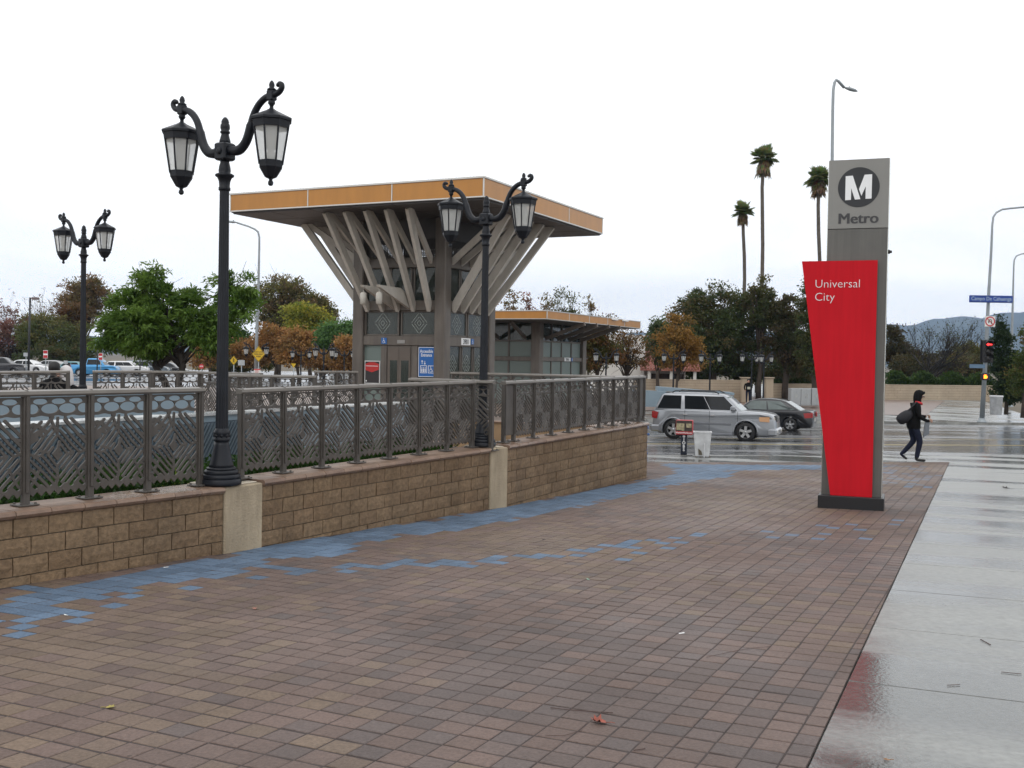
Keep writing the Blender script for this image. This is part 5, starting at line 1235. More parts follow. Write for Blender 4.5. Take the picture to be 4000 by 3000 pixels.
# ground cover in the planter, between wall and parapet
n = 26000; seg = rng.random(n); path_ = [WL[1] + (WL[1]-WL[2]).normalized()*3.2, WL[2], WL[4]]
L1, L2 = (path_[1]-path_[0]).length, (path_[2]-path_[1]).length; s_ = seg*(L1+L2); A = np.where((s_ < L1)[:,None], np.array(path_[0])[None] + (np.array(path_[1]-path_[0])/L1)[None]*s_[:,None], np.array(path_[1])[None] + (np.array(path_[2]-path_[1])/L2)[None]*(s_-L1)[:,None])
off = .52 + rng.random(n)*1.1; bump_ = .07 + .06*np.sin(s_*3.1) * np.sin(off*4) + .08*np.clip(s_ - 3.4, 0, 1.2)/1.2
C = np.stack([A[:,0] - .85*off, A[:,1] + .53*off, .22 + rng.random(n)*bump_*1.5], 1)
tag(link('ground_cover', leaves_mesh('ground_cover', C, np.tile([0,-.2,.9],(n,1)), .055, np.array([(.03,.075,.014),(.045,.10,.02),(.02,.05,.01)])[rng.integers(0,3,n)] * rng.uniform(.7,1.35,(n,1)), 0, .6)), 'low glossy ground cover in the planter behind the railing', 'ground cover', kind='stuff')
p = at(680, 1750, 10.3); n = 60; C = np.tile([p.x, p.y, .25], (n,1)) + rng.normal(0,.03,(n,3))
tag(link('grass_tuft', leaves_mesh('grass_tuft', C, np.tile([.2,-.2,1.0],(n,1)), .22, np.array([(.22,.30,.05)])[np.zeros(n,int)] * rng.uniform(.8,1.2,(n,1)), 0, .07)), 'pale green grass tuft poking out under the first railing', 'grass tuft')
# palms
def palm(label, px, py_top, py_skirt, Y, seed, bend=0.):
    rng = np.random.default_rng(seed); base = (at(px - bend, 1480, Y).x, Y, -1.15); t = thing('fan_palm', label, 'palm tree', base, 0, 'tall fan palms')
    topz = Z(px, (py_top*.62 + py_skirt*.38), Y) - base[2]; tx = at(px, py_top, Y).x - base[0]; mb = MB()
    pts = [(tx*(k/8)**1.5 + .12*math.sin(k*.9+seed), 0, topz*k/8) for k in range(9)]; pts[-1] = (tx, 0, topz); mb.tube(pts, [.26, .22, .2, .19, .18, .17, .17, .16, .16], 8); mb.build('trunk', BARK_P, t)
    R_ = (py_skirt - py_top) * Y / FPX
    V, F, Cc = [], [], []
    def fan(org, d, size, col, nb=13, hang=.0):
        d = Vector(d).normalized(); s = d.cross(Vector((0,0,1)));  s = s.normalized() if s.length > .01 else Vector((1,0,0)); u = s.cross(d).normalized(); pet = size*rng.uniform(.25, .75); hub = org + d*pet + Vector((0,0,-.06*size)); o = len(V)
        w = .02; V.extend([org - s*w, org + s*w, hub + s*w, hub - s*w]); F.append((o,o+1,o+2,o+3)); Cc.extend([col]*4)
        for k in range(nb):
            a = R(-115 + 230*k/(nb-1)); dd = (d*math.cos(a) + s*math.sin(a)).normalized(); l = size*.62*(.75+.25*math.cos(a))*rng.uniform(.85,1.1); side = dd.cross(u).normalized()*size*.065; o = len(V)
            mid = hub + dd*l*.6; tip = hub + dd*l + Vector((0,0,-(.06+hang)*l)) - u*.0; V.extend([hub, mid + side, tip, mid - side]); F.append((o,o+1,o+2,o+3)); c = [x*rng.uniform(.75,1.25) for x in col]; Cc.extend([c]*4)
    org = Vector((tx, 0, topz))
    for k in range(78):
        el = math.asin(rng.uniform(-.45, .98)); az = rng.uniform(0, 2*math.pi); d = (math.cos(az)*math.cos(el), math.sin(az)*math.cos(el), math.sin(el)); g = [(.16,.20,.07),(.12,.165,.055),(.20,.23,.09)][rng.integers(3)]
        fan(org + Vector((0,0,.1)), d, R_*.345*rng.uniform(.75,1.1), g, 15, .12 if el < .2 else -.06)
    def build(nm):
        me = bpy.data.meshes.new(nm); me.from_pydata([tuple(v) for v in V], [], F); me.materials.append(LEAF); set_tint(me, Cc); return link(nm, me, t)
    build('crown'); V.clear(); F.clear(); Cc.clear()
    for k in range(70):
        az = rng.uniform(0, 2*math.pi); z_ = rng.uniform(-.15, 1)*R_*.34; d = (math.cos(az)*.75, math.sin(az)*.75, -1); fan(org + Vector((0,0,-z_*.75 + .1)), d, R_*.30*rng.uniform(.7,1.1), [(.25,.17,.11),(.19,.135,.09),(.27,.20,.11),(.19,.19,.08)][rng.integers(4)], 9, .25)
    build('dead_skirt')
palm('shortest fan palm furthest from the pylon', 2903, 783, 898, 105, 3)
palm('tallest fan palm between its two neighbours', 2985, 562, 708, 100, 4, 22)
palm('fan palm directly beside the grey pylon', 3201, 642, 790, 100, 5)
# ================================================================== vehicles
TYRE = mat('tyre', (.014, .014, .015), .7, 0, .1); RIM = mat('alloy', (.48, .49, .50), .3, .8, .05); CGLASS = mat('car_glass', (.012, .014, .016), .05, 0, 0, spec=.35); WSG = mat('windscreen', (.20, .25, .24), .05, 0, .1, spec=.8)
CGLASS2 = mat('car_glass_light', (.10, .13, .125), .05, 0, .25, 2, spec=.8)
HEADL = mat('headlight', (.62, .60, .55), .1, .2, .05, spec=.8); AMBER = mat('amber_lens', (.55, .30, .15), .15); TAIL = mat('tail_lamp', (.30, .012, .012), .2, 0, .1); TRIMB = mat('black_trim', (.02, .02, .022), .5); CHROME = mat('chrome', (.6, .6, .61), .15, 1, .02)
PLATE = mat('licence_plate', (.6, .6, .58), .5)
def paint(name, c, metal=.5): return mat('paint_' + name, c, .28, metal, .04, 1, coat=.6)
def offset_poly(poly, d):
    n = len(poly); out = []; ar = sum(poly[i-1][0]*poly[i][1] - poly[i][0]*poly[i-1][1] for i in range(n)); sg = 1 if ar > 0 else -1
    for i in range(n):
        a, b, c = Vector(poly[i-1]), Vector(poly[i]), Vector(poly[(i+1) % n]); e0 = (b-a).normalized(); e1 = (c-b).normalized()
        nn_ = Vector((-(e0.y+e1.y), e0.x+e1.x)); nn_ = nn_.normalized() if nn_.length > 1e-6 else Vector((0,0)); out.append(tuple(b + nn_*sg*d))
    return out
def shell(poly, wfun, ch=.05):
    """side profile swept across the car: rounded shoulders, width follows height"""
    mb = MB(); n = len(poly); ins = offset_poly(poly, ch); ins2 = offset_poly(poly, ch*.35); tri = _tri(ins)
    rows = [(ins, -1, 0), (ins2, -1, ch*.35), (poly, -1, ch), (poly, 0, 0), (poly, 1, ch), (ins2, 1, ch*.35), (ins, 1, 0)]; V = []
    for pl_, s, dy in rows:
        for (x, z) in pl_: V.append((x, s*(wfun(x, z) - dy), z))
    ar = sum(poly[i-1][0]*poly[i][1] - poly[i][0]*poly[i-1][1] for i in range(n)); F = []
    F += [tuple(t) for t in tri] + [tuple(6*n + i for i in reversed(t)) for t in tri]
    for r in range(6):
        for i in range(n): j = (i+1) % n; q = (r*n+i, r*n+j, (r+1)*n+j, (r+1)*n+i); F.append(tuple(reversed(q)) if ar > 0 else q)
    mb.add(V, F, 0, False); return mb
def soft(o):
    o.data.polygons.foreach_set('use_smooth', [True]*len(o.data.polygons)); o.data.set_sharp_from_angle(angle=R(38)); return o
def arch(cx, r, z0, n=9):
    a0 = math.asin(max(-1, min(1, (z0 - .36*0) / r))) if False else 0
    return [(cx + r*math.cos(t), r*math.sin(t)) for t in [math.pi*k/(n-1) for k in range(n)]]
def wheel(parent, x, y, r, w, side):
    M_ = Matrix.Translation((x, y, r)) @ Matrix.Rotation(math.pi/2, 4, 'X'); b = MB(); b.lathe([(r*.64,-w/2),(r*.92,-w/2),(r,-w*.33),(r,w*.33),(r*.92,w/2),(r*.64,w/2)], 28, M=M_, cap=False); wh = b.build('wheel', TYRE, parent)
    b = MB(); s = -side; f = side
    b.lathe([(r*.66,-w*.46),(r*.62,-w*.40),(r*.60,-w*.05),(r*.60,w*.05),(r*.62,w*.40),(r*.66,w*.46)], 24, M=M_, cap=False)
    for k in range(5):
        a = 2*math.pi*k/5 + .3; c, s_ = math.cos(a), math.sin(a); yy = y + side*w*.36
        p0, p1 = Vector((c*.05*r, s_*.05*r)), Vector((c*.64*r, s_*.64*r)); n_ = Vector((-s_, c)); q = [p0 - n_*.12*r, p1 - n_*.15*r, p1 + n_*.15*r, p0 + n_*.12*r]
        b.add([(x+v.x, yy, r+v.y) for v in q] + [(x+v.x, yy - side*.03, r+v.y) for v in q], [(0,1,2,3),(7,6,5,4),(0,4,5,1),(2,6,7,3)])
    b.lathe([(r*.02,0),(r*.14,.0),(r*.14,.03),(r*.02,.035)], 12, M=Matrix.Translation((x, y + side*w*.34, r)) @ Matrix.Rotation(-side*math.pi/2, 4, 'X')); b.build('rim', RIM, wh)
    b = MB(); b.lathe([(.01,-.01),(r*.6,-.01),(r*.6,.01),(.01,.01)], 20, M=Matrix.Translation((x, y - side*w*.15, r)) @ Matrix.Rotation(math.pi/2, 4, 'X'), cap=False); b.build('brake_shade', TRIMB, wh)
def car(name, label, cat, loc, rz, col, L=4.6, W=1.8, H=1.45, wb=2.7, xr=.95, wr=.32, belt=.95, prof='sedan', group=None, detail=True, glass_m=None):
    """nose towards +x, origin on the ground under the middle"""
    t = thing(name, label, cat, loc, rz, group); gm_ = glass_m or CGLASS
    x0 = -L/2; xf = x0 + xr + wb; xrr = x0 + xr; cl = wr*.62; ra = wr*1.17; hw = W/2
    if prof == 'suv':
        top = [(x0+.02,cl+.05),(x0,cl+.28),(x0+.06,belt*.86),(x0+.05,belt),(x0+.10,belt+.03),(x0+L*.70,belt+.03),(x0+L*.74,belt+.02),(x0+L*.85,belt-.015),(x0+L*.935,belt-.055),(x0+L*.968,belt-.12),(x0+L*.985,belt-.26),(x0+L*.995,cl+.34),(x0+L,cl+.16),(x0+L*.985,cl)]
        cab = [(x0+.10,belt-.02),(x0+.18,belt+.22),(x0+.34,H-.12),(x0+.46,H-.05),(x0+.8,H-.01),(x0+L*.42,H),(x0+L*.54,H-.02),(x0+L*.60,H-.09),(x0+L*.735,belt-.02)]
    elif prof == 'van':
        top = [(x0+.02,cl+.05),(x0,cl+.28),(x0+.03,belt),(x0+L*.80,belt),(x0+L*.93,belt-.06),(x0+L*.985,belt-.25),(x0+L,cl+.25),(x0+L*.99,cl)]
        cab = [(x0+.05,belt-.02),(x0+.10,H-.10),(x0+.22,H),(x0+L*.58,H),(x0+L*.66,H-.08),(x0+L*.82,belt-.02)]
    elif prof == 'pickup':
        top = [(x0+.02,cl+.1),(x0,belt-.05),(x0+.05,belt+.02),(x0+L*.74,belt),(x0+L*.93,belt-.05),(x0+L*.985,belt-.2),(x0+L,cl+.25),(x0+L*.99,cl)]
        cab = [(x0+L*.34,belt-.02),(x0+L*.36,H-.06),(x0+L*.40,H),(x0+L*.58,H),(x0+L*.63,H-.06),(x0+L*.74,belt-.02)]
    else:
        top = [(x0+.06,cl),(x0,cl+.22),(x0+.02,belt*.72),(x0+.06,belt-.02),(x0+.16,belt+.03),(x0+L*.16,belt+.05),(x0+L*.70,belt),(x0+L*.78,belt-.03),(x0+L*.93,belt-.16),(x0+L*.985,belt-.32),(x0+L,cl+.14),(x0+L*.985,cl)]
        cab = [(x0+L*.115,belt+.01),(x0+L*.20,belt+.24),(x0+L*.29,H-.07),(x0+L*.40,H-.005),(x0+L*.50,H),(x0+L*.58,H-.04),(x0+L*.66,H-.17),(x0+L*.755,belt-.03)]
    def chaikin(p):
        o = [p[0]]
        for a_, b_ in zip(p[:-1], p[1:]): a_, b_ = Vector(a_), Vector(b_); o += [tuple(a_.lerp(b_, .22)), tuple(a_.lerp(b_, .78))]
        return o + [p[-1]]
    top = chaikin(top); cab = chaikin(cab)
    def ar_(cx): return [(cx + ra*math.cos(q), max(cl, wr + ra*math.sin(q))) for q in [math.radians(-25 + 230*k/12) for k in range(13)]]
    low = [top[-1]] ; bottom = [(xf+ra*1.0, cl)] + [p for p in [(xf + ra*math.cos(R(a_)), wr + ra*math.sin(R(a_))) for a_ in range(0, 181, 18)] if p[1] >= cl] + [(xf-ra, cl), (xrr+ra, cl)] + [p for p in [(xrr + ra*math.cos(R(a_)), wr + ra*math.sin(R(a_))) for a_ in range(0, 181, 18)] if p[1] >= cl] + [(xrr-ra, cl)]
    poly = list(reversed(top)); poly = [p for p in poly]; full = top[::-1]
    # walk: start rear-bottom, over the top to the nose, then back along the sill with both arches
    outline = list(top) + bottom
    # tidy duplicates
    o2 = [];
    for p in outline:
        if not o2 or (Vector(p) - Vector(o2[-1])).length > .012: o2.append(p)
    def wbody(x, z):
        e = abs(x) / (L/2); k = 1 - .13 * max(0, (e - .72) / .28) ** 2; zz = (z - cl) / (belt - cl); return hw * k * (1 - .035 * max(0, zz - .55) - .05*max(0, .25 - zz))
    pm = paint(*col) if isinstance(col, tuple) and isinstance(col[0], str) else col
    soft(shell(o2, wbody, .06).build('body', pm, t))
    tap = .17 if prof != 'van' else .08
    def wcab(x, z): return (hw*.945) * (1 - tap * max(0, (z - belt) / (H - belt)))
    soft(shell(cab, wcab, .075).build('cabin', pm, t))
    # side windows: sit a few mm proud of the tapered cabin sides
    zlo, zhi = belt + .045, H - .115
    def edge_x(z, front):
        pts = cab; seg = []
        for i in range(len(pts)):
            a, b = pts[i-1], pts[i]
            if (a[1]-z)*(b[1]-z) <= 0 and a[1] != b[1]: seg.append(a[0] + (b[0]-a[0])*(z-a[1])/(b[1]-a[1]))
        return max(seg) if front else min(seg)
    bl, bh, fl, fh = edge_x(zlo, False)+.09, edge_x(zhi, False)+.08, edge_x(zlo, True)-.12, edge_x(zhi, True)-.08
    cuts = {'suv': [.0, .30, .35, .665, .672, 1.0], 'van': [0, .42, .46, .72, .75, 1], 'pickup': [0, .95, 1, 1, 1, 1]}.get(prof, [0, .12, .14, .52, .55, 1.0])
    def lerp(a, b, k): return a + (b-a)*k
    for s in (-1, 1):
        for c in range(0, 6, 2):
            k0, k1 = cuts[c], cuts[c+1]
            if k1 - k0 < .05: continue
            if prof == 'sedan' and c == 0: continue
            q = [(lerp(bl, fl, k0), zlo), (lerp(bl, fl, k1), zlo), (lerp(bh, fh, k1), zhi), (lerp(bh, fh, k0), zhi)]; b = MB()
            if prof == 'sedan' and c == 2: q[0] = (bl + .12, zlo + .05); q.insert(0, (bl + .3, zlo)); q[-1] = (bh + .12, zhi)
            n_ = len(q); vs = [(x, s*(wcab(x, z)+.004), z) for x, z in q]; cx_ = sum(p[0] for p in q)/n_; vs2 = [(x, s*(wcab(x, z)-.012), z) for x, z in q]
            f0 = tuple(range(n_)) if s < 0 else tuple(reversed(range(n_))); b.add(vs + vs2, [f0] + [(i, (i+1) % n_, n_+(i+1) % n_, n_+i) for i in range(n_)]); b.build('side_window', gm_, t)
    # windscreen and rear glass
    for front in (True, False):
        x_lo, x_hi = edge_x(belt+.03, front), edge_x(H-.13, front); e = 1 if front else -1; z_lo, z_hi = belt+.03, H-.13; b = MB(); k = .006
        vs = [(x_lo+e*k, -wcab(0, z_lo)+.10, z_lo+k), (x_lo+e*k, wcab(0, z_lo)-.10, z_lo+k), (x_hi+e*k, wcab(0, z_hi)-.10, z_hi+k), (x_hi+e*k, -wcab(0, z_hi)+.10, z_hi+k)]
        b.add(vs, [(0,1,2,3) if front else (3,2,1,0)]); b.build('windscreen' if front else 'rear_window', (WSG if front else gm_) if detail else gm_, t)
    for x in (xrr, xf):
        for s in (-1, 1): wheel(t, x, s*(hw - .125), wr, .23, s)
    b = MB(); b.box(x0+.25, x0+L-.25, -hw+.18, hw-.18, cl-.02, cl+.35); b.build('underbody', TRIMB, t)
    if not detail: 
        for s in (-1, 1): b = MB(); b.bbox(x0+L-.20, x0+L-.045, s*hw*.72-.15, s*hw*.72+.15, belt-.36, belt-.22, .03); b.build('headlight', HEADL, t); b = MB(); b.bbox(x0-.005, x0+.14, s*hw*.76-.12, s*hw*.76+.12, belt-.2, belt-.04, .02); b.build('taillight', TAIL, t)
        return t
    suv = prof == 'suv'
    for s in (-1, 1):
        # lamps wrap the corners
        b = MB(); z0_, z1_ = (belt-.36, belt-.16) if suv else (belt-.33, belt-.20); xx = x0+L*.945
        def cor(x, z, pr=.006): return (x, s*(wbody(x, z)+pr-.02), z)
        q = [cor(xx-.34, z0_+.02), cor(xx-.02, z0_), cor(xx+.02, z0_), cor(xx+.02, z1_), cor(xx-.05, z1_), cor(xx-.36, z1_-.02)]
        b.add([(x, y+s*.022, z) for x, y, z in q] , [tuple(range(6)) if s < 0 else tuple(reversed(range(6)))]); b.build('turn_lamp', AMBER if suv else HEADL, t)
        b = MB(); b.bbox(x0+L*.955, x0+L*.985, min(s*hw*.45, s*hw*.86), max(s*hw*.45, s*hw*.86), z0_, z1_-.03, .02); b.build('headlight', HEADL, t)
        b = MB(); zt0, zt1 = (belt-.36, belt-.06) if suv else (belt-.30, belt-.03)
        q = [(x0+.03, zt0+.02), (x0+(.20 if suv else .34), zt0), (x0+(.26 if suv else .40), zt1-.05), (x0+.05, zt1)]
        b.add([(x, s*(wbody(x, z)+.003), z) for x, z in q], [(0,1,2,3) if s < 0 else (3,2,1,0)]); b.bbox(x0-.012, x0+.09, min(s*hw*.62, s*hw*.88), max(s*hw*.62, s*hw*.88), zt0+.02, zt1-.02, .02); b.build('taillight', TAIL, t)
        b = MB(); mx_ = edge_x(belt+.1, True)-.18; b.bbox(mx_-.12, mx_+.06, min(s*(hw*.95), s*(hw*.95+.22)), max(s*(hw*.95), s*(hw*.95+.22)), belt+.03, belt+.21, .04); b.build('mirror', pm, t)
        for k in ((.28, .50) if suv else (.36, .58)):
            xx = x0 + L*k; b = MB(); y_ = wbody(xx, belt-.15); b.bbox(xx-.09, xx+.09, min(s*(y_-.01), s*(y_+.035)), max(s*(y_-.01), s*(y_+.035)), belt-.19, belt-.15, .01); b.build('door_handle', CHROME if suv else pm, t)
        for k in ((.275, .475, .70) if suv else (.30, .505, .715)):   # shut lines
            xx = x0 + L*k; b = MB(); zs = [cl+.12 + q*(belt-cl-.12)/5 for q in range(6)]
            for a_, c_ in zip(zs[:-1], zs[1:]): b.add([(xx-.007, s*(wbody(xx, a_)+.002), a_), (xx+.007, s*(wbody(xx, a_)+.002), a_), (xx+.007, s*(wbody(xx, c_)+.002), c_), (xx-.007, s*(wbody(xx, c_)+.002), c_)], [(0,1,2,3) if s < 0 else (3,2,1,0)])
            b.build('door_seam', TRIMB, t)
        for cx in (xrr, xf):
            b = MB(); b.tube([(cx + (ra+.02)*math.cos(q), s*(hw*.985), wr + (ra+.02)*math.sin(q)) for q in [math.radians(-8 + 196*k/14) for k in range(15)]], .03 if suv else .014, 6); b.build('wheel_arch', pm, t)
        b = MB(); b.bbox(xrr+ra+.03, xf-ra-.03, min(s*(hw-.06), s*(hw+.015)), max(s*(hw-.06), s*(hw+.015)), cl-.03, cl+.07, .02); b.build('sill', (MATS['paint_silver'] if suv else TRIMB) if not suv else mat('sill_grey', (.18,.19,.21), .4, .3), t)
        if suv:
            b = MB(); b.tube([(x0+.75, s*hw*.70, H-.01), (x0+.85, s*hw*.70, H+.06), (x0+L*.50, s*hw*.70, H+.065), (x0+L*.54, s*hw*.70, H-.01)], .022, 6); b.build('roof_rail', TRIMB, t)
            b = MB(); b.bbox(xrr+ra+.1, xf-ra-.1, min(s*(hw-.02), s*(hw+.022)), max(s*(hw-.02), s*(hw+.022)), belt-.52, belt-.44, .01); b.build('side_moulding', mat('sill_grey', (.18,.19,.21), .4, .3), t)
    if suv:
        b = MB(); b.tube([(x0+1.1, -hw*.70, H+.06), (x0+1.1, hw*.70, H+.06)], .02, 6); b.tube([(x0+2.3, -hw*.70, H+.06), (x0+2.3, hw*.70, H+.06)], .02, 6); b.build('cross_bar', TRIMB, t)
        b = MB(); b.bbox(x0+L*.965, x0+L*.992, -hw*.40, hw*.40, belt-.38, belt-.14, .02); g = b.build('grille', TRIMB, t)
        for k in range(3): b = MB(); b.box(x0+L*.990, x0+L*.996, -hw*.38, hw*.38, belt-.35+k*.075, belt-.33+k*.075); b.build('grille_bar', CHROME, g)
        b = MB(); b.bbox(x0+L*.93, x0+L+.04, -hw*.96, hw*.96, cl+.02, cl+.30, .06); b.bbox(x0-.06, x0+.35, -hw*.97, hw*.97, cl+.04, cl+.30, .05); b.build('bumper', pm, t)
        for s in (-1, 1): b = MB(); b.lathe([(.07,0),(.07,.02),(.03,.025)], 12, M=Matrix.Translation((x0+L+.035, s*hw*.68, cl+.17)) @ Matrix.Rotation(math.pi/2, 4, 'Y')); b.build('fog_lamp', HEADL, t)
    b = MB(); b.box(x0-.075 if suv else x0-.012, x0-.062 if suv else x0-.002, -.16, .16, cl+.28, cl+.44); b.build('licence_plate', PLATE, t)
    return t
def road_z(x, y): return gz(y) + rdrop((x, y)) + .002
p = at(2797, 1718, 41.2)
car('silver_suv', 'silver sport utility car with roof rails crossing the wet street', 'car', (p.x, 41.2, road_z(p.x, 41.2)), R(-20.5), ('silver', (.30, .315, .34)), 4.74, 1.86, 1.80, 2.76, .86, .37, 1.13, 'suv')
p = at(2990, 1668, 50.5)
car('black_sedan', 'black sedan seen from its tail beyond the silver car', 'car', (p.x, 50.5, road_z(p.x, 50.5)), R(180-24), ('black', (.014, .015, .018), ), 4.57, 1.79, 1.51, 2.69, 1.0, .32, .95, 'sedan', None, True, CGLASS2)
# parked cars beyond the railings
PKG = 'cars parked beyond the railings'
def parked(label, px, Y, rz, col, prof, L, H, belt=None, W=1.8, name=None, z=-.77):
    x = at(px, 1440, Y).x; car(name or {'sedan':'parked_car','suv':'parked_suv','van':'parked_van','pickup':'pickup_truck'}[prof], label, {'sedan':'car','suv':'car','van':'van','pickup':'pickup truck'}[prof], (x, Y, z), rz, col, L, W, H, L*.58, L*.2, .33, belt or H*.64, prof, PKG, False, CGLASS)
parked('dark grey parked car at the picture edge', 8, 104, R(8), ('graphite', (.05,.05,.055)), 'suv', 4.8, 1.75, 1.1)
parked('white parked sedan beside the parking light', 112, 112, R(-6), ('white', (.72,.73,.74), 0.), 'sedan', 4.75, 1.48)
parked('silver grey parked sedan behind the seated person', 212, 118, R(-10), ('grey', (.36,.36,.36)), 'sedan', 4.7, 1.42)
parked('teal parked car beside the blue pickup', 283, 108, R(178), ('teal', (.10,.24,.27)), 'sedan', 4.2, 1.42)
parked('bright blue pickup truck behind the far lamp post', 375, 106, R(4), ('blue', (.06,.28,.55)), 'pickup', 4.6, 1.78, 1.1)
parked('small white parked car right of the blue pickup', 452, 122, R(175), ('white', (.72,.73,.74), 0.), 'sedan', 4.2, 1.4)
parked('white parked wagon under the green tree', 498, 110, R(3), ('white', (.72,.73,.74), 0.), 'suv', 4.3, 1.52, 1.0)
parked('slate grey parked van under the green tree', 582, 114, R(2), ('slate', (.16,.19,.22)), 'van', 4.6, 1.6, 1.0)
parked('dark low parked car behind the leaning trunk', 655, 116, R(4), ('graphite', (.05,.05,.055)), 'sedan', 4.4, 1.42)
parked('pale silver car roof right of the near lamp post', 897, 120, R(4), ('silver', (.42,.44,.47)), 'sedan', 4.4, 1.4)
parked('white hatchback beside the tower column', 1375, 102, R(178), ('white', (.72,.73,.74), 0.), 'suv', 4.2, 1.55, 1.0)
# ================================================================== poles, signs, signals
GALV = mat('galvanised', (.30, .33, .35), .45, .5, .1, 1.5); DKPOLE = mat('dark_pole', (.03, .032, .035), .5); YSIGN = mat('sign_yellow', (.62, .40, .012), .45, 0, .05); RSIGN = mat('sign_red', (.50, .025, .03), .45); SGREY = mat('sign_back', (.42, .44, .46), .5, .3)
def pole_light(label, px, py_base_z, Y, path_px, r0, r1, head, group='street lights', name='street_light', mt=GALV):
    """path_px: picture points of pole and arm from foot to head, all at depth Y unless a third value moves it"""
    base = at(path_px[0][0], path_px[0][1], Y); t = thing(name, label, 'street light', (base.x, base.y, py_base_z), 0, group); pts = []
    for q in path_px: w = at(q[0], q[1], Y + (q[2] if len(q) > 2 else 0)); pts.append((w.x - base.x, w.y - base.y, w.z - py_base_z))
    pts[0] = (0, 0, 0)
    k = len(pts); b = MB(); b.tube(pts, [r0 + (r1-r0)*min(1, (pts[i][2]/max(p[2] for p in pts))) for i in range(k)], 10); b.lathe([(r0*1.9,0),(r0*1.9,.05),(r0*1.3,.12),(r0*1.2,.25)], 12); b.build('pole', mt, t)
    if head:
        e = Vector(pts[-1]); d = (e - Vector(pts[-2])).normalized(); d.z *= .25; d.normalize(); s = d.cross(Vector((0,0,1))).normalized(); u = s.cross(d); L_ = head; b = MB(); V = []; n = 10
        secs = [(0,.05,.05),(.15,.13,.09),(.45,.2,.13),(.8,.17,.11),(1,.05,.04)]
        for (f, w, h) in secs:
            for k_ in range(n): a = 2*math.pi*k_/n; V.append(e + d*f*L_ + s*math.cos(a)*w*L_*.9 + u*(math.sin(a)*h*L_ + .02))
        b.add(V, [(i*n+k_, i*n+(k_+1) % n, (i+1)*n+(k_+1) % n, (i+1)*n+k_) for i in range(4) for k_ in range(n)] + [tuple(range(n)), tuple(reversed(range(4*n, 5*n)))], sm=True); hd = b.build('lamp_head', mt, t)
        b = MB(); b.lathe([(.03,0),(.03,.06),(.01,.08)], 8, M=Matrix.Translation(e + d*L_*.35 + u*.12*L_)); b.build('photocell', GALV, hd)
    return t
pole_light('street light whose head rises above the grey pylon', 3250, gz(56)-.0-.1, 56, [(3238,1640),(3247,1000),(3251,600),(3253,420),(3255,350),(3260,322),(3266,312),(3276,318),(3298,343)], .12, .075, .72)
pole_light('street light with curved arm carrying the street name sign', 3840, -1.5, 60, [(3835,1648),(3850,1400),(3862,1150),(3872,980),(3876,880),(3880,848),(3892,830),(3915,818),(3945,814),(4010,808),(4075,804)], .14, .05, .6)
pole_light('slimmer street light at the picture edge behind the pine', 3952, -1.4, 82, [(3945,1600),(3953,1300),(3957,1150),(3960,1040),(3962,1015),(3970,1000),(3990,992),(4050,985),(4110,980)], .13, .05, .6)
pole_light('street light with arm reaching towards the big lamp', 1000, -.6, 62, [(997,1500),(1003,1300),(1010,1100),(1013,950),(1013,925),(1008,906),(995,895),(970,884),(925,870)], .11, .05, .55)
t = pole_light('dark parking lot light pole at the picture edge', 113, -.78, 88, [(111,1450),(114,1300),(118,1162)], .09, .08, 0, 'parking lot lights', 'parking_light', DKPOLE)
e = at(118, 1163, 88) - Vector(t.location); b = MB(); b.bbox(e.x+.02, e.x+.18, -.04, .04, e.z-.06, e.z-.01, .01); b.bbox(e.x+.18, e.x+.68, -.18, .18, e.z-.16, e.z+.05, .03); b.build('lamp_box', mat('lamp_box', (.16,.12,.12), .5), t)
pole_light('thin dark lot pole behind the blue pickup', 380, -.78, 96, [(379,1450),(380,1400),(381,1352)], .06, .05, 0, 'parking lot lights', 'parking_light', DKPOLE)
pole_light('thin dark lot pole behind the white wagon', 547, -.78, 96, [(547,1450),(547,1400),(548,1340)], .06, .05, 0, 'parking lot lights', 'parking_light', DKPOLE)
# street name sign hung on the second pole
def sign_thing(name, label, px, py, Y, rz=0., cat='sign', group=None): p = at(px, py, Y); return thing(name, label, cat, (p.x, p.y - .12, p.z), rz, group), Y / FPX
t, s = sign_thing('street_name_sign', 'blue street name sign on the curved street light pole', 3866, 1169, 59.8); w, h = 84*s, 14*s
b = MB(); b.bbox(-w, w, -.09, .02, -h, h, .02); b.build('sign_box', mat('name_sign_blue', (.008,.05,.28), .4), t); b = MB(); 
for z_ in (-h+.02, h-.05): b.box(-w+.03, w-.03, -.096, -.0905, z_, z_+.03)
b.build('sign_edge', mat('name_sign_dark', (.005,.03,.16), .4), t); lettering('Campo De Cahuenga', mat('pale_letters', (.42,.52,.62), .5), t, 0, -.094, -.08, .30, depth=.001, sx=.87)
t, s = sign_thing('no_u_turn_sign', 'round no U-turn sign below the street name sign', 3863, 1256, 59.8); r = 20*s
b = MB(); n = 32; circ = lambda q: [(q*math.cos(2*math.pi*k/n), q*math.sin(2*math.pi*k/n)) for k in range(n)]
b.bbox(-r*1.02, r*1.02, -.03, .0, -r*1.02, r*1.02, .01); b.build('plate', mat('sign_white', (.7,.7,.68), .5), t)
b = MB(); q1, q0 = circ(r*.97), circ(r*.74)
b.add([(x,-.034,z) for x, z in q1] + [(x,-.034,z) for x, z in q0], [(k,(k+1) % n,n+(k+1) % n,n+k) for k in range(n)])
b.add([(x,-.0345,z) for x, z in ((-.62*r,.50*r),(-.50*r,.62*r),(.62*r,-.50*r),(.50*r,-.62*r))], [(0,2,1),(0,3,2)]); b.build('red_ring', RSIGN, t)
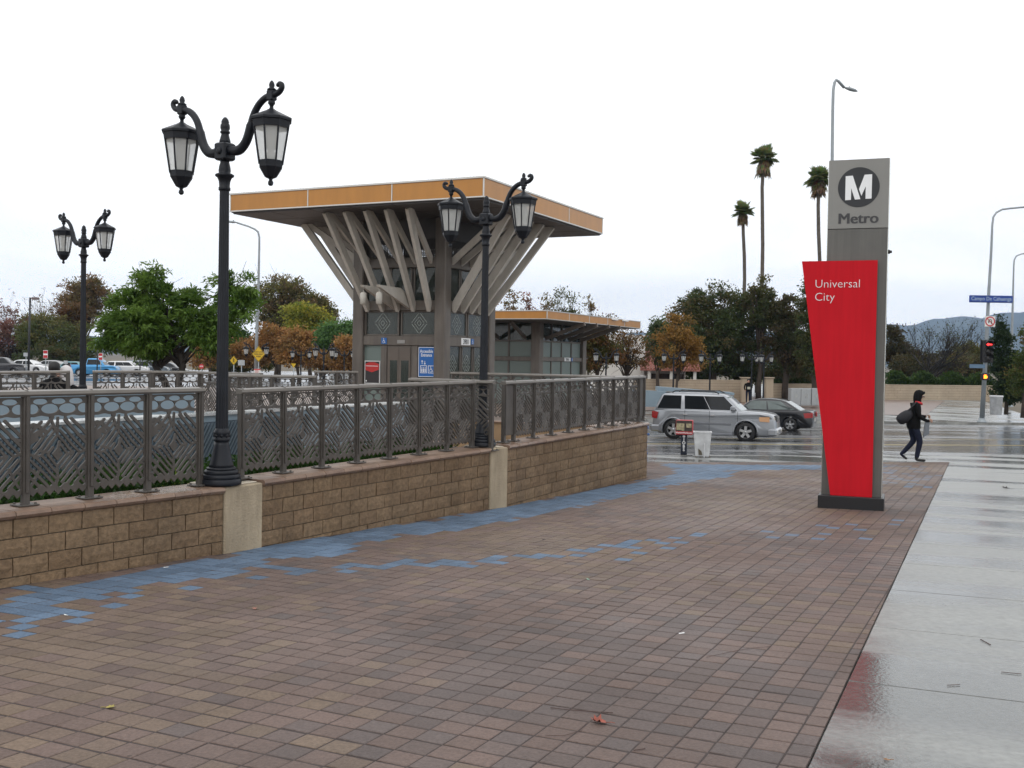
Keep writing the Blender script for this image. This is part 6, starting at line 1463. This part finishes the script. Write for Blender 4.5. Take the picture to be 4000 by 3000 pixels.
b = MB(); b.tube([(.28*r,-.033,-.5*r),(.28*r,-.033,.1*r),(.18*r,-.033,.32*r),(0,-.033,.38*r),(-.18*r,-.033,.32*r),(-.26*r,-.033,.1*r),(-.26*r,-.033,-.1*r)], .075*r, 4); b.add([(-.45*r,-.033,-.05*r),(-.07*r,-.033,-.05*r),(-.26*r,-.033,-.38*r)], [(0,2,1)]); b.build('turn_arrow', BLACK, t)
# vehicle signal with lit red arrow
t, s = sign_thing('traffic_signal', 'black traffic signal showing a red arrow on the corner pole', 3851, 1372, 59.7); hw_, hh_ = 20*s, 42*s
b = MB(); b.bbox(-hw_, hw_, -.20, .10, -hh_, hh_, .03); b.build('housing', BLACK, t)
b = MB(); b.bbox(-hw_*1.25, hw_*1.25, .02, .04, -hh_*1.06, hh_*1.06, .005); b.build('backplate', BLACK, t)
for k in (-1, 0, 1):
    zc = k*hh_*.62; b = MB(); nn_ = 14; rr = hw_*.82
    b.add([(rr*math.cos(math.pi*q/nn_*1.0), -.20, zc+rr*math.sin(math.pi*q/nn_)) for q in range(nn_+1)] + [(rr*math.cos(math.pi*q/nn_), -.38, zc+rr*math.sin(math.pi*q/nn_)) for q in range(nn_+1)], [(q,q+1,nn_+2+q,nn_+1+q) for q in range(nn_)]); vz = b.build('visor', BLACK, t)
    b = MB(); b.lathe([(.005,0),(rr*.85,.0),(rr*.85,.012),(.005,.03)], 16, M=Matrix.Translation((0,-.203,zc)) @ Matrix.Rotation(math.pi/2,4,'X')); b.build('lens', mat('dead_lens', (.02,.018,.016), .3), vz)
zc = hh_*.62; b = MB(); b.add([(x*hw_*.7+.02, -.24, zc+z*hw_*.7) for x, z in ((-.75,0),(-.2,.45),(-.2,.16),(.8,.16),(.8,-.16),(-.2,-.16),(-.2,-.45))], [(0,1,2,3,4,5,6)]); b.build('red_arrow', glow('signal_red', (1.0,.03,.03), 3.5), t)
t, s = sign_thing('pedestrian_signal', 'pedestrian signal with glowing orange hand on the corner pole', 3843, 1471, 59.7); q = 14*s
b = MB(); b.bbox(-q*1.1, q*1.1, -.16, .10, -q, q, .03); b.build('housing', BLACK, t); hand = MB()
hand.bbox(-q*.62, q*.18, -.172, -.162, -q*.55, q*.2, .004)
for k in range(4): hand.bbox(-q*.62+k*q*.21, -q*.62+k*q*.21+q*.17, -.172, -.162, q*.21, q*(.58 if k in (1,2) else .48), .003)
hand.bbox(q*.20, q*.40, -.172, -.162, -q*.3, q*.12, .004); hand.build('hand_symbol', glow('signal_orange', (1.0,.22,.015), 4.0), t)
t, s = sign_thing('street_name_sign', 'small angled street name plate between the two signals', 3816, 1430, 59.7, R(-18)); b = MB(); b.bbox(-30*s, 26*s, -.02, .0, -8*s, 7*s, .005); b.build('plate', mat('faded_blue', (.10,.17,.25), .5), t)
# signs at the parking lot
def post_sign(label, px, py, Y, kind, half, zb=-.75, group='signs round the parking lot', name='road_sign', post=True):
    p = at(px, py, Y); t = thing(name, label, 'sign', (p.x, p.y, zb), 0, group); z = p.z - zb; r = half*Y/FPX
    if post: b = MB(); b.tube([(0,.04,0),(0,.04,z)], .03, 6); b.build('post', GALV, t)
    b = MB()
    if kind.startswith('diamond'):
        b.prism([(r,z),(0,z+r*1.2),(-r,z),(0,z-r*1.2)], -.02, -.0); f = b.build('face', YSIGN, t); b = MB()
        q1, q0 = [(.95*r,0),(0,1.14*r),(-.95*r,0),(0,-1.14*r)], [(.89*r,0),(0,1.07*r),(-.89*r,0),(0,-1.07*r)]; b.add([(x,-.0225,z+w) for x, w in q1]+[(x,-.0225,z+w) for x, w in q0], [(k,4+k,4+(k+1) % 4,(k+1) % 4) for k in range(4)]); b.build('border', BLACK, f)
        if kind == 'diamond_text': lettering('RIGHT LANE\nTURNS RIGHT\nAHEAD', BLACK, f, 0, -.024, z+r*.22, r*.30, depth=.001, sx=.75, lines=1.15, bold=.002)
        if kind == 'diamond_walk':
            b = MB(); b.lathe([(.01*r,0),(.1*r,.0),(.1*r,.004),(.01*r,.005)], 10, M=Matrix.Translation((0,-.023,z+.55*r)) @ Matrix.Rotation(math.pi/2,4,'X'))
            for p_, q_ in (((0,.42),(0,-.05)),((0,-.05),(-.2,-.5)),((0,-.05),(.2,-.5)),((0,.32),(-.28,.08)),((0,.32),(.28,.08))): b.tube([(p_[0]*r,-.024,z+p_[1]*r),(q_[0]*r,-.024,z+q_[1]*r)], .06*r, 4)
            b.build('walker', BLACK, f)
    elif kind == 'stop':
        b.prism([(r*1.08*math.cos(R(22.5+45*k)), z+r*1.08*math.sin(R(22.5+45*k))) for k in range(8)], -.02, 0); f = b.build('face', RSIGN, t); lettering('STOP', WHITE, f, 0, -.022, z-r*.28, r*.75, depth=.001, sx=.8, bold=.004)
    elif kind == 'enter':
        b.bbox(-r, r, -.02, 0, z-r*1.75, z+r*1.75, .01); f = b.build('face', WHITE, t); b = MB(); n = 20; b.prism([(r*.92*math.cos(2*math.pi*k/n), z+r*1.1*math.sin(2*math.pi*k/n)) for k in range(n)], -.026, -.0205) if False else b.bbox(-r*.9, r*.9, -.026, -.0205, z+r*.35, z+r*1.6, .004); b.bbox(-r*.9, r*.9, -.026, -.0205, z-r*1.6, z-r*.35, .004); b.build('red_field', RSIGN, f)
    elif kind == 'yield':
        b.prism([(-r,z+r*.7),(0,z-r),(r,z+r*.7)][::-1], -.02, 0); b.build('face', YSIGN, t)
    elif kind == 'notice':
        b.bbox(-r, r, -.02, 0, z-r*.85, z+r*.85, .006); f = b.build('face', mat('sign_white', (.7,.7,.68), .5), t); b = MB(); b.box(-r*.98, r*.98, -.024, -.0205, z+r*.5, z+r*.83); b.build('red_band', RSIGN, f); b = MB()
        for k in range(4): b.box(-r*.7, r*(.4+.1*(k % 2)), -.024, -.0205, z+r*(.3-.26*k), z+r*(.38-.26*k))
        b.build('print_lines', RSIGN, f)
    else:
        b.bbox(-r, r, -.02, 0, z-r*.8, z+r*.8, .006); b.build('face', SGREY, t)
    return t
post_sign('large yellow diamond sign about the right lane on the street light pole', 1010, 1383, 61.6, 'diamond_text', 26, -.6)
post_sign('small yellow diamond pedestrian sign beside the near lamp post', 913, 1408, 66, 'diamond_walk', 15)
post_sign('grey back of a road sign beside the pedestrian sign', 943, 1417, 68, 'back', 13)
post_sign('red and white notice board at the foot of the street light pole', 1005, 1452, 58, 'notice', 13)
post_sign('red stop sign under the feathery tree', 787, 1431, 74, 'stop', 9)
post_sign('red and white upright sign above the white sedan', 178, 1384, 80, 'enter', 9)
post_sign('red and white upright sign above the blue pickup', 393, 1393, 84, 'enter', 8)
post_sign('yellow triangular sign under the orange trees', 1147, 1427, 70, 'yield', 10)
post_sign('grey sign back beside the parking light', 101, 1385, 92, 'back', 9)
post_sign('grey sign back left of the teal car roof', 257, 1415, 96, 'back', 8)
# ---- news stand and litter bin on the far strip
p = G(2671, 1778); RB = mat('stand_red', (.42,.03,.035), .45); t = thing('job_paper_stand', 'red topped job paper stand on a black post at the kerb', 'paper stand', (p.x, p.y, gz(p.y)), R(-14))
s = p.y / FPX; b = MB(); b.bbox(-.23,.23,-.16,.16,0,.02,.006); b.build('foot', BLACK, t); b = MB(); b.bbox(-.075,.075,-.06,.06,.02,.52,.006); po = b.build('post', mat('post_navy', (.01,.015,.03), .4), t)
for k, ch in enumerate('JOBS'): lettering(ch, WHITE, po, 0, -.0625, .365-k*.085, .10, depth=.001, bold=.003)
b = MB(); b.lathe([(.003,0),(.033,.0),(.033,.003),(.003,.004)], 16, M=Matrix.Translation((0,-.0605,.475)) @ Matrix.Rotation(math.pi/2,4,'X')); b.build('round_mark', WHITE, po)
for k, ch in enumerate('JOBS'):
    o = lettering(ch, WHITE, po, .0625, 0, .365-k*.085, .085, depth=.001, sx=.8); o.rotation_euler = (0, 0, R(90))
b = MB(); b.bbox(-.20,.21,-.13,.17,.52,.88,.008); cs = b.build('case', RB, t)
b = MB(); b.box(-.192,.20,-.1345,-.131,.605,.872); b.build('paper_window', mat('stand_window', (.06,.05,.045), .15, 0, .3, 9), cs)
b = MB(); b.box(-.185,-.06,-.138,-.135,.64,.80); b.box(-.055,.01,-.138,-.135,.62,.80); b.box(.06,.185,-.138,-.135,.70,.80); b.build('front_page', mat('newsprint', (.32,.28,.17), .7, 0, .35, 20), cs)
lettering('WorkingWorld.com', WHITE, cs, .0, -.1335, .55, .058, depth=.001, sx=.82, bold=.001)
p = G(2742, 1785); t = thing('litter_bin', 'dirty white tapered litter bin beside the job paper stand', 'bin', (p.x, p.y, gz(p.y)), R(-8))
BIN = mat('bin_plastic', (.52,.53,.54), .4, 0, .22, 5); b = MB(); V = []; F = []
ring = lambda w, d, z: [(-w,-d,z),(w,-d,z),(w,d,z),(-w,d,z)]
V = ring(.165,.15,.03)+ring(.21,.19,.60)+ring(.222,.20,.60)+ring(.222,.20,.625)+ring(.19,.17,.625)+ring(.15,.135,.06)
for k in range(5): F += [(k*4+i, k*4+(i+1) % 4, k*4+4+(i+1) % 4, k*4+4+i) for i in range(4)]
F += [(20,21,22,23),(3,2,1,0)]; b.add(V, F); b.build('tub', BIN, t); b = MB(); b.bbox(.03,.06,-.205,-.158,.0,.34,.006); b.build('front_rib', BIN, t)
b = MB(); [b.box(-.165+q*.11,-.13+q*.11,-.15,.15,0,.03) for q in range(4)]; b.build('feet', mat('bin_grime', (.10,.085,.06), .8), t); b = MB(); b.add([(-.09,-.164,.06),(.0,-.162,.06),(-.02,-.168,.15),(-.10,-.172,.22)], [(0,1,2,3)]); b.build('stain', MATS['bin_grime'], t)
p = G(2518, 1670); t = thing('hydrant_post', 'blue post just behind the end of the corner railing', 'post', (at(2522,1660,26.5).x, 26.5, gz(26.5)), 0); b = MB(); b.lathe([(.07,0),(.07,.05),(.05,.06),(.05,.62),(.075,.64),(.075,.70),(.05,.76),(.02,.80)], 14); b.lathe([(.03,-.1),(.03,.1)], 10, M=Matrix.Translation((0,0,.5)) @ Matrix.Rotation(math.pi/2,4,'Y')); b.build('post', mat('post_blue', (.02,.10,.32), .4), t)
p = at(3890, 1620, 58); t = thing('litter_bin', 'white bin standing behind the corner pole across the street', 'bin', (p.x, p.y, p.z), 0); b = MB(); b.lathe([(.27,0),(.30,.02),(.33,.95),(.36,.97),(.36,1.05),(.30,1.06),(.28,.5)], 18, cap=False); b.build('tub', BIN, t)
# ---- fallen leaves, twigs and scraps on the paving
def leaf_thing(label, px, py, size, col, rz, curl=.35, cat='leaf', name='fallen_leaf'):
    p = G(px, py); t = thing(name, label, cat, (p.x, p.y, gz(p.y) + .004), rz, 'litter on the paving'); b = MB(); n = 9; V = []; outl = [(0,-.5),(.22,-.42),(.3,-.15),(.52,-.1),(.33,.1),(.4,.35),(.12,.3),(0,.55),(-.12,.3),(-.42,.36),(-.32,.08),(-.5,-.12),(-.28,-.18),(-.2,-.42)]
    for (x, y) in outl: V.append((x*size, y*size, size*curl*(x*x*1.6 + max(0, y)**2*1.2) + .002))
    V.append((0, 0, .003)); c = len(outl); F = [(i, (i+1) % c, c) for i in range(c)]; b.add(V, F, sm=True); b.build('blade', mat('leaf_' + name + '_%d' % int(col[0]*1000), col, .5, 0, .3, 30), t)
    b = MB(); b.tube([(0,-.45*size,.003),(.05*size,-.8*size,.006),(.0,-1.05*size,.004)], .0016, 5); b.build('stalk', MATS['leaf_' + name + '_%d' % int(col[0]*1000)], t)
leaf_thing('curled red leaf on the near pavers', 2338, 2826, .075, (.26,.06,.035), R(80), .9)
leaf_thing('dried red leaf lying against the foot of the tall wall', 2378, 1893, .14, (.20,.03,.015), R(40), .8)
leaf_thing('small yellow leaf on the pavers near the picture edge', 432, 2766, .045, (.33,.27,.05), R(-70), .3)
leaf_thing('tiny pink leaf in the middle of the pavers', 994, 2380, .04, (.32,.13,.09), R(20), .4)
leaf_thing('small brown leaf on the wet sidewalk slab', 3462, 2972, .03, (.22,.10,.03), R(75), .2)
leaf_thing('dark leaf on the far wet sidewalk slab', 3928, 1908, .14, (.03,.026,.02), R(60), .5)
def twig(label, pts, r=.0018, col=(.07,.035,.03)):
    q = [G(*p_) for p_ in pts]; t = thing('twig', label, 'twig', (q[0].x, q[0].y, gz(q[0].y)), 0, 'litter on the paving'); b = MB(); b.tube([(w.x-q[0].x, w.y-q[0].y, w.z-gz(q[0].y)+.005) for w in q], r, 5); b.build('stem', mat('twig_brown', col, .7), t)
twig('long thin pine needle twig left of the red leaf', [(2150,2768),(2240,2778),(2320,2784),(2395,2788)])
twig('curved thin stalk on the pavers below the red leaf', [(2130,2876),(2200,2878),(2260,2862),(2290,2830)], .0013)
twig('thin arched stalk near the sidewalk edge', [(2760,2570),(2850,2550),(2930,2535),(3010,2528)], .0013)
twig('short brown twig on the front pavers', [(2475,2935),(2520,2928)], .002)
twig('thin twig on the wet sidewalk slab', [(3700,2680),(3750,2678)], .002); twig('second thin twig further along the wet slab', [(3910,2628),(3990,2636)], .002); twig('dark twig on the sidewalk near the edge of the picture', [(3830,2500),(3870,2522)], .003)
for (px, py, lab, c) in ((2662,2476,'white scrap in a paver joint near the sidewalk',(.75,.75,.75)),(2298,2265,'tiny pale green scrap on the pavers',(.3,.6,.45)),(648,2218,'white scrap beside the blue pavers',(.8,.8,.78)),(258,2405,'white paper scrap among the blue pavers',(.8,.8,.78))):
    p = G(px, py); t = thing('scrap', lab, 'litter', (p.x, p.y, gz(p.y)+.003), random.random()*3, 'litter on the paving'); b = MB(); b.add([(-.02,-.006,0),(.02,-.008,.003),(.022,.006,.006),(0,.009,.002),(-.018,.007,.004)], [(0,1,2,3,4)]); b.build('paper', mat('scrap_%d' % int(c[0]*100), c, .6), t)
# ================================================================== people
SKIN = mat('skin', (.42,.24,.17), .55, 0, .05); COAT = mat('black_coat', (.007,.007,.008), .85, 0, .2, 12, .3, 60, spec=.15); JEAN = mat('dark_trousers', (.013,.016,.032), .85, 0, .2, 15, .2, 80, spec=.15); HAIR = mat('black_hair', (.008,.007,.007), .55, 0, .2, 30); SCARF = mat('red_scarf', (.55,.02,.03), .7); SHOE = mat('black_shoe', (.010,.010,.010), .4)
def skin_mesh(name, joints, bones, mats, parent, sub=2, face_mat=None):
    """one continuous body grown along a skeleton; joints: name -> (x, y, z, radius or (rx, ry))"""
    names = list(joints); idx = {n_: i for i, n_ in enumerate(names)}; me = bpy.data.meshes.new(name)
    me.from_pydata([joints[n_][:3] for n_ in names], [(idx[a], idx[b]) for a, b in bones], []); o = bpy.data.objects.new('tmp', me); COL.objects.link(o)
    md = o.modifiers.new('skin', 'SKIN'); md.use_smooth_shade = True; sk = me.skin_vertices[0].data
    for n_ in names: r = joints[n_][3]; sk[idx[n_]].radius = r if hasattr(r, '__len__') else (r, r)
    sk[0].use_root = True; sm = o.modifiers.new('sub', 'SUBSURF'); sm.levels = sub; sm.render_levels = sub
    dg = bpy.context.evaluated_depsgraph_get(); m2 = bpy.data.meshes.new_from_object(o.evaluated_get(dg)); bpy.data.objects.remove(o); bpy.data.meshes.remove(me); m2.name = name
    m2.materials.clear()
    for mm in mats: m2.materials.append(mm)
    if face_mat:
        for pl_ in m2.polygons: pl_.material_index = face_mat(pl_.center)
    for pl_ in m2.polygons: pl_.use_smooth = True
    return link(name, m2, parent)
# --- the walker, seen from the side, walking towards +x (to the right of the picture)
p = G(3588, 1802); s = 275 * p.y / FPX / 1.72
P0 = Vector((p.x - .16, p.y, gz(p.y)))
t = thing('person', 'person in black hooded coat walking with a shoulder bag at the plaza corner', 'person', P0, R(-6)); t.scale = (s, s, s)
J = dict(pelvis=(0,0,.93,(.135,.155)), waist=(.02,0,1.08,(.135,.165)), chest=(.05,0,1.28,(.135,.185)), neck=(.10,0,1.435,(.07,.07)), head0=(.135,0,1.53,(.085,.08)), head1=(.15,0,1.62,(.10,.085)), top=(.145,0,1.69,(.06,.055)),
  hipL=(.02,-.09,.88,(.10,.095)), kneeL=(.155,-.09,.50,.078), ankL=(.085,-.09,.10,.055), heelL=(.075,-.09,.045,.04), toeL=(.30,-.09,.032,(.03,.04)),
  hipR=(-.02,.09,.88,(.10,.095)), kneeR=(.06,.09,.50,.078), ankR=(-.19,.09,.20,.055), heelR=(-.255,.09,.165,.04), toeR=(-.09,.09,.035,(.03,.04)),
  shL=(.04,-.20,1.37,.07), elL=(.09,-.24,1.10,.055), wrL=(.28,-.19,1.00,.042), haL=(.36,-.17,1.01,.038),
  shR=(.04,.20,1.37,.07), elR=(.10,.24,1.12,.055), wrR=(.30,.16,1.09,.042), haR=(.37,.13,1.10,.036))
Bn = [('pelvis','waist'),('waist','chest'),('chest','neck'),('neck','head0'),('head0','head1'),('head1','top'),('pelvis','hipL'),('hipL','kneeL'),('kneeL','ankL'),('ankL','heelL'),('heelL','toeL'),('pelvis','hipR'),('hipR','kneeR'),('kneeR','ankR'),('ankR','heelR'),('heelR','toeR'),('chest','shL'),('shL','elL'),('elL','wrL'),('wrL','haL'),('chest','shR'),('shR','elR'),('elR','wrR'),('wrR','haR')]
def fm(c):
    if c.z > 1.47: return 0 if c.x > .165 else 3
    if c.x > .335 and .9 < c.z < 1.2: return 0
    if c.z > .80: return 1
    return 2 if c.z > .11 or (c.x < -.1 and c.z > .24) else 4
skin_mesh('body', J, Bn, [SKIN, COAT, JEAN, COAT, SHOE], t, 2, fm)
b = MB()   # hood / beanie with a rolled front edge
n = 14; V = []
for (z, r, dx) in ((1.43,.085,.09),(1.49,.108,.10),(1.56,.125,.115),(1.63,.128,.125),(1.69,.115,.13),(1.735,.075,.13),(1.752,.01,.13)):
    for k in range(n):
        a_ = 2*math.pi*k/n; ca = math.cos(a_); front = max(0, ca); V.append((dx + r*ca*(1 - (.55*front**2 if 1.45 < z < 1.66 else 0)), r*.92*math.sin(a_), z))
b.add(V, [(i*n+k, i*n+(k+1) % n, (i+1)*n+(k+1) % n, (i+1)*n+k) for i in range(6) for k in range(n)], sm=True); b.build('hood', COAT, t)
b = MB(); b.tube([(.165,-.085,1.645),(.225,-.06,1.675),(.245,0,1.685),(.225,.06,1.675),(.165,.085,1.645)], .03, 8); b.build('hood_brim', COAT, t)
b = MB(); b.tube([(.245,0,1.60),(.262,0,1.575),(.24,0,1.558)], [.010,.016,.010], 6); b.build('nose', SKIN, t)
b = MB(); b.tube([(.13,-.09,1.565),(.22,-.075,1.585),(.247,-.035,1.59),(.247,.035,1.59),(.22,.075,1.585)], .010, 6); b.build('glasses', BLACK, t)
b = MB(); b.tube([(.03,-.06,1.455),(.10,-.10,1.44),(.17,-.07,1.42),(.195,0,1.40),(.17,.07,1.42)], [.03,.032,.03,.028,.02], 8); b.build('scarf', SCARF, t)
b = MB(); V = []; n = 16   # coat skirt
for (z, rx, ry, dx) in ((1.10,.155,.19,.02),(.98,.165,.195,.01),(.86,.165,.19,.015),(.80,.15,.175,.02)):
    for k in range(n): a_ = 2*math.pi*k/n; V.append((dx+rx*math.cos(a_), ry*math.sin(a_), z + .012*math.sin(3*a_)))
b.add(V, [((i+1)*n+k, (i+1)*n+(k+1) % n, i*n+(k+1) % n, i*n+k) for i in range(3) for k in range(n)], sm=True); b.build('coat_skirt', COAT, t)
for (h, sd) in ((J['haL'], -1), (J['haR'], 1)):
    for k in range(4): b = MB(); o_ = Vector(h[:3]) + Vector((.02, sd*-.01, .022 - k*.018)); b.tube([o_, o_ + Vector((.035, -sd*.012, -.004)), o_ + Vector((.036, -sd*.04, -.012)), o_ + Vector((.012, -sd*.05, -.014))], [.011,.010,.009,.007], 6); b.build('finger', SKIN, t)
    b = MB(); o_ = Vector(h[:3]); b.tube([o_ + Vector((-.01, -sd*.02, .02)), o_ + Vector((.015, -sd*.04, .035)), o_ + Vector((.035, -sd*.04, .028))], [.012,.011,.008], 6); b.build('thumb', SKIN, t)
bag = thing('shoulder_bag', 'black shoulder bag hanging behind the walking person', 'bag', P0, R(-6)); bag.scale = (s, s, s)
b = MB(); V = []; n = 14
for (tt, rx, ry) in ((0,.01,.01),(.08,.08,.07),(.25,.12,.10),(.55,.135,.115),(.82,.12,.10),(.96,.085,.07),(1,.01,.01)):
    c = Vector((-.07, -.16, 1.22)).lerp(Vector((-.40, -.13, .97)), tt); ax = Vector((-.8,0,-.6)); up_ = Vector((-.6,0,.8))
    for k in range(n): a_ = 2*math.pi*k/n; V.append(c + up_*rx*math.cos(a_)*(1.15 if math.cos(a_) < 0 else 1) + Vector((0,1,0))*ry*math.sin(a_))
b.add(V, [(i*n+k, (i+1)*n+k, (i+1)*n+(k+1) % n, i*n+(k+1) % n) for i in range(6) for k in range(n)], sm=True); b.build('sack', mat('bag_cloth', (.010,.010,.014), .7, 0, .2, 9), bag)
b = MB(); b.tube([(-.32,-.13,1.10),(-.12,-.20,1.30),(.03,-.19,1.46),(.12,-.12,1.36),(.08,-.20,1.15)], .016, 6); b.build('strap', MATS['bag_cloth'], bag)
cb = thing('carrier_bag', 'flat grey carrier bag hanging from the hand of the walking person', 'bag', P0, R(-6)); cb.scale = (s, s, s)
b = MB(); q = [(.20,-.20,.60),(.335,-.20,.69),(.335,-.20,.97),(.235,-.20,.965)]; b.add(q + [(x, y+.05, z) for x, y, z in q], [(0,1,2,3),(7,6,5,4),(0,4,5,1),(1,5,6,2),(2,6,7,3),(3,7,4,0)]); b.build('sack', mat('grey_bag', (.13,.145,.165), .5, 0, .1), cb)
b = MB(); b.tube([(.25,-.18,.965),(.30,-.18,1.01),(.37,-.18,1.0),(.33,-.18,.968)], .006, 5); b.build('handle', MATS['grey_bag'], cb)
# --- a person standing in the gateway across the street
p = at(2921, 1590, 77.5); gz2 = fz(77.5) + .03; t = thing('person', 'person in dark jacket standing in the gateway across the street', 'person', (p.x, 77.5, gz2), R(-90)); 
def standing(t, coat, leg, arm=.1):
    Jn = dict(pelvis=(0,0,.95,(.12,.165)), waist=(.0,0,1.10,(.12,.165)), chest=(.01,0,1.32,(.125,.195)), neck=(.02,0,1.48,.065), head0=(.03,0,1.57,.085), head1=(.03,0,1.67,.095), top=(.03,0,1.74,.055), hipL=(0,-.1,.88,.10), kneeL=(.02,-.11,.50,.068), ankL=(0,-.11,.10,.048), toeL=(.17,-.13,.035,.035), hipR=(0,.1,.88,.10), kneeR=(.02,.11,.50,.068), ankR=(0,.11,.10,.048), toeR=(.17,.13,.035,.035), shL=(0,-.22,1.41,.07), elL=(-.02,-.28,1.13,.055), wrL=(.10,-.24,.93,.042), haL=(.14,-.22,.88,.035), shR=(0,.22,1.41,.07), elR=(0,.28,1.13,.055), wrR=(.22,.2,1.10,.042), haR=(.28,.16,1.12,.035))
    Bb = [('pelvis','waist'),('waist','chest'),('chest','neck'),('neck','head0'),('head0','head1'),('head1','top'),('pelvis','hipL'),('hipL','kneeL'),('kneeL','ankL'),('ankL','toeL'),('pelvis','hipR'),('hipR','kneeR'),('kneeR','ankR'),('ankR','toeR'),('chest','shL'),('shL','elL'),('elL','wrL'),('wrL','haL'),('chest','shR'),('shR','elR'),('elR','wrR'),('wrR','haR')]
    def f2(c):
        if c.z > 1.52: return 0 if c.x > -.02 and c.z < 1.72 else 3
        if c.z < .96 and abs(c.y) > .18 and c.x > .1: return 0
        return 1 if c.z > .88 else (2 if c.z > .09 else 4)
    skin_mesh('body', Jn, Bb, [SKIN, coat, leg, HAIR, SHOE], t, 1, f2)
    b = MB(); b.lathe([(.06,1.60),(.098,1.64),(.102,1.70),(.085,1.76),(.04,1.79),(.005,1.795)], 12, M=Matrix.Translation((.0,0,0))); b.build('hair', HAIR, t)
standing(t, COAT, JEAN); b = MB(); b.bbox(.13,.18,-.10,.14,1.02,1.20,.02); b.build('pale_pouch', mat('pouch', (.5,.5,.42), .7), t)
# --- two people behind the back railing near the picture edge
def sitter(label, px, Y, zz, coat, hat=None):
    p = at(px, 1440, Y); t = thing('person', label, 'person', (p.x, Y, zz), R(80), 'two people resting behind the back railing'); standing(t, coat, JEAN)
    if hat: b = MB(); b.lathe([(.13,1.42),(.135,1.5),(.13,1.6),(.12,1.70),(.09,1.78),(.03,1.82),(.005,1.825)], 14, M=Matrix.Translation((.0,0,0))); b.build('headscarf', hat, t)
sitter('dark haired person in black behind the back railing', 212, 19.0, Z(212, 1412, 19.0) - 1.79, COAT)
sitter('person with white headscarf behind the back railing', 258, 19.2, Z(258, 1427, 19.2) - 1.82, COAT, mat('white_scarf', (.6,.58,.58), .8))
# ================================================================== air
hb = MB(); hb.box(-5400, 5400, -320, 4700, -14, 310); hz = hb.build('haze', None)
hm = bpy.data.materials.new('haze_air'); hm.use_nodes = True; ht = hm.node_tree; ht.nodes.clear()
ho = ht.nodes.new('ShaderNodeOutputMaterial'); hv_ = ht.nodes.new('ShaderNodeVolumePrincipled'); hv_.inputs['Color'].default_value = (.46, .67, 1.0, 1); hv_.inputs['Density'].default_value = .000115; hv_.inputs['Anisotropy'].default_value = 0.
ht.links.new(hv_.outputs[0], ho.inputs['Volume']); hz.data.materials.clear(); hz.data.materials.append(hm); tag(hz, kind='stuff')
